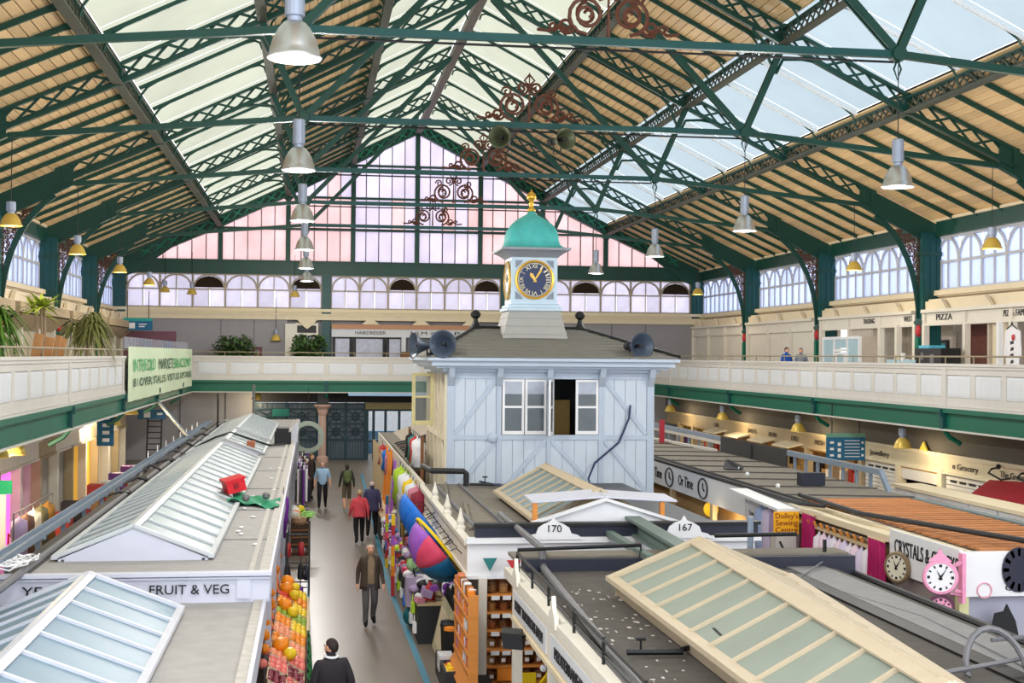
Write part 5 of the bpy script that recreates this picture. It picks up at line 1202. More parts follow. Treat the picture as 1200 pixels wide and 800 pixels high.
tag(MB().bar((10.9, 52, 2.95), (12.4, 49.5, 2.95), .15, .12).build('loose_timber', PINE), 'pale timber beam lying on the far right stall roof', 'timber')
tag(MB().box(11.55, 12.15, 31.2, 31.5, 2.68, 2.98).build('roof_speaker', NAVY), 'small dark blue box on the grey right stall roof', 'box')
for q, (x, y) in enumerate(((11.2, 34.2), (11.5, 35.8), (10.9, 31.0), (11.6, 37))): tag(MB().ball((x, y, 2.7), .06, 6, 4).build('litter_scrap', WHITE), 'white scrap on the grey right stall roof, %s' % ['beyond the dark blue box', 'beside the dark rag', 'before the dark blue box', 'farthest along'][q], 'litter', 'litter on the right roof')
tag(MB().prism([(11.1, 36, 2.68), (11.5, 35.7, 2.68), (11.6, 36, 2.75), (11.3, 36.4, 2.9), (11.2, 36.3, 2.72)], (.05, -.1, .02)).build('dark_rag', DARK), 'dark rag heaped on the grey right stall roof', 'rag')
# slatted open timber roof and the clock shop
ck = thing('clock_shop', (12, 21.5, 0), 'white clock and crystal shop at the passage corner with slatted timber roof', 'stall')
MB().box(RX0+.02, RX0+.08, 20.5, 23.15, 1.95, 2.68).build('side_sign', WHITE, ck); MB().box(RX0, 15.5, 20.42, 20.5, 1.95, 2.66).build('front_sign', WHITE, ck)
MB().box(RX0+.15, RX0+.2, 20.6, 27.5, 0, 1.95).build('side_wall', mat('mauve_grey_wall', (150, 138, 138), .7, 0, .1, 2), ck); MB().box(RX0+.15, 15.5, 20.6, 20.65, 0, 1.95).build('front_wall', mat('lilac_grey_wall', (170, 172, 190), .6, 0, .08, 2), ck)
MB().box(RX0, RX0+.16, 20.45, 20.6, 0, 1.95).build('corner_post', mat('pale_yellow_post', (214, 212, 160), .6), ck)
text('CRYSTALS & CLOCKS', .36, (RX0+.01, 21.72, 2.4), (0, -1, 0), (0, 0, 1), INK, ck, width=2.4)
text('Gifts', .16, (RX0+.01, 22.95, 2.1), (0, -1, 0), (0, 0, 1), PIPE, ck, width=.35)
text('CRYSTALS', .3, (12.0, 20.41, 2.38), (1, 0, 0), (0, 0, 1), INK, ck, align='LEFT', width=1.5)
text('CRYSTALS, CLOCKS, GIFTS', .13, (10.95, 20.41, 2.08), (1, 0, 0), (0, 0, 1), INK, ck, align='LEFT', width=2.2)
m = MB(); 
for k in range(12):
    a = 2*math.pi*k/12; m.prism([(11.18+.17*math.cos(a-.12), 20.4, 2.37+.22*math.sin(a-.12)*1.0), (11.18+.17*math.cos(a+.12), 20.4, 2.37+.22*math.sin(a+.12)), (11.18+.27*math.cos(a+.1), 20.4, 2.37+.34*math.sin(a+.1)), (11.18+.27*math.cos(a-.1), 20.4, 2.37+.34*math.sin(a-.1))], (0, -.01, 0))
em = MB().lathe([(0, 0), (.3, 0), (.3, .02), (0, .02)], 24, M=Matrix.Translation((11.18, 20.41, 2.37)) @ Matrix.Rotation(math.pi/2, 4, 'X') @ Matrix.Diagonal((.95, 1.2, 1, 1))).build('clock_emblem', mat('navy_emblem', (38, 40, 60), .5), ck)
m.build('emblem_rays', WHITE, em)
MB().tube([(10.6+.12*math.cos(a), 20.4, 2.05+.12*math.sin(a)) for a in [2*math.pi*k/16 for k in range(17)]], .012, 4).build('pink_ring_emblem', mat('pink_ring', (232, 170, 190), .5), ck)
SLAT = mat('orange_timber_slat', (186, 122, 72), .7, 0, .15, 5, 0, None, 0, .15)
p0 = None
for k in range(24):
    y = 20.7+k*.33
    if p0 is None: p0 = MB().box(RX0+.5, RX1-.2, y, y+.2, 2.62, 2.66).build('slat', SLAT, ck); y00 = y
    else: copyo(p0, ck, p0.location+V(0, y-y00, 0), (0, 0, .02*math.sin(k*2.1)))
MB().box(RX0, RX0+.1, 23.2, 28.6, 2.44, 2.56).box(RX0+.1, RX0+.5, 20.5, 28.6, 2.5, 2.56).box(RX1-.2, RX1, 20.6, 28.6, 2.4, 2.6).box(RX0+.3, RX0+.4, 20.6, 28.4, 2.56, 2.62).build('roof_frame', CREAM, ck)
MB().box(RX0+.15, RX1, 20.7, 28.5, 2.3, 2.34).build('ceiling_board', mat('dull_ceiling_board', (150, 136, 120), .8), ck)
tag(MB().tube([(RX0+.35, 28.6, 2.74), (RX0+.25, 25, 2.74), (RX0+1.2, 20.2, 2.82), (RX0+2.1, 17.8, 2.8)], .05, 7).build('roof_pipe', DARK), 'dark pipe sloping over the slatted timber roof', 'pipe')
tag(MB().bar((RX1+.05, 29.5, 2.62), (RX1-.2, 19.5, 2.7), .2, .06).build('roof_channel', mat('blue_grey_channel', (118, 136, 140), .5, .2, .1, 3)), 'blue-grey steel channel behind the slatted timber roof', 'channel')
# clocks of the shop
PINKP = mat('pink_clock_case', (240, 160, 196), .5); FACE = mat('white_clock_face', (240, 240, 244), .5, 0, 0)
def shop_clock(c, nd, R, case, face, label, sx=1., crest=False, nums=True, ink=None):
    t = thing('shop_clock', c, label, 'clock'); c = Vector(c); nd = Vector(nd).normalized(); ud = V(0, 0, 1); xd = ud.cross(nd)
    M = Matrix((tuple(xd)+(0,), tuple(ud)+(0,), tuple(nd)+(0,), (0, 0, 0, 1))).transposed(); M.translation = c
    MB().lathe([(0, -.06), (R, -.06), (R+.02, 0), (R, .04), (R*.86, .045), (R*.86, .02), (0, .02)], 28, M=M).build('case', case, t)
    MB().lathe([(0, .02), (R*.86, .02), (R*.86, .03), (0, .03)], 28, M=M).build('face', face, t)
    mk = MB(); ink = ink or INK
    for k in range(12):
        a = 2*math.pi*k/12; rd = ud*math.cos(a)+xd*math.sin(a); sd = xd*math.cos(a)-ud*math.sin(a); w2 = .012 if k % 3 else .022
        mk.prism([c+nd*.03+rd*R*.62-sd*w2, c+nd*.03+rd*R*.62+sd*w2, c+nd*.03+rd*R*.78+sd*w2, c+nd*.03+rd*R*.78-sd*w2], nd*.006)
    mk.build('hour_marks', ink, t)
    for a, L in ((math.radians(-27), .5), (math.radians(33), .68)):
        rd = ud*math.cos(a)+xd*math.sin(a); sd = xd*math.cos(a)-ud*math.sin(a)
        MB().prism([c+nd*.04-sd*.018-rd*.04, c+nd*.04+sd*.018-rd*.04, c+nd*.04+rd*R*L], nd*.006).build('clock_hand', ink, t)
    if crest:
        b = MB(); b.prism([c+xd*-.18+ud*R*.95, c+xd*.18+ud*R*.95, c+xd*.05+ud*(R+.1), c+ud*(R+.2), c+xd*-.05+ud*(R+.1)], nd*-.05)
        b.box(c.x+.36, c.x+.42, c.y-.02, c.y+.12, c.z-.42, c.z+.36); b.bar(c+xd*R*.9+ud*.2, c+V(.38, .05, .22), .04, .05).bar(c+xd*R*.9-ud*.2, c+V(.38, .05, -.25), .04, .05)
        b.tube([c+V(.15, 0, -R), c+V(.3, .03, -R-.02), c+V(.36, .05, -.3)], .02, 5); b.build('crest_and_bracket', case, t)
    return t
shop_clock((9.83, 20.35, 2.28), (-.35, -1, 0), .26, PINKP, FACE, 'pink framed bracket clock with white face on the clock shop corner', crest=True)
shop_clock((9.86, 20.4, 1.78), (-.3, -1, 0), .2, mat('dark_pink_rim', (90, 40, 70), .5), PINKP, 'round pink novelty clock hanging below the bracket clock')
shop_clock((10.08, 22.5, 2.1), (-1, -.5, 0), .26, mat('bronze_rim', (130, 110, 84), .5), mat('cream_face', (222, 216, 196), .5), 'cream faced round clock on the clock shop side wall')
cl = thing('black_ornament', (10.95, 19.6, 1.5), 'jagged black ornament behind the arched pipe loop', 'ornament')
MB().box(10.75, 10.8, 20.2, 20.24, 0, 1.3).prism([(10.5, 20.2, 1.3), (11.1, 20.2, 1.25), (11.02, 20.2, 1.6), (10.88, 20.2, 1.86), (10.83, 20.2, 1.75), (10.68, 20.2, 1.72), (10.62, 20.2, 1.45)], (0, .04, 0)).build('body', BLACK, cl)
tag(MB().box(12.0, 12.6, 20.36, 20.4, 1.35, 1.55).build('paper_notice', WHITE), 'small white notice on the lilac shop wall', 'notice')
# ---------------------------------------------------------------- ground floor shops under the galleries
WARM = mat('warm_shop_interior', (214, 172, 104), .7, 0, .25, 1.2); SHUT = mat('white_roller_shutter', (224, 222, 216), .55, 0, .05, 30, 0, (1, 1, 1))  # WARM carries the kiosks' lamp light in its colour
BEIGE = mat('beige_shop_front', (176, 158, 126), .6, 0, .08, 2); CREAMS = mat('cream_shop_front', (224, 214, 186), .6, 0, .06, 2)
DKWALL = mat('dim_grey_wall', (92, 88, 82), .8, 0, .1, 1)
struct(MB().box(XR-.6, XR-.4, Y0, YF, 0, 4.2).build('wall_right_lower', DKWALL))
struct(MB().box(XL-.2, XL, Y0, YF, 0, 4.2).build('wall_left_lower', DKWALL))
WX = 19.3
names_r = ['', '', 'ARGO', 'The Grocery', 'n Grocery', '', 'Jewellery', 'KIOSK', 'FRESH', 'DELI', 'BOOKS', 'SWEETS', '', 'CAFE', '', '']
y = 26.0; k = 0
while y < 71:
    wd = 3.1 if 34.5 < y < 45 else 2.7
    r = anchor('wall_shop_front', (WX, y, 0))
    light = 33 < y < 45
    fm = CREAMS if light else BEIGE
    MB().box(WX, WX+.12, y, y+wd, 2.28, 2.72).box(WX-.12, WX+.12, y, y+wd, 2.72, 2.84).box(WX-.06, WX+.12, y, y+wd, 2.2, 2.28).build('fascia', fm, r)
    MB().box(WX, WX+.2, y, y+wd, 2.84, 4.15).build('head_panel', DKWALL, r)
    MB().box(WX-.08, WX+.2, y-.14, y+.14, 0, 2.3).build('pilaster', fm, r)
    nm = names_r[k % len(names_r)]
    if nm: text(nm, .26, (WX-.02, y+wd/2, 2.48), (0, -1, 0), (0, 0, 1), INK, r, width=min(1.6, .2*len(nm)))
    if light and k % 2 == 0:
        for j in range(12): MB().box(WX+.05, WX+.08, y+.2, y+wd-.2, .5+j*.14, .62+j*.14).build('shutter_slat', SHUT, r)
        for j in range(4): MB().box(WX+.03, WX+.05, y+.4+j*.6, y+.8+j*.6, 1.98, 2.05).build('shutter_slot', BLACK, r)
    else:
        MB().box(WX+.9, WX+1.0, y+.1, y+wd-.1, 0, 2.3).build('interior_wall', WARM if not light else BEIGE, r)
        MB().box(WX, WX+.9, y+.1, y+wd-.1, 2.15, 2.2).build('interior_ceiling', WARM, r)
        MB().box(WX-.35, WX+.5, y+.2, y+wd-.2, 0, .95).build('counter', PINE, r)
        if light: MB().box(WX+.02, WX+.06, y+.15, y+wd-.15, 1.8, 2.2).build('half_shutter', SHUT, r)
        rnd = random.Random(k)
        for j in range(5):
            yy = y+.35+j*.45; m_ = rnd.choice(CC)
            tag(MB().box(WX+.5, WX+.85, yy, yy+.32, .95, 1.3+rnd.random()*.5).build('shop_box', m_), 'goods stack, %s from the viewer, in the %s shop front under the right gallery' % (nth(j), nth(k)), 'goods', 'goods of the right gallery kiosks')
    y += wd; k += 1
# lit awnings of the kiosks
for j, yy in enumerate((52, 55.2, 58.5, 62)):
    a_ = thing('kiosk_canopy', (WX-.4, yy, 2.2), ['first', 'second', 'third', 'fourth'][j]+' pale kiosk canopy from the viewer, beneath the right gallery', 'canopy', 'kiosk canopies')
    MB().add([(WX, yy, 2.34), (WX, yy+2, 2.34), (WX-.6, yy+2, 2.2), (WX-.6, yy, 2.2), (WX, yy, 2.28), (WX, yy+2, 2.28), (WX-.6, yy+2, 2.14), (WX-.6, yy, 2.14)], [(0, 1, 2, 3), (7, 6, 5, 4), (0, 4, 5, 1), (1, 5, 6, 2), (2, 6, 7, 3), (3, 7, 4, 0)]).build('canopy', CREAM, a_)
bs = thing('direction_sign', (18.3, 45.2, 2.2), 'blue direction sign hanging under the right gallery beside the kiosks', 'sign')
MB().box(17.6, 19.0, 45.1, 45.16, 2.2, 3.0).build('board', TEAL, bs); MB().box(17.6, 19.0, 45.08, 45.17, 3.0, 3.14).build('top_band', mat('sage_band', (110, 160, 140), .6), bs)
m = MB()
for j in range(6): m.box(18.25, 18.8, 45.09, 45.1, 2.32+j*.11, 2.345+j*.11)
for j in range(3): m.box(17.72, 17.86, 45.09, 45.1, 2.34+j*.22, 2.42+j*.22); m.box(18.0, 18.12, 45.09, 45.1, 2.3+j*.2, 2.42+j*.2); m.box(18.86, 18.94, 45.09, 45.1, 2.34+j*.22, 2.42+j*.22)
m.build('lettering_lines', WHITE, bs)
MB().tube([(17.8, 45.13, 3.14), (17.8, 45.13, 4.16)], .02, 4).tube([(18.8, 45.13, 3.14), (18.8, 45.13, 4.16)], .02, 4).build('hanger_rod', DARK, bs)
aw = thing('red_awning', (18.4, 34, 2.1), 'dark red shop awning at the right edge under the gallery', 'awning')
RED = mat('dark_red_canvas', (158, 24, 40), .7, 0, .08, 3)
MB().add([(19.15, 31.0, 2.62), (19.15, 36.6, 2.3), (17.4, 34.6, 2.0), (17.4, 29, 2.0), (19.15, 31.0, 2.58), (19.15, 36.6, 2.26), (17.4, 34.6, 1.96), (17.4, 29, 1.96)], [(0, 1, 2, 3), (7, 6, 5, 4), (0, 4, 5, 1), (1, 5, 6, 2), (2, 6, 7, 3), (3, 7, 4, 0)]).build('canvas', RED, aw)
MB().tube([(17.4, 29, 1.98), (17.4, 34.6, 1.98)], .03, 5).build('front_bar', PIPE, aw)
tag(MB().prism([(19.15, 40.6, 2.84), (19.15, 41.2, 2.84), (19.15, 41.05, 2.95), (19.15, 40.9, 3.12), (19.15, 40.75, 2.95)], (.06, 0, 0)).build('cornice_crest', mat('yellow_cornice_crest', (232, 206, 90), .5)), 'yellow triangular crest on the cream shop cornice', 'ornament')
for yy in (36.0, 34.4):
    tag(MB().tube([(19.14, yy, 2.7), (18.9, yy, 2.66), (18.8, yy, 2.55), (18.9, yy-.5, 2.4), (19.08, yy-.7, 2.45)], .03, 5).ball((19.1, yy, 2.72), .08, 6, 4).build('swan_neck_light', BLACK), 'black swan-neck light on the pink shop front, '+('left of two' if yy > 35 else 'right of two'), 'light')
# island stall with white panels beyond the railing
iw = thing('stall_block', (15.4, 26, 0), 'white panelled island stall between the slatted roof and the cream shops', 'stall')
MB().box(14.05, 14.6, 19, 31.4, 0, 2.62).build('body', CREAMW, iw); MB().box(13.95, 14.7, 19, 31.5, 2.62, 2.7).build('roof_edge', CREAM, iw)
for j in range(9): MB().box(13.98, 14.05, 20+j*1.28, 21.2+j*1.28, 1.7, 2.6).build('panel', WHITE, iw)
for j in range(1): MB().box(14.05+j*.3, 14.6+j*.3, 31.4, 31.43, 1.9, 2.58).build('panel', WHITE, iw)
for a, b, lb in ((29.4, 26.6, 'brown timber rail lying before the white panels, farther of two'), (25.6, 23.4, 'brown timber rail lying before the white panels, nearer of two')):
    t = thing('timber_rail', (13.8, (a+b)/2, 2.2), lb, 'timber'); MB().bar((13.85, a, 2.5), (13.8, b, 2.5), .07, .09).build('rail', WOODB, t)
    for f in (.3, .6): yy = a+(b-a)*f; MB().tube([(13.97, yy+.2, 2.2), (13.85, yy, 2.46), (13.97, yy-.2, 2.2)], .015, 4).build('bracket', DARK, t)
# left shops
LX = -8.2; y = 25.0; k = 0
PINKL = mat('pink_lit_shop_wall', (255, 120, 220), .6, 0, .1, 1, 0, None, .9)  # the shop's pink light is put into the wall's colour and glow
YEL = mat('yellow_shop_interior', (236, 190, 84), .6, 0, .15, 1, 0, None, .35)  # lit look of the shop put into a yellow, faintly glowing wall
while y < 60:
    wd = 4.2 if k == 3 else 2.8
    r = anchor('wall_shop_front', (LX, y, 0))
    MB().box(LX-.12, LX, y, y+wd, 2.5, 3.0).box(LX-.12, LX+.12, y, y+wd, 3.0, 3.1).box(LX-.12, LX+.06, y, y+wd, 2.42, 2.5).build('fascia', CREAMW if k % 3 else BEIGE, r)
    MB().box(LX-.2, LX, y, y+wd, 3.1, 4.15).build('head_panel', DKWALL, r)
    MB().box(LX-.2, LX+.08, y-.14, y+.14, 0, 2.5).build('pilaster', CREAMW if k % 2 else BEIGE, r)
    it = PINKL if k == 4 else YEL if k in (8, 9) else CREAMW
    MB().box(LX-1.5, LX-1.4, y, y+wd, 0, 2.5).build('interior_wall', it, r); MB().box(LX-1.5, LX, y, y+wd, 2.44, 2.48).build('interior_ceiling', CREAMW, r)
    MB().box(LX-1.4, LX, y+wd-.06, y+wd, 0, 2.44).build('interior_side_wall', it, r)
    if k == 3: text('COLLECT', .24, (LX+.02, y+2, 2.75), (0, 1, 0), (0, 0, 1), INK, r, width=1.3)
    y += wd; k += 1
vs = thing('hanging_sign', (-7.4, 51.5, 2.1), 'tall narrow blue sign hanging beneath the left gallery', 'sign')
MB().box(-7.75, -7.15, 51.5, 51.56, 2.3, 3.6).build('board', TEAL, vs); MB().box(-7.75, -7.15, 51.49, 51.57, 3.6, 3.75).build('top_band', mat('bright_green_band', (60, 190, 120), .5), vs)
MB().tube([(-7.45, 51.53, 3.75), (-7.45, 51.53, 4.16)], .02, 4).build('hanger_rod', DARK, vs)
m = MB()
for j in range(4): m.box(-7.55, -7.3, 51.48, 51.5, 2.45+j*.27, 2.58+j*.27)
m.build('lettering_lines', WHITE, vs)
vs = thing('hanging_sign', (-7.6, 66, 2.5), 'wide blue sign over the ladder in the far left corner', 'sign')
MB().box(-8.1, -6.8, 66, 66.06, 2.6, 3.05).build('board', TEAL, vs); MB().box(-7.8, -7.5, 65.98, 66, 2.68, 2.95).box(-7.2, -6.95, 65.98, 66, 2.8, 2.9).build('symbol', WHITE, vs)
MB().tube([(-7.5, 66.03, 3.05), (-7.5, 66.03, 4.16)], .02, 4).build('hanger_rod', DARK, vs)
ld = thing('ladder', (-7.3, 66.6, 0), 'dark leaning ladder in the far left corner of the market', 'ladder')
for x in (-7.75, -7.1): MB().bar((x, 66.6, 0), (x, 67.2, 2.6), .07, .07).build('rail', DARK, ld)
for j in range(9): MB().bar((-7.75, 66.6+.6*j/9, .3+j*.27), (-7.1, 66.6+.6*j/9, .3+j*.27), .05, .05).build('rung', DARK, ld)
# clothes and goods before the left shops
DR = random.Random(4)
DC = [mat('cloth_%s' % n, c, .85, 0, .12, 6) for n, c in (('brown', (104, 74, 66)), ('ivory', (226, 214, 196)), ('olive', (96, 92, 66)), ('ochre', (146, 104, 44)), ('lilac', (170, 150, 190)), ('black', (34, 32, 36)), ('teal', (50, 120, 120)), ('pinkish', (204, 130, 150)))]
def draped(x, y, z0, h, w_, m, label, grp):
    t = thing('hanging_garment', (x, y, z0), label, 'garment', grp)
    b = MB()
    prof = [(.02, h+.06), (.05, h), (w_*.45, h-.08), (w_*.5, h*.7), (w_*.42, h*.5), (w_*.55, 0)]
    b.lathe(prof[::-1], 10, M=Matrix.Diagonal((.55, 1, 1, 1))).build('cloth', m, t, local=True, smooth=True)
    MB().tube([(0, 0, h), (0, 0, h+.12), (0, .06, h+.16)], .012, 4).build('hanger', PIPE, t, local=True)
    return t
for j, (y, c, n) in enumerate(((32.6, 4, 'lilac'), (33.4, 0, 'brown'), (34.2, 1, 'ivory'), (35.1, 2, 'olive'), (36.0, 3, 'ochre'))):
    draped(-6.6, y, .95, .95, .7, DC[c], '%s garment on display before the left shops' % n, 'garments by the left shops')
for j in range(10):
    yy = 38+j*1.5
    tag(MB().box(-6.9, -6.4, yy, yy+.6, .8, 1.3+.3*DR.random()).build('goods_box', DR.choice(CC)), '%s goods box from the viewer on the low bench before the left shops' % nth(j), 'goods', 'goods before the left shops')
grl = thing('garment_rail', (-6.6, 34.3, 0), 'metal garment rail before the left shops', 'rail'); MB().tube([(-6.6, 32.0, 0), (-6.6, 32.0, 2.06), (-6.6, 36.6, 2.06), (-6.6, 36.6, 0)], .02, 6).build('tube', PIPE, grl)
gbn = thing('goods_bench', (-6.65, 45, 0), 'long low bench of goods before the left shops', 'bench'); MB().box(-6.95, -6.35, 37.9, 52.4, 0, .8).build('body', WOODB, gbn)
gs = thing('green_notice', (-8.0, 36.6, 1.9), 'bright green notice above white stand in the left shops', 'notice')
MB().box(-8.1, -7.6, 36.6, 36.64, 2.05, 2.4).build('board', mat('emerald_notice', (20, 170, 120), .5), gs); MB().box(-7.95, -7.75, 36.62, 36.66, .6, 2.05).build('post', WHITE, gs)
gp = thing('green_door_post', (-8.1, 34.6, 0), 'dark green post beside the cream left shop front', 'post'); MB().box(-8.02, -7.84, 34.4, 34.7, 0, 2.4).build('post', GREEN, gp)
rc = thing('rattan_rack', (-7.2, 31.0, 0), 'red wire rack glowing in the pink lit shop', 'rack')
m = MB()
for j in range(5): m.tube([(-7.9, 37.6+j*.5, .0), (-7.9, 37.7+j*.5, .9), (-7.7, 37.9+j*.5, .5)], .03, 4)
m.build('wire', REDM, rc)
# far end of the ground floor: grey wall, iron screens, columns, bright doorway
GREYL = mat('pale_grey_end_wall', (168, 168, 174), .7, 0, .06, 1)
we = anchor('wall_far_lower', (0, 76, 0))
MB().box(XL, -3.1, 75.2, 75.4, 0, 4.2).build('end_wall', GREYL, we)
MB().box(5.6, XR, 75.2, 75.4, 0, 4.2).build('end_wall', GREYL, we); MB().box(-3.1, 5.6, 75.2, 75.4, 3.1, 4.2).build('lintel', DARK, we)
for x in (-7, -4.6): MB().box(x-.03, x+.03, 75.16, 75.2, 0, 4).build('joint_strip', PIPE, we)
IRON = mat('dark_teal_ironwork', (30, 62, 74), .5, .1, .12, 3)
def screen(x0, x1, label):
    t = thing('iron_screen', ((x0+x1)/2, 74.9, 0), label, 'gate', 'iron screens at the far entrance')
    m = MB()
    for x in (x0, x1, (x0+x1)/2): m.box(x-.07, x+.07, 74.85, 74.95, 0, 3.1)
    for z in (.05, 1.1, 1.95, 2.75, 3.05): m.box(x0, x1, 74.86, 74.94, z-.04, z+.04)
    m.build('frame', IRON, t); m = MB()
    for a, b in ((x0, (x0+x1)/2), ((x0+x1)/2, x1)):
        for z0, z1 in ((1.1, 1.95), (1.95, 2.75)):
            m.bar((a, 74.9, z0), (b, 74.9, z1), .05).bar((a, 74.9, z1), (b, 74.9, z0), .05).bar(((a+b)/2, 74.9, z0), ((a+b)/2, 74.9, z1), .04).bar((a, 74.9, (z0+z1)/2), (b, 74.9, (z0+z1)/2), .04)
            m.tube([((a+b)/2+.2*math.cos(q), 74.9, (z0+z1)/2+.2*math.sin(q)) for q in [2*math.pi*i/12 for i in range(13)]], .025, 4)
        n = 7
        for i in range(n): x = a+(b-a)*(i+.5)/n; m.bar((x, 74.9, 0), (x, 74.9, 1.1), .03).bar((x, 74.9, 2.75), (x, 74.9, 3.05), .03)
    m.build('bars', IRON, t)
    MB().box(x0, x1, 75.02, 75.05, 0, 3.05).build('backing_glass', mat('dim_porch_glass', (86, 100, 112), .3, 0, .2, 1), t)
screen(-3.0, .3, 'teal iron screen left of the pink column at the far entrance'); screen(.8, 2.9, 'teal iron screen right of the pink column at the far entrance')
tg = thing('entrance_sign', (-1.5, 74.6, 2.5), 'small teal sign on the iron screen at the far entrance', 'sign'); MB().box(-2.1, -1.2, 74.78, 74.86, 2.35, 2.75).build('board', mat('teal_sign', (20, 110, 104), .5), tg)
PK = mat('pink_stone_column', (196, 164, 152), .6, 0, .1, 3)
pcx = thing('pink_column', (.58, 73.2, 0), 'pink painted column with moulded capital before the far iron screens', 'column')
MB().lathe([(.32, 0), (.32, .25), (.2, .35), (.19, 2.5), (.22, 2.52)], 14, c=(.58, 73.2, 0)).build('shaft', PK, pcx); MB().lathe([(.22, 2.5), (.26, 2.62), (.3, 2.8), (.46, 2.98), (.46, 3.06)], 14, c=(.58, 73.2, 0)).build('capital', PK, pcx)
MB().box(.3, .86, 72.8, 73.6, 3.06, 4.2).build('bracket', DARK, pcx)
dw = thing('entrance_door', (4.2, 75, 0), 'open dark framed entrance door letting in daylight at the far end', 'door')
m = MB()
for x in (3.0, 3.35, 4.0, 4.75, 5.5): m.box(x-.07, x+.07, 74.9, 75.1, 0, 2.75)
for z in (1.0, 2.7): m.box(3.0, 5.5, 74.9, 75.1, z-.06, z+.06)
m.build('frame', IRON, dw); MB().box(2.9, 5.6, 74.8, 75.15, 2.75, 3.1).build('head', mat('tan_transom', (160, 146, 100), .6), dw)
MB().box(3.1, 5.4, 79.6, 79.8, 0, 1.3).build('street_bollard_wall', mat('blue_street_panel', (120, 170, 215), .6, 0, .4, 1), dw)
ra = thing('fire_point', (4.6, 72.5, 0), 'red fire notice box on the aisle post near the entrance', 'box'); MB().box(2.85, 3.15, 56.2, 56.3, 1.5, 2.1).build('box', REDM, ra); MB().box(2.88, 3.12, 56.2, 56.28, 0, 1.5).build('stand', PINE, ra)
dct = thing('service_duct', (6, GYF-.25, 3.5), 'pale blue duct fixed along the far gallery girder', 'duct'); MB().box(1.9, 9, GYF-.32, GYF-.12, 3.55, 3.7).build('duct', mat('pale_blue_pipe', (150, 186, 226), .4), dct)
# banner over the left gallery parapet
bn = thing('banner', (GXL+.12, 59, 4.1), 'long pale green banner with green lettering hung on the left gallery parapet', 'banner')
BAN = mat('pale_green_banner', (206, 222, 190), .7, 0, .05, 2)
MB().grid(lambda a, b: (GXL+.14+.03*math.sin(a*60), 47.2+24.6*a, 4.05+(5.92-4.05)*b), 80, 4).build('cloth', BAN, bn, solid=.01)
GL = mat('emerald_lettering', (30, 160, 84), .6); GD = mat('dark_green_lettering', (44, 84, 60), .6)
text('IN THE OLD', .62, (GXL+.2, 51.4, 5.25), (0, 1, 0), (0, 0, 1), GL, bn, width=6.6); text('MARKET', .62, (GXL+.2, 58.6, 5.25), (0, 1, 0), (0, 0, 1), GD, bn, width=5.6); text('BALCONY', .62, (GXL+.2, 66.2, 5.25), (0, 1, 0), (0, 0, 1), GL, bn, width=8.2)
text('81 OVER STALLS  VISIT US UPSTAIRS', .42, (GXL+.2, 59.4, 4.66), (0, 1, 0), (0, 0, 1), GD, bn, width=22.5)
ck_ = thing('clear_screen', (GXL, 59, 5.9), 'row of clear plastic sheets standing on the banner rail', 'screen')
CP = clear_glass('clear_plastic', (200, 205, 225), .45)
p0 = None
for j in range(24):
    yy = 47.2+j*1.0
    if p0 is None: p0 = MB().box(GXL-.02, GXL, yy, yy+.86, 5.85, 6.25).build('sheet', CP, ck_); y00 = yy
    else: copyo(p0, ck_, p0.location+V(0, yy-y00, 0))
# ---------------------------------------------------------------- plants
LEAFD = mat('palm_leaf_green', (92, 132, 44), .55, 0, .25, 4); LEAFY = mat('variegated_leaf', (168, 186, 66), .55, 0, .25, 4); LEAFO = mat('olive_drooping_leaf', (118, 124, 66), .6, 0, .25, 4)
TRUNK = mat('grey_tan_trunk', (168, 146, 120), .8, 0, .15, 6); POT = mat('terracotta_pot', (176, 104, 72), .7, 0, .1, 4); SHRUB = mat('dark_shrub_leaf', (66, 96, 48), .6, 0, .25, 5)
def leafblade(b, p, d, L, wd, droop, n=5):
    p = Vector(p); d = Vector(d).normalized(); sd = d.cross(V(0, 0, 1)); sd = sd.normalized() if sd.length > .01 else V(1, 0, 0)
    prev = None
    for i in range(n+1):
        t = i/n; q = p+d*L*t+V(0, 0, -droop*L*t*t); w_ = wd*(1-t)**.7*(.4+1.2*min(1, t*3))
        a, c = q-sd*w_, q+sd*w_
        if prev: b.quad(prev[0], prev[1], c, a)
        prev = (a, c)
def palm(loc, trunks, hz, nl, L, droop, m, label, wd=.03, pot=True, seed=1):
    t = thing('potted_palm', loc, label, 'plant'); R_ = random.Random(seed); heads = []
    if pot: MB().lathe([(.2, 0), (.28, .42), (.3, .42), (.3, .48), (.24, .48), (.02, .44)], 14).build('pot', POT, t, local=True)
    tb_ = MB()
    for k in range(trunks):
        a = R_.uniform(0, 6.28); dx, dy = .28*math.cos(a)*(trunks > 1), .45*math.sin(a)*(trunks > 1); h = hz*R_.uniform(.75, 1)
        tb_.tube([(dx*.15, dy*.15, .4), (dx*.5, dy*.5, h*.6), (dx, dy, h)], [.05, .04, .035], 6); heads.append(V(dx, dy, h))
    tb_.build('trunk', TRUNK, t, local=True)
    for h in heads:
        b = MB()
        for k in range(nl):
            a = R_.uniform(0, 6.28); e = R_.uniform(-.1, 1.0)
            leafblade(b, h, (math.cos(a)*math.cos(e), math.sin(a)*math.cos(e), math.sin(e)), L*R_.uniform(.7, 1.1), wd, droop*R_.uniform(.6, 1.3))
        b.build('leaf_crown', m, t, local=True)
    return t
palm((-7.7, 33.8, ZG), 5, 2.3, 60, 1.05, 1.2, LEAFD, 'lush green arching palm at the left edge of the left gallery', .035, True, 3)
palm((-7.0, 37.5, ZG), 3, 2.5, 34, .75, .35, LEAFY, 'spiky yellow-green yucca behind terracotta planks on the left gallery', .04, True, 5)
palm((-7.1, 44.3, ZG), 4, 2.5, 60, 1.0, 1.3, LEAFO, 'drooping olive palm with forked pale trunks by the banner', .03, True, 9)
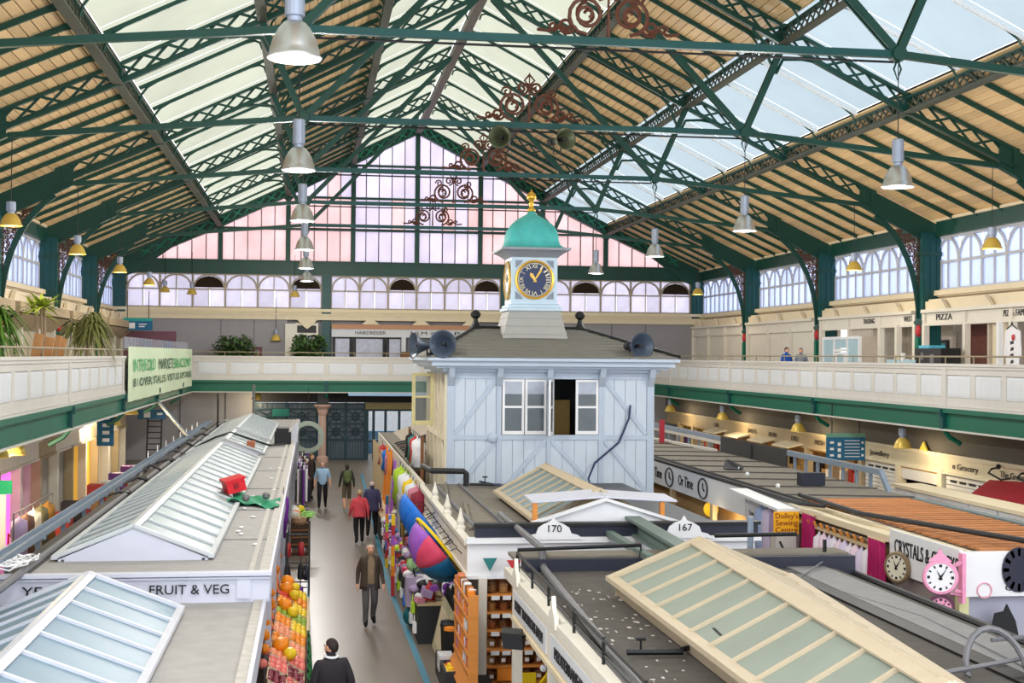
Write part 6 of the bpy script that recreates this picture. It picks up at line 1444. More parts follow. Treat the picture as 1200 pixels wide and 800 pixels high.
TC = mat('terracotta_plank', (196, 142, 92), .7, 0, .12, 4)
for j, (y, tl, lb) in enumerate(((34.8, .15, 'terracotta plank leaning on the left gallery rail, nearest of four'), (36.2, .15, 'terracotta plank leaning on the left gallery rail, second of four'), (37.4, .11, 'terracotta plank leaning on the left gallery rail, third of four'), (38.1, .11, 'terracotta plank leaning on the left gallery rail, farthest of four'))):
    tag(MB().bar((-6.92, y, ZG), (-6.62, y, 6.15-.07*(j % 2)), tl*1.45, .06, (0, 1, 0)).build('leaning_plank', TC), lb, 'plank', 'terracotta planks')
def shrub(loc, R, h, label, pot_m, n=420, seed=2):
    t = thing('potted_shrub', loc, label, 'plant'); R_ = random.Random(seed)
    MB().lathe([(.26, 0), (.36, .55), (.4, .55), (.4, .62), (.3, .6), (.02, .55)], 14).build('pot', pot_m, t, local=True)
    st = MB(); b = MB()
    for k in range(9):
        a = R_.uniform(0, 6.28); st.tube([(0, 0, .5), (R*.4*math.cos(a), R*.3*math.sin(a), h*.6), (R*.8*math.cos(a), R*.5*math.sin(a), h*R_.uniform(.75, 1))], [.03, .02, .01], 4)
    st.build('stem', TRUNK, t, local=True)
    for k in range(n):
        a = R_.uniform(0, 6.28); e = R_.uniform(-1, 1); rr = R_.random()**.4
        p = V(R*rr*math.cos(a)*math.cos(e), R*.7*rr*math.sin(a)*math.cos(e), h*.72+h*.38*rr*math.sin(e))
        leafblade(b, p, (R_.uniform(-1, 1), R_.uniform(-1, 1), R_.uniform(-.6, .6)), .28, .085, .3, 2)
    o = b.build('foliage', SHRUB, t, local=True); o['kind'] = 'stuff'; return t
shrub((-5.0+.9, 74.0, ZG), 1.15, 2.2, 'bushy dark plant in a blue planter on the far gallery, beside the grey wall', mat('blue_planter', (30, 84, 130), .5), 900, 4)
shrub((-.2, 74.0, ZG), 1.0, 2.3, 'bushy shrub in a terracotta pot before the far doorway', POT, 900, 6)
# ---------------------------------------------------------------- people
REG = reg
SKIN = mat('skin', (226, 172, 142), .55, 0, .06, 6)
def cloth(n, c): return mat('clothing_'+n, c, .85, 0, .14, 10, .1)
def person(loc, face, label, cols, H=1.73, stride=.0, arms='hang', hair=(60, 50, 45), bald=False, jacket=None, head_turn=0., lean=0., bulk=1., collar=False, shorts=False, skirtlen=0):
    """one continuous skinned body; local +y is forward. cols: top, bottom, shoe, sleeve"""
    t = thing('person', loc, label, 'person', None, face)
    k = H/1.73; v = []; e = []; rad = []; reg = []
    def add(p, r, par, g):
        v.append((p[0]*k, p[1]*k, p[2]*k)); rad.append(r if isinstance(r, tuple) else (r, r)); reg.append(g)
        if par is not None: e.append((par, len(v)-1))
        return len(v)-1
    b = bulk; ln = lean
    pel = add((0, 0, .96), (.15*b, .11*b), None, 'bottom')
    w1 = add((0, .01+ln*.1, 1.1), (.145*b, .105*b), pel, 'top')
    ch = add((0, .02+ln*.5, 1.3), (.165*b, .115*b), w1, 'top')
    nb_ = add((0, .0+ln*.85, 1.45), (.085, .075), ch, 'top')
    nk = add((0, .02+ln*.95, 1.51), (.055, .055), nb_, 'skin')
    ca, sa = math.cos(head_turn), math.sin(head_turn)
    def hd(x, y, z): return (x*ca-y*sa, .03+ln+x*sa+y*ca, z)
    h0 = add(hd(0, .012, 1.575), (.062, .072), nk, 'skin'); h1 = add(hd(0, .0, 1.64), (.078, .094), h0, 'skin'); h2 = add(hd(0, -.01, 1.69), (.06, .075), h1, 'skin')
    ns = add(hd(0, .1, 1.615), .016, h0, 'skin')
    for s in (-1, 1):
        sh = add((s*.165*b, .0+ln*.75, 1.41), .072*b, ch, 'sleeve')
        if arms == 'hang' or (arms == 'one' and s < 0):
            el = add((s*.235*b, -.03+ln*.4-.12*stride*s, 1.14), .055*b, sh, 'sleeve'); wr = add((s*.255*b, .06+ln*.3-.28*stride*s, .9), .036, el, 'sleeve' if jacket or cols.get('long', True) else 'skin')
            hn = (s*.262*b, .1+ln*.3-.3*stride*s, .82); fd = (0, .012, -.085)
        else:
            el = add((s*.25*b, .02+ln*.6, 1.15), .055*b, sh, 'sleeve'); wr = add((s*.16, .25+ln, 1.14), .036, el, 'sleeve')
            hn = (s*.1, .31+ln, 1.15); fd = (-s*.03, .075, -.01)
        pm = add(hn, .032, wr, 'skin')
        for f in range(4):     # four fingers, unequal and slightly bent
            L = (.9, 1.05, 1.0, .8)[f]; o = (f-1.5)*.017
            a = add((hn[0]+fd[0]*.45*L, hn[1]+o+fd[1]*.5*L, hn[2]+fd[2]*.5*L), .0095, pm, 'skin'); add((hn[0]+fd[0]*L-s*.008, hn[1]+o+fd[1]*L+.008, hn[2]+fd[2]*L), .008, a, 'skin')
        a = add((hn[0]-s*.012, hn[1]+.036, hn[2]-.012), .011, pm, 'skin'); add((hn[0]-s*.02, hn[1]+.052, hn[2]-.045), .009, a, 'skin')
        st = stride*s
        hp = add((s*.09*b, 0, .9), .098*b, pel, 'bottom'); kn = add((s*.1*b, .06+.22*st, .5+.02*abs(st)), .078*b, hp, 'bottom')
        kr = 'skin' if shorts else 'bottom'
        an = add((s*.1*b, .0+.36*st-(.12 if st < 0 else 0), .1+(.06 if st < 0 else 0)), .056, kn, kr)
        fz = .045+(.04 if st < 0 else 0)
        add((s*.1*b, -.05+.36*st-(.12 if st < 0 else 0), fz), .042, an, 'shoe'); add((s*.115*b, .15+.36*st-(.1 if st < 0 else 0), .038+(.0 if st >= 0 else .0)), .036, an, 'shoe')
    me = bpy.data.meshes.new('body'); me.from_pydata(v, e, [])
    ob = bpy.data.objects.new('body', me); COL.objects.link(ob)
    sk = ob.modifiers.new('skin', 'SKIN'); sk.use_smooth_shade = True
    for i, d in enumerate(me.skin_vertices[0].data): d.radius = (rad[i][0]*k, rad[i][1]*k); d.use_root = (i == 0)
    su = ob.modifiers.new('sub', 'SUBSURF'); su.levels = 1; su.render_levels = 1
    dg = bpy.context.evaluated_depsgraph_get()
    m2 = bpy.data.meshes.new_from_object(ob.evaluated_get(dg))
    bpy.data.objects.remove(ob)
    names = ['top', 'bottom', 'skin', 'shoe', 'sleeve']; m2.materials.clear()
    for n in names: m2.materials.append(SKIN if n == 'skin' else cols.get(n, cols['top']))
    segs = [(Vector(v[i]), Vector(v[j]), reg[j], (rad[i][0]+rad[j][0])/2*k) for i, j in e]
    for p in m2.polygons:
        c = p.center; best = None
        for a, d, g, r in segs:
            ab = d-a; tt = max(0, min(1, (c-a).dot(ab)/max(1e-9, ab.length_squared))); dd = (c-(a+ab*tt)).length-r
            if best is None or dd < best[0]: best = (dd, g)
        p.material_index = names.index(best[1]); p.use_smooth = True
    body = bpy.data.objects.new('body', m2); COL.objects.link(body); REG(body, t)
    # head details: ears, eyes, mouth, hair
    f = MB()
    for s in (-1, 1): f.ball(tuple(x*k for x in hd(s*.082, -.005, 1.62)), .026*k, 6, 5, .45, .8, 1.2)
    f.build('ears', SKIN, body, local=True, smooth=True)
    f = MB()
    for s in (-1, 1): f.ball(tuple(x*k for x in hd(s*.032, .088, 1.64)), .011*k, 6, 4)
    f.build('eyes', INK, body, local=True); MB().ball(tuple(x*k for x in hd(0, .088, 1.572)), .022*k, 8, 4, 1.2, .5, .3).build('mouth', mat('lips', (176, 100, 90), .5), body, local=True)
    hm = mat('hair_%d_%d_%d' % hair, hair, .7, 0, .2, 20)
    hb = MB()
    def hpnt(a, bb):     # a around, bb from crown down
        th = 2*math.pi*a; front = math.cos(th)
        lo = (1.5+.75*(-front)) if not bald else 1.9+.1*(-front)
        hi = .02 if not bald else 1.15+.1*front
        ph = hi+(lo-hi)*bb
        if bald and front > .35: ph = hi+.02
        rx, ry, rz_ = .086, .104, .116
        return tuple(x*k for x in hd(rx*math.sin(ph)*math.sin(th), -.008+ry*math.sin(ph)*math.cos(th)*(1 if front < .5 else .96), 1.632+rz_*math.cos(ph)))
    hb.grid(hpnt, 18, 6); hb.build('hair', hm, body, local=True, smooth=True, solid=.006)
    if collar: MB().tube([(.085*math.cos(q)*k, (.015+.08*math.sin(q))*k, 1.505*k+.012*math.sin(q)) for q in [2*math.pi*i/14 for i in range(15)]], .02, 6, cap=False).build('collar', WHITE, t, local=True, smooth=True)
    if jacket:
        jm, jl, op = jacket   # material, hem height, opening half-angle
        rows = [(1.47, .1, .09), (1.42, .19, .12), (1.3, .2, .145), (1.12, .19, .14), (.96, .2, .15), (jl, .215, .165)]
        jb = MB()
        def jp(a, bb):
            i = min(len(rows)-2, int(bb*(len(rows)-1))); fr_ = bb*(len(rows)-1)-i
            z = rows[i][0]+(rows[i+1][0]-rows[i][0])*fr_; rx = rows[i][1]+(rows[i+1][1]-rows[i][1])*fr_; ry = rows[i][2]+(rows[i+1][2]-rows[i][2])*fr_
            th = math.pi/2+op+(2*math.pi-2*op)*a
            lz = ln*max(0, min(1, (z-.96)/.5))
            return (rx*b*math.cos(th)*k, (ry*b*math.sin(th)+.01+lz)*k, (z+.01*math.sin(a*30))*k)
        jb.grid(jp, 24, 10); jb.build('jacket', jm, t, local=True, smooth=True, solid=.012)
    return t
TD = cloth('black_trousers', (34, 32, 36)); TG = cloth('grey_trousers', (92, 90, 92)); SH = cloth('black_shoes', (24, 22, 22))
person((.42, 51.2, 0), math.pi, 'man in a pale blue shirt and black trousers walking up the aisle', dict(top=cloth('sky_blue_shirt', (160, 194, 226)), bottom=TD, shoe=SH, sleeve=cloth('sky_blue_shirt', (0, 0, 0)), long=False), 1.74, .25, hair=(150, 140, 130), bald=True, bulk=1.12)
person((.0, 54.5, 0), -2.2, 'person in a dark brown jacket half hidden behind the man in the blue shirt', dict(top=cloth('dark_brown_coat', (58, 46, 44)), bottom=TD, shoe=SH), 1.78, .1, hair=(130, 96, 60), jacket=(cloth('dark_brown_coat', (58, 46, 44)), .7, .2))
c_ = person((1.3, 50.3, 0), .1, 'walker with a green backpack and shorts heading down the aisle', dict(top=cloth('dark_grey_top', (60, 62, 60)), bottom=cloth('khaki_shorts', (110, 96, 76)), shoe=cloth('white_trainers', (220, 220, 215))), 1.74, .3, hair=(70, 64, 50), shorts=True)
MB().ball((0, -.2, 1.25), .17, 12, 8, 1, .75, 1.5).ball((0, -.31, 1.12), .1, 8, 6, 1.1, .6, 1).build('backpack', cloth('moss_backpack', (96, 110, 70)), c_, local=True, smooth=True)
person((1.46, 41.6, 0), .15, 'woman with short pale hair in a coral red top and black trousers', dict(top=cloth('coral_top', (226, 84, 96)), bottom=TD, shoe=SH, sleeve=cloth('coral_top', (0, 0, 0))), 1.62, .3, hair=(190, 164, 124), bulk=1.14, jacket=(cloth('coral_top', (0, 0, 0)), .86, .03))
e_ = person((1.9, 43.1, 0), -.1, 'white haired man in a navy jacket beside the woman in coral', dict(top=cloth('navy_jacket', (70, 70, 104)), bottom=TD, shoe=SH, sleeve=cloth('navy_jacket', (0, 0, 0))), 1.76, .2, hair=(226, 214, 204), bald=True, bulk=1.08, jacket=(cloth('navy_jacket', (0, 0, 0)), .8, .03))
tag(MB().box(2.14, 2.26, 43.2, 43.5, .5, .85).tube([(2.2, 43.25, .85), (2.2, 43.35, .98), (2.2, 43.45, .85)], .012, 4).build('shopping_bag', REDM), 'red shopping bag held by the man in the navy jacket', 'bag')
o_ = person((1.25, 28.95, 0), math.pi+.12, 'elderly balding man in an open brown jacket and grey trousers walking towards us', dict(top=cloth('tan_pullover', (150, 128, 104)), bottom=TG, shoe=SH, sleeve=cloth('brown_tweed', (76, 62, 54))), 1.74, .28, hair=(206, 200, 196), bald=True, jacket=(cloth('brown_tweed', (76, 62, 54)), .78, .42), bulk=1.02)
person((.31, 19.1, 0), .35, 'dark haired man in a charcoal jacket seen from behind at the bottom edge', dict(top=cloth('charcoal_jacket', (44, 40, 46)), bottom=TD, shoe=SH), 1.76, .25, hair=(42, 32, 30), jacket=(cloth('charcoal_jacket', (44, 40, 46)), .75, .04), head_turn=.55, bulk=1.14, collar=True)
person((18.5, 51.7, ZG), -math.pi+.5, 'person in a bright blue jacket leaning on the right gallery rail', dict(top=cloth('royal_blue_jacket', (30, 88, 190)), bottom=TD, shoe=SH), 1.72, .0, 'front', hair=(70, 56, 50), lean=-.02, bulk=1.15)
person((18.75, 50.75, ZG), -math.pi-.9, 'grey haired person in a slate grey jacket on the right gallery', dict(top=cloth('slate_jacket', (112, 122, 140)), bottom=TD, shoe=SH), 1.7, .0, hair=(150, 146, 140), bulk=1.15)
# ---------------------------------------------------------------- fruit and vegetable stand, left of the aisle
crate_m = mat('pale_fruit_crate', (206, 190, 160), .7, 0, .1, 4)
FR = {n: mat('fruit_'+n, c, .4, 0, .12, 8, 0, None, 0, .08) for n, c in (('orange', (246, 142, 26)), ('yellow', (248, 206, 40)), ('red', (214, 62, 54)), ('green', (150, 178, 58)), ('peach', (246, 156, 116)), ('pink', (232, 120, 110)), ('plum', (132, 50, 66)))}
fst = thing('fruit_stand', (-.4, 24.7, 0), 'sloping wooden fruit stand with green skirt beside the aisle', 'stand')
MB().prism([(-.62, 19.6, 0), (-.06, 19.6, 0), (-.06, 19.6, .68), (-.62, 19.6, 1.02)], (0, 8.8, 0)).build('body', WOODB, fst)
GS = mat('green_skirt_cloth', (28, 128, 64), .8, 0, .1, 3)
MB().grid(lambda a, b: (.0+.02*math.sin(a*50)+.05*(1-b), 19.6+5.4*a, .02+.7*b), 40, 3).build('skirt', GS, fst, solid=.01)
MB().box(-.06, .0, 25, 28.4, .55, .72).build('front_board', PINE, fst)
trays = [(19.7, 'plum', 'pink'), (20.57, 'pink', 'plum'), (21.44, 'peach', 'pink'), (22.31, 'orange', 'peach'), (23.18, 'peach', 'orange'), (24.05, 'orange', 'yellow'), (24.92, 'green', 'green'), (25.79, 'orange', 'yellow'), (26.66, 'red', 'orange'), (27.53, 'orange', 'yellow')]
fproto = {}
big = {21.44, 24.92, 26.66, 27.53}
R_ = random.Random(21)
def fruit(n, p, r, where):
    nm = {'yellow': 'lemon', 'red': 'apple', 'green': 'pear', 'pink': 'pink_apple'}.get(n, n)
    lb = {'orange': 'orange', 'yellow': 'yellow lemon', 'red': 'red apple', 'green': 'green pear', 'peach': 'peach', 'pink': 'pink apple', 'plum': 'dark plum'}[n]+where
    if (n, r) not in fproto:
        b = MB().lathe([(r*.05, -r*.86), (r*.55, -r*.8), (r*.95, -r*.25), (r, .1*r), (r*.85, r*.6), (r*.4, r*.88), (r*.08, r*.8)], 9)
        o = b.build(nm, FR[n], None, smooth=True, local=True); o.location = p
        tag(o, lb, 'fruit', nm.replace('_', ' ')+'s on the fruit stand'); fproto[(n, r)] = o
    else: copyo(fproto[(n, r)], None, p, (R_.uniform(-.5, .5), R_.uniform(-.5, .5), R_.uniform(0, 6)))['label'] = lb
for y, a, b in trays:
    for side, n in ((0, a), (1, b)):
        x0, x1 = (-.6, -.34) if side == 0 else (-.33, -.07)
        zz = lambda x: 1.02-.34*(x+.62)/.56
        t = thing('fruit_tray', (x0, y, zz(x0)), 'tray of %s, %s, %s along the fruit stand' % ({'orange': 'oranges', 'yellow': 'lemons', 'red': 'red apples', 'green': 'green pears', 'peach': 'peaches', 'pink': 'pink apples', 'plum': 'plums'}[n], 'back row' if side == 0 else 'aisle side', nth(trays.index((y, a, b)))), 'tray', 'fruit trays')
        m = MB()
        for xa in (x0, x1-.015): m.add([(xa, y, zz(xa)), (xa+.015, y, zz(xa)), (xa+.015, y+.76, zz(xa)), (xa, y+.76, zz(xa)), (xa, y, zz(xa)+.1), (xa+.015, y, zz(xa)+.1), (xa+.015, y+.76, zz(xa)+.1), (xa, y+.76, zz(xa)+.1)], [(0, 3, 2, 1), (4, 5, 6, 7), (0, 1, 5, 4), (1, 2, 6, 5), (2, 3, 7, 6), (3, 0, 4, 7)])
        for ya in (y, y+.745): m.prism([(x0, ya, zz(x0)), (x1, ya, zz(x1)), (x1, ya, zz(x1)+.1), (x0, ya, zz(x0)+.1)], (0, .015, 0))
        m.build('tray_side', crate_m, t)
        r = .062 if n != 'plum' else .05
        for i in range(3):
            for j in range(5):
                x = x0+.045+i*.083+R_.uniform(-.01, .01); yy = y+.09+j*.145+R_.uniform(-.02, .02)
                fruit(n, (x, yy, zz(x)+.06+R_.uniform(0, .03)), r, ', %s row %s place of the %s tray, %s from the viewer' % (nth(i), nth(j), 'back' if side == 0 else 'aisle side', nth(trays.index((y, a, b)))))
        if y in big and side == 0: w_ = ', extra large, atop the %s tray of the fruit stand' % nth(trays.index((y, a, b))); fruit('orange', (-.45, y+.4, zz(-.45)+.2), .14, w_); fruit('yellow', (-.3, y+.2, zz(-.3)+.2), .11, w_)
# column of small goods along the back edge of the trays
for j in range(30):
    y = 20.5+j*.3; tag(MB().ball((-.68+.02*(j % 2), y, 1.14+.16*(j % 3)), .075, 7, 5).build('hanging_pumpkin', FR['orange' if j % 3 else 'pink']), '%s gourd, %s from the viewer, behind the fruit trays' % ('orange' if j % 3 else 'pink', nth(j)), 'gourd', 'gourds behind the fruit trays')
# bags, scarves and purses beyond the fruit
def hangbag(x, y, z, m, w_, h, label, grp='bags hung on the left stall'):
    t = thing('handbag', (x, y, z), label, 'bag', grp)
    MB().lathe([(w_*.4, 0), (w_*.5, h*.12), (w_*.46, h*.6), (w_*.36, h*.95), (w_*.1, h)], 9, M=Matrix.Diagonal((.5, 1, 1, 1))).build('body', m, t, local=True, smooth=True)
    MB().tube([(0, -w_*.28, h*.9), (0, -w_*.18, h*1.35), (0, 0, h*1.5), (0, w_*.18, h*1.35), (0, w_*.28, h*.9)], .012, 5).build('strap', DARK, t, local=True)
    MB().box(.0+w_*.25, w_*.27, -.02, .02, h*.3, h*.55).build('price_tag', WHITE, t, local=True)
    return t
DRED = mat('dull_red_leather', (168, 44, 50), .5); PURP = mat('purple_cloth', (110, 40, 150), .7, 0, .15, 5); DKB = mat('dark_bag_leather', (52, 44, 54), .5, 0, .2, 5)
bag_defs = [(-.48, 30.2, 1.3, DRED, 'dull red handbag, left of the pair hung over the fruit end'), (-.2, 30.3, 1.3, DRED, 'dull red handbag, right of the pair hung over the fruit end')]
for x, y, z, m, lb in bag_defs: hangbag(x, y, z, m, .3, .3, lb)
for j, (x, y, z) in enumerate(((-.48, 29.6, .9), (-.2, 29.6, .9), (-.48, 29.5, .45), (-.2, 29.45, .45), (-.08, 30.1, .8))): hangbag(x, y, z, [DKB, DARK, DKB, PURP, NAVY][j], .3, .32, ['dark plum bag under the red handbags, left', 'charcoal bag under the red handbags, right', 'dark plum bag at the lowest row, left', 'purple bag at the lowest row, right', 'navy bag at the aisle side below the red handbags'][j])
wbk = thing('wicker_basket', (-.25, 30.9, 1.9), 'round tan basket with hoop handle above the red handbags', 'basket')
MB().lathe([(.1, 0), (.16, .06), (.18, .16), (.16, .16), (.08, .02)], 12).build('body', mat('tan_wicker', (150, 118, 90), .8, 0, .3, 30), wbk, local=True); MB().tube([(0, .17*math.cos(a), .15+.22*math.sin(a)) for a in [math.pi*i/10 for i in range(11)]], .014, 5).build('handle', PINE, wbk, local=True)
draped(-.62, 31.6, 1.55, .95, .5, PURP, 'purple cloth hanging at the white roof edge', 'cloths hung left of the aisle')
rack1 = thing('display_rack', (-.3, 30, 0), 'dark wire rack carrying the bags left of the aisle', 'rack')
m = MB()
for x in (-.5, -.02):
    for y in (29.2, 31.2): m.box(x-.02, x+.02, y-.02, y+.02, 0, 1.95)
for z in (.45, .9, 1.3, 1.9): m.box(-.5, -.02, 29.2, 29.24, z-.015, z+.015).box(-.5, -.02, 31.16, 31.2, z-.015, z+.015).box(-.52, -.48, 29.2, 31.2, z-.015, z+.015)
m.build('frame', DARK, rack1)
tag(MB().box(-.06, .0, 29.0, 31.0, 0, .62).build('blue_panel', mat('pale_teal_panel', (120, 168, 186), .6)), 'pale blue panel at the aisle end of the bag rack', 'panel')
pc2 = thing('planter_crate', (-.25, 40, 0), 'tall brown woven crate topped with lettuce beside the aisle', 'crate')
MB().box(-.55, -.06, 39.2, 41.2, 0, 1.0).build('body', mat('dark_woven_crate', (70, 52, 40), .8, 0, .3, 20), pc2)
for j in range(5): MB().box(-.57, -.04, 39.18, 41.22, .1+j*.2, .14+j*.2).build('woven_band', WOODB, pc2)
LET = mat('lettuce_green', (112, 180, 42), .6, 0, .25, 6)
for j, (x, y) in enumerate(((-.12, 39.4), (-.08, 39.9), (-.06, 40.4), (-.3, 40.8))):
    b = MB()
    for q in range(16):
        a = q*2.4; leafblade(b, (x, y, 1.02), (math.cos(a), math.sin(a), .5+.1*(q % 4)), .3, .11, .35, 4)
    tag(b.build('lettuce', LET), 'leafy green lettuce on the brown crate, %s from the viewer' % nth(j), 'lettuce', 'lettuces on the brown crate')
for j, (x, y, m) in enumerate(((-.45, 39.4, PARA), (-.4, 39.9, FR['peach']), (-.45, 40.4, WHITE), (-.48, 41.0, PARA), (-.3, 41.0, FR['yellow']))):
    tag(MB().ball((x, y, 1.12), .13, 9, 6, 1, 1, .9).build('flower_bunch', m), ['white bloom bunch nearest on the brown crate', 'peach bloom bunch on the brown crate', 'white bloom bunch behind the peach one on the brown crate', 'off-white bunch beyond the brown crate', 'yellow bunch farthest beyond the brown crate'][j], 'flowers')
for j in range(6):
    y = 44.4+j*1.5
    s_ = thing('scarf_stand', (-.28, y, 0), ['nearest', 'second', 'third', 'fourth', 'fifth', 'farthest'][j]+' slim black stand of scarves along the left aisle side', 'stand', 'scarf stands left of the aisle')
    MB().box(-.3, -.26, y-.02, y+.02, 0, 2.1).box(-.45, -.1, y-.15, y+.15, 0, .04).build('pole', BLACK, s_)
    for q in range(4):
        m_ = [PARA, DKB, PURP, WHITE, DC[4], DC[0]][(q+j) % 6]; MB().box(-.44+.09*q, -.38+.09*q, y-.12, y+.12, .9+.1*(q % 2), 2.0).build('scarf', m_, s_)
for j in range(3):
    y = 53.6+j*2.6; tbl = thing('aisle_table', (-.3, y, 0), ['nearest', 'middle', 'farthest'][j]+' dark draped table with mixed wares along the far left aisle side', 'table', 'tables along the far left aisle')
    MB().box(-.6, .0, y, y+1.8, 0, .85).build('drape', [DKB, DARK, DC[5]][j], tbl)
    for q in range(7): tag(MB().box(-.55+.25*(q % 2), -.36+.25*(q % 2), y+.1+.22*q, y+.26+.22*q, .85, 1.0+.25*R_.random()).build('trinket_box', R_.choice(CC+DC)), 'small ware, %s along the %s draped table of the far left aisle' % (nth(q), ['nearest', 'middle', 'farthest'][j]), 'goods', 'wares on the left aisle tables')
hd_ = thing('wheel_ornament', (-.2, 60, 2.0), 'large pale round ring ornament hung at the far left aisle', 'ornament')
MB().tube([(-.15, 62, 2.6), (-.15, 62, 4.2)], .012, 4).build('cord', DARK, hd_)
MB().lathe([(.52, -.05), (.72, -.05), (.72, .05), (.52, .05), (.52, -.049)], 28, M=Matrix.Translation((-.15, 62, 2.0)) @ Matrix.Rotation(math.pi/2, 4, 'X')).build('ring', mat('pale_green_ring', (160, 172, 160), .6), hd_)
# ---------------------------------------------------------------- goods right of the aisle
def panel_dome(c, axis, R, dep, cols, label, rim=None, n=16, name='umbrella'):
    t = thing(name, c, label, 'umbrella'); c = Vector(c); a = Vector(axis).normalized(); u = a.orthogonal().normalized(); w_ = a.cross(u)
    for g in range(8):
        b = MB()
        def fn(i, j, g=g):
            th = 2*math.pi*(g+i)/8; s = j*1.35/1.35; ph = s*math.pi/2*.92
            rr = R*math.sin(ph)*(1-.05*math.sin(i*math.pi)*s); h = dep*math.cos(ph)
            return c+(u*math.cos(th)+w_*math.sin(th))*rr+a*h
        b.grid(fn, 3, 6); b.build('canopy_panel', cols[g % len(cols)], t, smooth=True, solid=.006)
    m = MB()
    for g in range(8):
        th = 2*math.pi*g/8; m.tube([c+a*dep*.95, c+(u*math.cos(th)+w_*math.sin(th))*R*.6+a*dep*.5, c+(u*math.cos(th)+w_*math.sin(th))*R], .008, 4)
    m.build('ribs', PIPE, t)
    MB().tube([c+a*(dep+.08), c-a*.55], .012, 5).build('shaft', BLACK, t)
    if rim: MB().tube([c+(u*math.cos(2*math.pi*q/32)+w_*math.sin(2*math.pi*q/32))*R*.99 for q in range(33)], .03, 5, cap=False).build('rim_band', rim, t)
    return t
BLU = mat('bright_blue_fabric', (34, 116, 216), .6, 0, .1, 3); TEA = mat('deep_teal_fabric', (16, 96, 140), .6, 0, .1, 3); PNK = mat('hot_pink_fabric', (226, 74, 110), .6); PUR = mat('lilac_purple_fabric', (160, 92, 196), .6); YLW = mat('yellow_fabric', (246, 206, 20), .6); WHF = mat('white_fabric', (228, 230, 238), .7); ORA = mat('orange_fabric', (240, 140, 40), .6); LIM = mat('lime_fabric', (176, 214, 40), .6)
panel_dome((2.42, 28.7, 2.28), (-.78, -.05, -.6), .74, .5, [BLU, BLU, BLU, TEA], 'bright blue open umbrella hanging over the aisle stall')
panel_dome((2.4, 25.4, 2.12), (-.78, -.1, -.62), .7, .55, [TEA, PNK, PUR, BLU, TEA, TEA, mat('leaf_green_fabric', (30, 110, 60), .6), TEA], 'rainbow panelled umbrella with yellow rim below the blue one', YLW)
# bodyboards
for j, (y, c, h) in enumerate(((46.5, ORA, 1.9), (45.4, ORA, 1.75), (44.2, ORA, 1.9), (42.2, PUR, 1.7))):
    tag(MB().prism([(2.4, y-.3, .75), (2.4, y+.3, .75), (2.5, y+.33, .75+h*.7), (2.52, y+.14, .75+h), (2.52, y-.14, .75+h), (2.5, y-.33, .75+h*.7)], (.06, 0, 0)).build('bodyboard', c), ['orange bodyboard propped on the right stalls, farthest of three', 'orange bodyboard propped on the right stalls, middle of three', 'orange bodyboard propped on the right stalls, nearest of three', 'purple bodyboard propped between orange boards and towels'][j], 'bodyboard')
for j in range(7):
    y = 48+j*1.2; tag(MB().box(2.45, 2.55, y-.06, y+.06, 0, 2.3).build('bamboo_pole', PINE), 'pale timber pole, %s from the viewer, along the far right aisle side' % nth(j), 'pole', 'poles along the far right aisle')
# towels, bunting and clothes hung under the fascia
tw = [(38.6, LIM, 'lime'), (37.6, LIM, 'yellow-green'), (36.6, WHF, 'white'), (35.6, WHF, 'ivory'), (34.7, YLW, 'yellow'), (33.8, WHF, 'off-white'), (32.8, DC[7], 'dusty pink'), (31.8, mat('maroon_stripe', (140, 40, 60), .8), 'maroon')]
for j, (y, m, n) in enumerate(tw): draped(2.5, y, 1.65, .9, .8, m, '%s beach towel hung under the right stall fascia' % n, 'towels right of the aisle')
cl2 = [(38.6, DC[6], 'teal'), (37.9, REDM, 'red'), (37.1, WHF, 'white'), (36.3, WHF, 'pale lilac'), (39.6, DC[5], 'black'), (46.0, DC[7], 'pink'), (48.0, BLU, 'blue'), (50.5, REDM, 'red-orange')]
for j, (y, m, n) in enumerate(cl2): draped(2.85 if y < 42 else 2.6, y, 2.75 if y < 42 else 1.7, .7, .6, m, '%s garment hung high at the far right stalls' % n, 'garments at the far right stalls')
gr_ = thing('garment_line', (2.85, 38, 2.5), 'line of hung garments on brown posts above the stall roofs', 'line'); MB().tube([(2.85, 35.6, 3.57), (2.85, 40.2, 3.57)], .015, 4).build('wire', DARK, gr_)
for y in (35.6, 40.2): MB().box(2.82, 2.9, y-.04, y+.04, 2.4, 3.6).build('post', WOODB, gr_)
zb = thing('striped_cloth', (2.3, 36, 1.0), 'black and white striped cloth hanging beside the aisle', 'cloth')
for j in range(9): MB().box(2.3, 2.34, 35.4+j*.2, 35.6+j*.2, 1.0, 1.95).build('stripe', WHF if j % 2 else INK, zb)
yf = thing('yellow_fan', (2.25, 33.6, .9), 'pale yellow folded fabric fan above the bags', 'cloth')
for j in range(6): MB().prism([(2.25, 33.6, .9), (2.15+.03*j, 33.0+j*.24, 1.65), (2.18+.03*j, 33.24+j*.24, 1.6)], (.02, 0, .02)).build('pleat', mat('pale_yellow_cloth', (242, 216, 110), .7), yf)
rs = thing('rainbow_streamer', (2.06, 33, .2), 'tall red and orange streamer hanging at the aisle edge', 'banner')
for j in range(8): MB().box(1.9, 1.98, 32.4, 32.6, .0+j*.24, .24+j*.24).build('band', [REDM, REDM, ORA, YLW, ORA, PUR, REDM, YLW][j], rs)
rs = thing('rainbow_streamer', (2.1, 36, .2), 'multicoloured streamer farther along the aisle edge', 'banner')
for j in range(8): MB().box(2.0, 2.07, 36.8, 37.05, .0+j*.24, .24+j*.24).build('band', [YLW, REDM, BLU, PNK, LIM, ORA, PUR, TEA][j], rs)
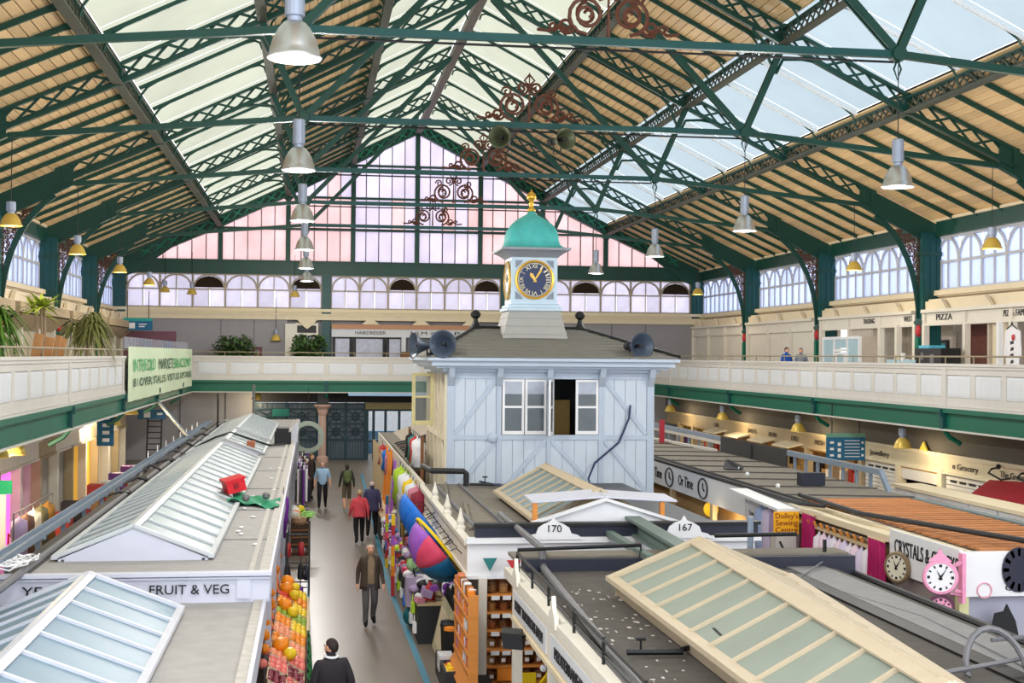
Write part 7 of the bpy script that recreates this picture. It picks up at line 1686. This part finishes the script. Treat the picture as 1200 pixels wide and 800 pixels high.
# stall counter with piles of bright wares
cn = thing('market_counter', (2.4, 30, 0), 'low market counter heaped with bright wares right of the aisle', 'counter')
MB().box(2.12, 2.66, 27, 48, 0, .75).build('body', DARK, cn); MB().box(2.1, 2.68, 27, 48, .75, .8).build('top', PINE, cn)
CN = {}
for m_, c_n in ((BLU, 'bright blue'), (PNK, 'hot pink'), (PUR, 'purple'), (WHF, 'off-white'), (DC[1], 'ivory'), (LIM, 'lime'), (INK, 'black'), (DC[7], 'dusty pink'), (DC[4], 'lilac'), (REDM, 'red'), (TEA, 'teal'), (WHITE, 'white'), (DKB, 'dark plum')): CN[m_.name] = c_n
WC = [BLU, PNK, PUR, WHF, WHF, DC[1], LIM, INK, DC[7], DC[4], REDM, TEA, WHITE, DKB, DC[4], WHITE, DC[7]]
for j in range(110):
    y = 27.1+j*.122; row = j % 3; x = 2.16+row*.14+R_.uniform(-.02, .02); m = R_.choice(WC); s = R_.uniform(.09, .15)
    g = ['ball', 'cushion', 'box', 'box', 'cushion'][R_.randrange(5)]
    if g == 'ball': o = MB().lathe([(.01, s*.95), (s*.5, s*.9), (s*.68, s*.55), (s*.72, s*.14), (s*1.25, s*.1), (s*1.25, s*.04), (.01, 0)][::-1], 12, M=Matrix.Translation((x, y, .8+row*.12)) @ Matrix.Rotation(R_.uniform(-.3, .3), 4, 'X')).build('brimmed_hat', m, smooth=True); lb = '%s brimmed hat, %s item of the heap from the viewer, right of the aisle' % (CN[m.name], nth(j))
    elif g == 'cushion': o = MB().ball((x, y, .8+s*.7+row*.12), s, 10, 6, 1.1, 1.4, .7).build('cushion', m, smooth=True); lb = '%s cushion, %s item of the heap from the viewer, right of the aisle' % (CN[m.name], nth(j))
    else: o = tb(MB().box(-s*.7, s*.7, -s, s, 0, s*.9), Matrix.Translation((x, y, .8+row*.1)) @ Matrix.Rotation(R_.uniform(-.6, .6), 4, 'Z') @ Matrix.Rotation(R_.uniform(-.35, .35), 4, 'Y')).build('folded_scarf', m); lb = 'folded %s scarf, %s item of the heap from the viewer, right of the aisle' % (CN[m.name], nth(j))
    tag(o, lb, {'ball': 'hat', 'cushion': 'cushion', 'box': 'scarf'}[g], {'ball': 'hats on the right counter', 'cushion': 'cushions on the right counter', 'box': 'scarves on the right counter'}[g])
for j in range(26):
    y = 27.2+j*.5; m = R_.choice(WC); z = .2+.3*(j % 2)
    t = tag(MB().prism([(2.03, y-.13, z), (2.03, y+.13, z), (2.03, y+.1, z+.2), (2.03, y-.1, z+.2)], (.07, 0, 0)).tube([(2.06, y-.08, z+.2), (2.06, y, z+.34), (2.06, y+.08, z+.2)], .01, 4).build('hanging_purse', m), '%s purse, %s from the viewer, hung on the right counter front' % (CN[m.name], nth(j)), 'purse', 'purses on the counter front')
# luggage, extinguisher, stool, cupboard door, bins, crates near the spice rack
sc_ = thing('suitcase', (2.15, 28.6, 0), 'lilac grey suitcase on a teal bag beside the aisle', 'suitcase')
MB().box(1.98, 2.32, 28.3, 28.9, .5, 1.1).build('body', mat('lilac_suitcase', (176, 160, 186), .6, 0, .15, 4), sc_); MB().tube([(2.15, 28.4, 1.1), (2.15, 28.45, 1.22), (2.15, 28.75, 1.22), (2.15, 28.8, 1.1)], .015, 5).build('handle', BLACK, sc_)
tag(MB().ball((2.2, 28.7, .25), .27, 10, 7, 1.0, 1.4, .92).build('teal_bag', mat('teal_bag_cloth', (16, 104, 116), .7), smooth=True), 'teal holdall bag on the floor under the lilac suitcase', 'bag')
tag(MB().ball((2.2, 29.0, 1.26), .18, 10, 7, 1, 1.5, .9).build('green_cushion', mat('sage_cushion', (150, 190, 130), .8), smooth=True), 'sage green cushion on top of the lilac suitcase', 'cushion')
tag(MB().ball((2.3, 28.7, 1.5), .16, 10, 6, 1.6, 1.2, .6).build('straw_hat', mat('brown_felt_hat', (150, 104, 62), .8), smooth=True), 'brown hat over the sage cushion', 'hat')
so = thing('stool', (2.4, 27.4, 0), 'orange brown wooden stool with a red canister on it', 'stool')
for x in (2.26, 2.56):
    for y in (27.1, 27.7): MB().bar((x, y, 0), (x*.9+.24, y*.9+2.74, .68), .05).build('leg', ORANGEW, so)
MB().box(2.2, 2.62, 27.05, 27.75, .68, .73).build('seat', WOODB, so); MB().box(2.24, 2.58, 27.1, 27.7, .2, .24).build('lower_shelf', PINE, so)
ex = thing('fire_extinguisher', (2.38, 27.4, .73), 'red canister standing on the wooden stool', 'extinguisher')
MB().lathe([(.1, 0), (.11, .03), (.11, .3), (.06, .38), (.03, .4), (.03, .44)], 12).build('body', REDM, ex, local=True, smooth=True); MB().box(-.03, .08, -.02, .02, .43, .47).build('valve', BLACK, ex, local=True)
cd = thing('cupboard_door', (2.5, 23.7, 0), 'cream panelled cupboard door leaning beside the black bins', 'door')
MB().prism([(2.36, 26.6, .05), (2.36, 25.0, .05), (2.58, 25.0, 1.0), (2.58, 26.6, 1.0)], (.05, 0, 0)).build('leaf', mat('cream_green_door', (196, 192, 160), .6), cd)
MB().prism([(2.4, 26.4, .2), (2.4, 25.2, .2), (2.54, 25.2, .85), (2.54, 26.4, .85)], (-.01, 0, 0)).build('panel', CREAM, cd)
for j in range(3): 
    t = thing('tall_black_jar', (2.42, 23.6+j*.3, .4), ['black upright bin nearest the fruit boxes', 'middle black upright bin', 'black upright bin farthest from the fruit boxes'][j], 'bin', 'black bins')
    MB().lathe([(.1, 0), (.12, .5), (.13, .5), (.13, .55), (.02, .54)], 10).build('body', BLACK, t, local=True); MB().lathe([(.12, .55), (.12, .6), (.02, .62)], 10).build('lid', ORA if j == 0 else DARK, t, local=True)
dk = thing('display_bench', (2.7, 22.9, 0), 'low dark display bench under the black bins', 'bench'); MB().box(2.25, 2.95, 21.6, 24.6, 0, .4).build('body', DARK, dk)
fc = thing('fruit_box', (2.4, 21.6, .4), 'dark box of yellow and red fruit at the foot of the spice rack', 'box')
MB().box(2.16, 2.5, 21.9, 21.95, .4, .62).box(2.16, 2.5, 22.75, 22.8, .4, .62).box(2.16, 2.2, 21.9, 22.8, .4, .62).box(2.46, 2.5, 21.9, 22.8, .4, .62).build('side', DARK, fc)
for j in range(24):
    n = 'yellow' if R_.random() < .75 else 'red'
    tag(MB().ball((2.22+.07*(j % 4), 22.0+.13*(j//4), .54+.05*R_.random()), .05, 8, 6).build('box_fruit', FR[n]), '%s fruit in the dark box by the spice rack, %s row %s place' % (n, nth(j//4), nth(j % 4)), 'fruit', '%s fruit in the dark box' % n)
tag(MB().ball((2.45, 23.0, .5), .1, 9, 6).build('red_pot', REDM, smooth=True), 'red round pot above the yellow fruit box', 'pot')
wt = thing('white_carton', (2.35, 22.15, .5), 'pale carton beside the red pot', 'carton'); MB().box(2.16, 2.4, 22.9, 23.3, .4, .66).build('body', PARAP, wt); MB().box(2.24, 2.32, 22.89, 22.9, .48, .56).build('label', INK, wt)
# table of dark bottles behind the bins
bt = thing('bottle_table', (2.6, 24, 0), 'cream cloth table of dark bottles behind the cupboard door', 'table'); MB().box(2.6, 3.1, 24.8, 27, 0, .98).build('body', PINE, bt)
bp0 = None
for j in range(24):
    x, y = 2.64+.1*(j % 3), 24.9+.22*(j//3)
    if bp0 is None: bp0 = tag(MB().lathe([(.035, 0), (.04, .02), (.04, .16), (.015, .22), (.015, .28)], 8).build('dark_bottle', BLACK, local=True, smooth=True), 'dark bottle on the cloth table beside the spice rack', 'bottle', 'dark bottles by the spice rack'); bp0.location = (x, y, .98)
    else: copyo(bp0, None, (x, y, .98+.1*(j % 3 == 2)))['label'] = 'dark bottle on the cloth table by the spice rack, %s row %s place' % (nth(j % 3), nth(j//3))
for j in range(10): tag(MB().ball((2.66+.12*(j % 2), 26.66+.1*(j % 5), 1.05+.1*(j//5)), .09, 7, 5).build('purple_pouch', [PURP, DC[4], WHF][j % 3]), '%s pouch, %s of the heap on the cloth table end' % (['purple', 'lilac', 'white'][j % 3], nth(j)), 'pouch', 'pouches on the cloth table')
# orange pine spice rack facing the aisle
sr = thing('spice_rack', (2.55, 21.8, 0), 'orange pine spice rack packed with packets facing the aisle', 'rack')
for y in (21.0, 22.0, 23.0): MB().box(2.42, 2.58, y-.03, y+.03, .4, 2.0).build('upright', ORANGEW, sr)
MB().prism([(2.3, 21.0, .56), (2.44, 21.0, .78), (2.44, 22.9, .78), (2.3, 22.9, .56)], (.02, 0, -.06)).build('sloping_tray', ORANGEW, sr)
for k in range(5): MB().box(2.42, 2.58, 21.0, 23.0, .78+k*.27, .8+k*.27).box(2.4, 2.43, 21.0, 23.0, .8+k*.27, .85+k*.27).build('shelf', ORANGEW, sr)
pk0 = {}
for k in range(5):
    for j in range(14):
        y = 21.08+j*.132+(.06 if j > 6 else 0); z = .81+k*.27; q = R_.randrange(4)
        if q not in pk0:
            pk0[q] = tag(MB().prism([(-.05, -.05, 0), (.05, -.05, 0), (.05, .05, 0), (-.05, .05, 0)], (0, 0, .17)).build('spice_packet', [WHF, ORA, mat('brown_spice', (150, 90, 40), .7), DC[7]][q], local=True), '%s spice packet on the %s shelf up of the pine rack, %s from the viewer' % (['white', 'orange', 'brown', 'pink'][q], nth(k), nth(j)), 'packet', 'spice packets on the pine rack'); pk0[q].location = (2.5, y, z)
        else: copyo(pk0[q], None, (2.5, y, z), (R_.uniform(-.08, .08), R_.uniform(-.08, .08), R_.uniform(-.4, .4)))['label'] = '%s spice packet on the %s shelf up of the pine rack, %s from the viewer' % (['white', 'orange', 'brown', 'pink'][q], nth(k), nth(j))
# jar shelves under the numbered stall front
js = thing('jar_shelf', (3.6, 22.9, 0), 'wooden wall shelves of spice jars under the numbered stall', 'shelf')
MB().box(2.95, 4.6, 23.05, 23.1, 0, 2.0).build('back_board', mat('dark_orange_board', (150, 84, 36), .6), js); MB().box(2.78, 2.92, 22.6, 22.75, 0, 2.0).build('post', CREAMW, js)
SH_Z = [.25, .52, .8, 1.12, 1.42, 1.72]
for z in SH_Z: MB().box(2.92, 4.6, 22.66, 23.05, z-.03, z).build('shelf', ORANGEW, js)
for z in SH_Z[2:]:
    for j in range(8): MB().box(3.0+j*.19, 3.14+j*.19, 22.63, 22.65, z-.09, z-.02).build('price_label', WHITE, js)
JG = clear_glass('jar_glass', (150, 110, 70), .45); jars = {}
JC = [mat('spice_%d' % i, c, .7) for i, c in enumerate(((150, 86, 36), (190, 130, 60), (110, 60, 30), (206, 160, 96), (170, 70, 30)))]
for k, z in enumerate(SH_Z):
    for j in range(8):
        q = R_.randrange(5); x = 3.03+j*.2; lidm = REDM if k < 3 and j % 3 == 0 else (ORA if k < 3 else WOODB)
        key = (q, k < 3)
        lb = ('spice jar with coloured lid' if k < 3 else 'brown spice jar with wooden lid')+', %s jar shelf up, %s from the left' % (nth(k), nth(j))
        if key not in jars:
            t = thing('spice_jar', (x, 22.84, z), lb, 'jar', 'spice jars on the lower shelves' if k < 3 else 'spice jars on the upper shelves')
            MB().lathe([(.07, 0), (.08, .01), (.08, .17), (.06, .2)], 10).build('glass', JG, t, local=True, smooth=True); MB().lathe([(.07, .005), (.074, .13), (.01, .14)], 10).build('contents', JC[q], t, local=True); MB().lathe([(.062, .2), (.066, .23), (.01, .235)], 10).build('lid', lidm, t, local=True)
            if k < 3: MB().box(-.035, .035, -.088, -.082, .05, .11).build('label', WHITE, t, local=True)
            jars[key] = t
        else: dup(jars[key], (x, 22.84, z), 0, lb)
tag(MB().box(3.1, 3.4, 22.56, 22.6, .3, .5).build('orange_notice', ORA), 'orange cardboard notice on the jar shelves', 'notice'); tag(MB().box(3.48, 3.75, 22.55, 22.6, .18, .42).build('yellow_notice', YLW), 'yellow notice at the bottom of the jar shelves', 'notice')
for j, (x, y) in enumerate(((3.2, 18.0), (3.25, 17.3))):
    b = MB()
    for q in range(22): b.ball((x+.14*math.sin(q*2.4), y+.2*math.cos(q*1.7), 1.55+.02*q), .05, 6, 4)
    tag(b.build('flower_garland', WHF), ['white flower garland under the lettered fascia, farther', 'white flower garland under the lettered fascia, nearer'][j], 'flowers')
for j in range(3): tag(MB().bar((2.95+.1*j, 18.6-.3*j, .9), (3.2+.1*j, 18.0-.3*j, 1.5), .1, .03).build('yellow_packet', YLW), ['yellow packet strip under the lettered fascia, farthest', 'yellow packet strip under the lettered fascia, middle', 'yellow packet strip under the lettered fascia, nearest'][j], 'packet')
fl_ = thing('floodlight', (2.75, 18.2, 1.95), 'black floodlight on an arm below the lettered fascia', 'floodlight')
MB().add([(2.55, 18.0, 1.82), (2.8, 17.85, 1.82), (2.86, 18.1, 1.86), (2.6, 18.25, 1.86), (2.52, 18.05, 2.02), (2.77, 17.9, 2.02), (2.83, 18.12, 2.05), (2.58, 18.28, 2.05)], [(0, 3, 2, 1), (4, 5, 6, 7), (0, 1, 5, 4), (1, 2, 6, 5), (2, 3, 7, 6), (3, 0, 4, 7)]).build('head', BLACK, fl_); MB().tube([(2.8, 18.05, 1.96), (2.95, 17.95, 2.0), (2.95, 17.8, 2.0)], .02, 5).build('arm', BLACK, fl_)
# bunting across the white stall front
cols_b = [DC[6], REDM, PNK, REDM, BLU, TEA, PNK, REDM, TEA, mat('mauve_flag', (170, 140, 200), .7), BLU]
bu = thing('bunting', (4.5, 22.5, 2.3), 'string of small patterned flags across the white stall front', 'bunting')
MB().tube([(2.9+j*.4, 22.52, 2.36-.05*math.sin(j*.9)) for j in range(12)], .006, 4).build('string', WHITE, bu)
for j in range(11):
    x = 2.95+j*.4; z = 2.35-.05*math.sin(j*.9); MB().prism([(x-.12, 22.51, z), (x+.12, 22.51, z), (x+.03*math.sin(j*2), 22.49, z-.22)], (0, -.008, 0)).build('flag', cols_b[j], bu)
# ---------------------------------------------------------------- right passage: yellow sign, curtains, hung dresses
ys = thing('sewing_sign', (10.0, 27.4, 1.9), 'yellow sewing centre sign above a pale cabinet in the passage', 'sign')
MB().box(9.52, 10.06, 27.3, 27.34, 2.05, 2.52).build('board', mat('amber_sign', (252, 184, 20), .5, 0, .03), ys)
for j, s in enumerate(("Dolley's", 'Sewing', 'Centre')): text(s, .16, (9.79, 27.29, 2.43-j*.145), (1, 0, 0), (0, 0, 1), mat('red_brown_lettering', (140, 50, 20), .6), ys, width=.48)
pcb = thing('pale_cabinet', (9.95, 27.4, 0), 'pale grey cabinet with black handle under the yellow sign', 'cabinet'); MB().box(9.58, 10.02, 27.35, 27.7, 0, 2.05).build('body', PARA, pcb); MB().bar((9.66, 27.33, 1.9), (9.76, 27.33, 1.7), .05, .03).build('handle', BLACK, pcb)
MAG = mat('magenta_curtain', (168, 18, 92), .8, 0, .1, 4)
def curtain(y, x, wd, z0, z1, label):
    t = thing('curtain', (x, y, z0), label, 'curtain', 'magenta curtains of the passage stall')
    MB().grid(lambda a, b: (x+(.05*math.sin(a*26)), y+(a-.5)*wd*(1.5-.5*b), z0+(z1-z0)*b), 30, 4).build('cloth', MAG, t, smooth=True, solid=.01)
    MB().tube([(x, y-wd*.6, z1), (x, y+wd*.6, z1)], .02, 5).build('rod', PINE, t)
curtain(27.0, 10.15, .55, 1.0, 2.5, 'magenta curtain beside the yellow sign'); curtain(23.5, 10.12, .6, .9, 2.45, 'magenta curtain beside the crystal shop sign')
DRS = [mat('white_dress', (234, 228, 242), .85, 0, .06, 8), mat('pale_pink_dress', (238, 214, 232), .85, 0, .06, 8), mat('lilac_dress', (222, 210, 240), .85, 0, .06, 8)]
for j in range(11):
    y = 26.55-j*.27; draped(10.22, y, .95+.03*(j % 2), 1.2, .42, DRS[j % 3], ['white', 'pale pink', 'lilac'][j % 3]+' frilled dress on the passage rail, %s from the yellow sign' % nth(j), 'dresses on the passage rail')
for j, (y, m) in enumerate(((29.9, BLU), (29.4, DRS[2]), (28.9, DC[4]), (28.4, DC[7]), (28.0, DRS[1]))): draped(10.15, y, .9, 1.45, .6, mat('pale_blue_gown', (170, 190, 232), .8) if j == 0 else m, ['pale blue', 'lilac', 'mauve', 'dusty pink', 'pale pink'][j]+' long gown under the white awning', 'gowns under the awning')
dr = thing('dress_rail', (10.2, 25.2, 2.2), 'wooden peg rail carrying the frilled dresses', 'rail'); MB().bar((10.2, 28.9, 2.3), (10.2, 23.7, 2.24), .05, .06).build('rail', PINE, dr)
for j in range(14): MB().bar((10.17, 28.3-j*.34, 2.3), (10.12, 28.3-j*.34, 2.4), .03, .05).build('peg', ORANGEW, dr)
MB().box(10.16, 10.24, 23.6, 23.7, 0, 2.4).box(10.16, 10.24, 28.7, 28.8, 0, 2.4).build('post', PINE, dr)
for j in range(9): tag(MB().ball((9.3+.12*j, 26.6-.2*(j % 3), 1.65+.06*(j % 2)), .12, 8, 5).build('wool_ball', [BLACK, DARK, REDM, BLACK, WOODB, REDM, DKB, WHF, DARK][j]), '%s ball of wool, %s from the left, before the dresses' % (['black', 'charcoal', 'red', 'black', 'brown', 'red', 'plum', 'white', 'charcoal'][j], nth(j)), 'wool', 'wool balls in the passage')
wl = thing('wool_table', (9.7, 26.5, 0), 'dark table of wool balls in the right passage', 'table'); MB().box(9.2, 10.1, 26.0, 26.9, 0, 1.52).build('body', DARK, wl)
gl_ = thing('glowing_globe', (10.4, 33.2, 1.5), 'yellow round globe lamp in the stall under the white fascia', 'lamp'); MB().ball((10.35, 34.6, 1.75), .2, 12, 8).build('globe', mat('amber_globe', (240, 190, 40), .4, 0, .1, 2, 0, None, .6), gl_, smooth=True); MB().tube([(10.35, 34.6, 1.9), (10.35, 34.6, 2.4)], .012, 4).build('cord', DARK, gl_)
l = bpy.data.lights.new('stall_light', 'POINT'); l.energy = 30; l.color = (1, .8, .5); l.shadow_soft_size = .1; lo = bpy.data.objects.new('stall_light', l); COL.objects.link(lo); lo.parent = gl_; lo.location = (-.3, 0, 0)
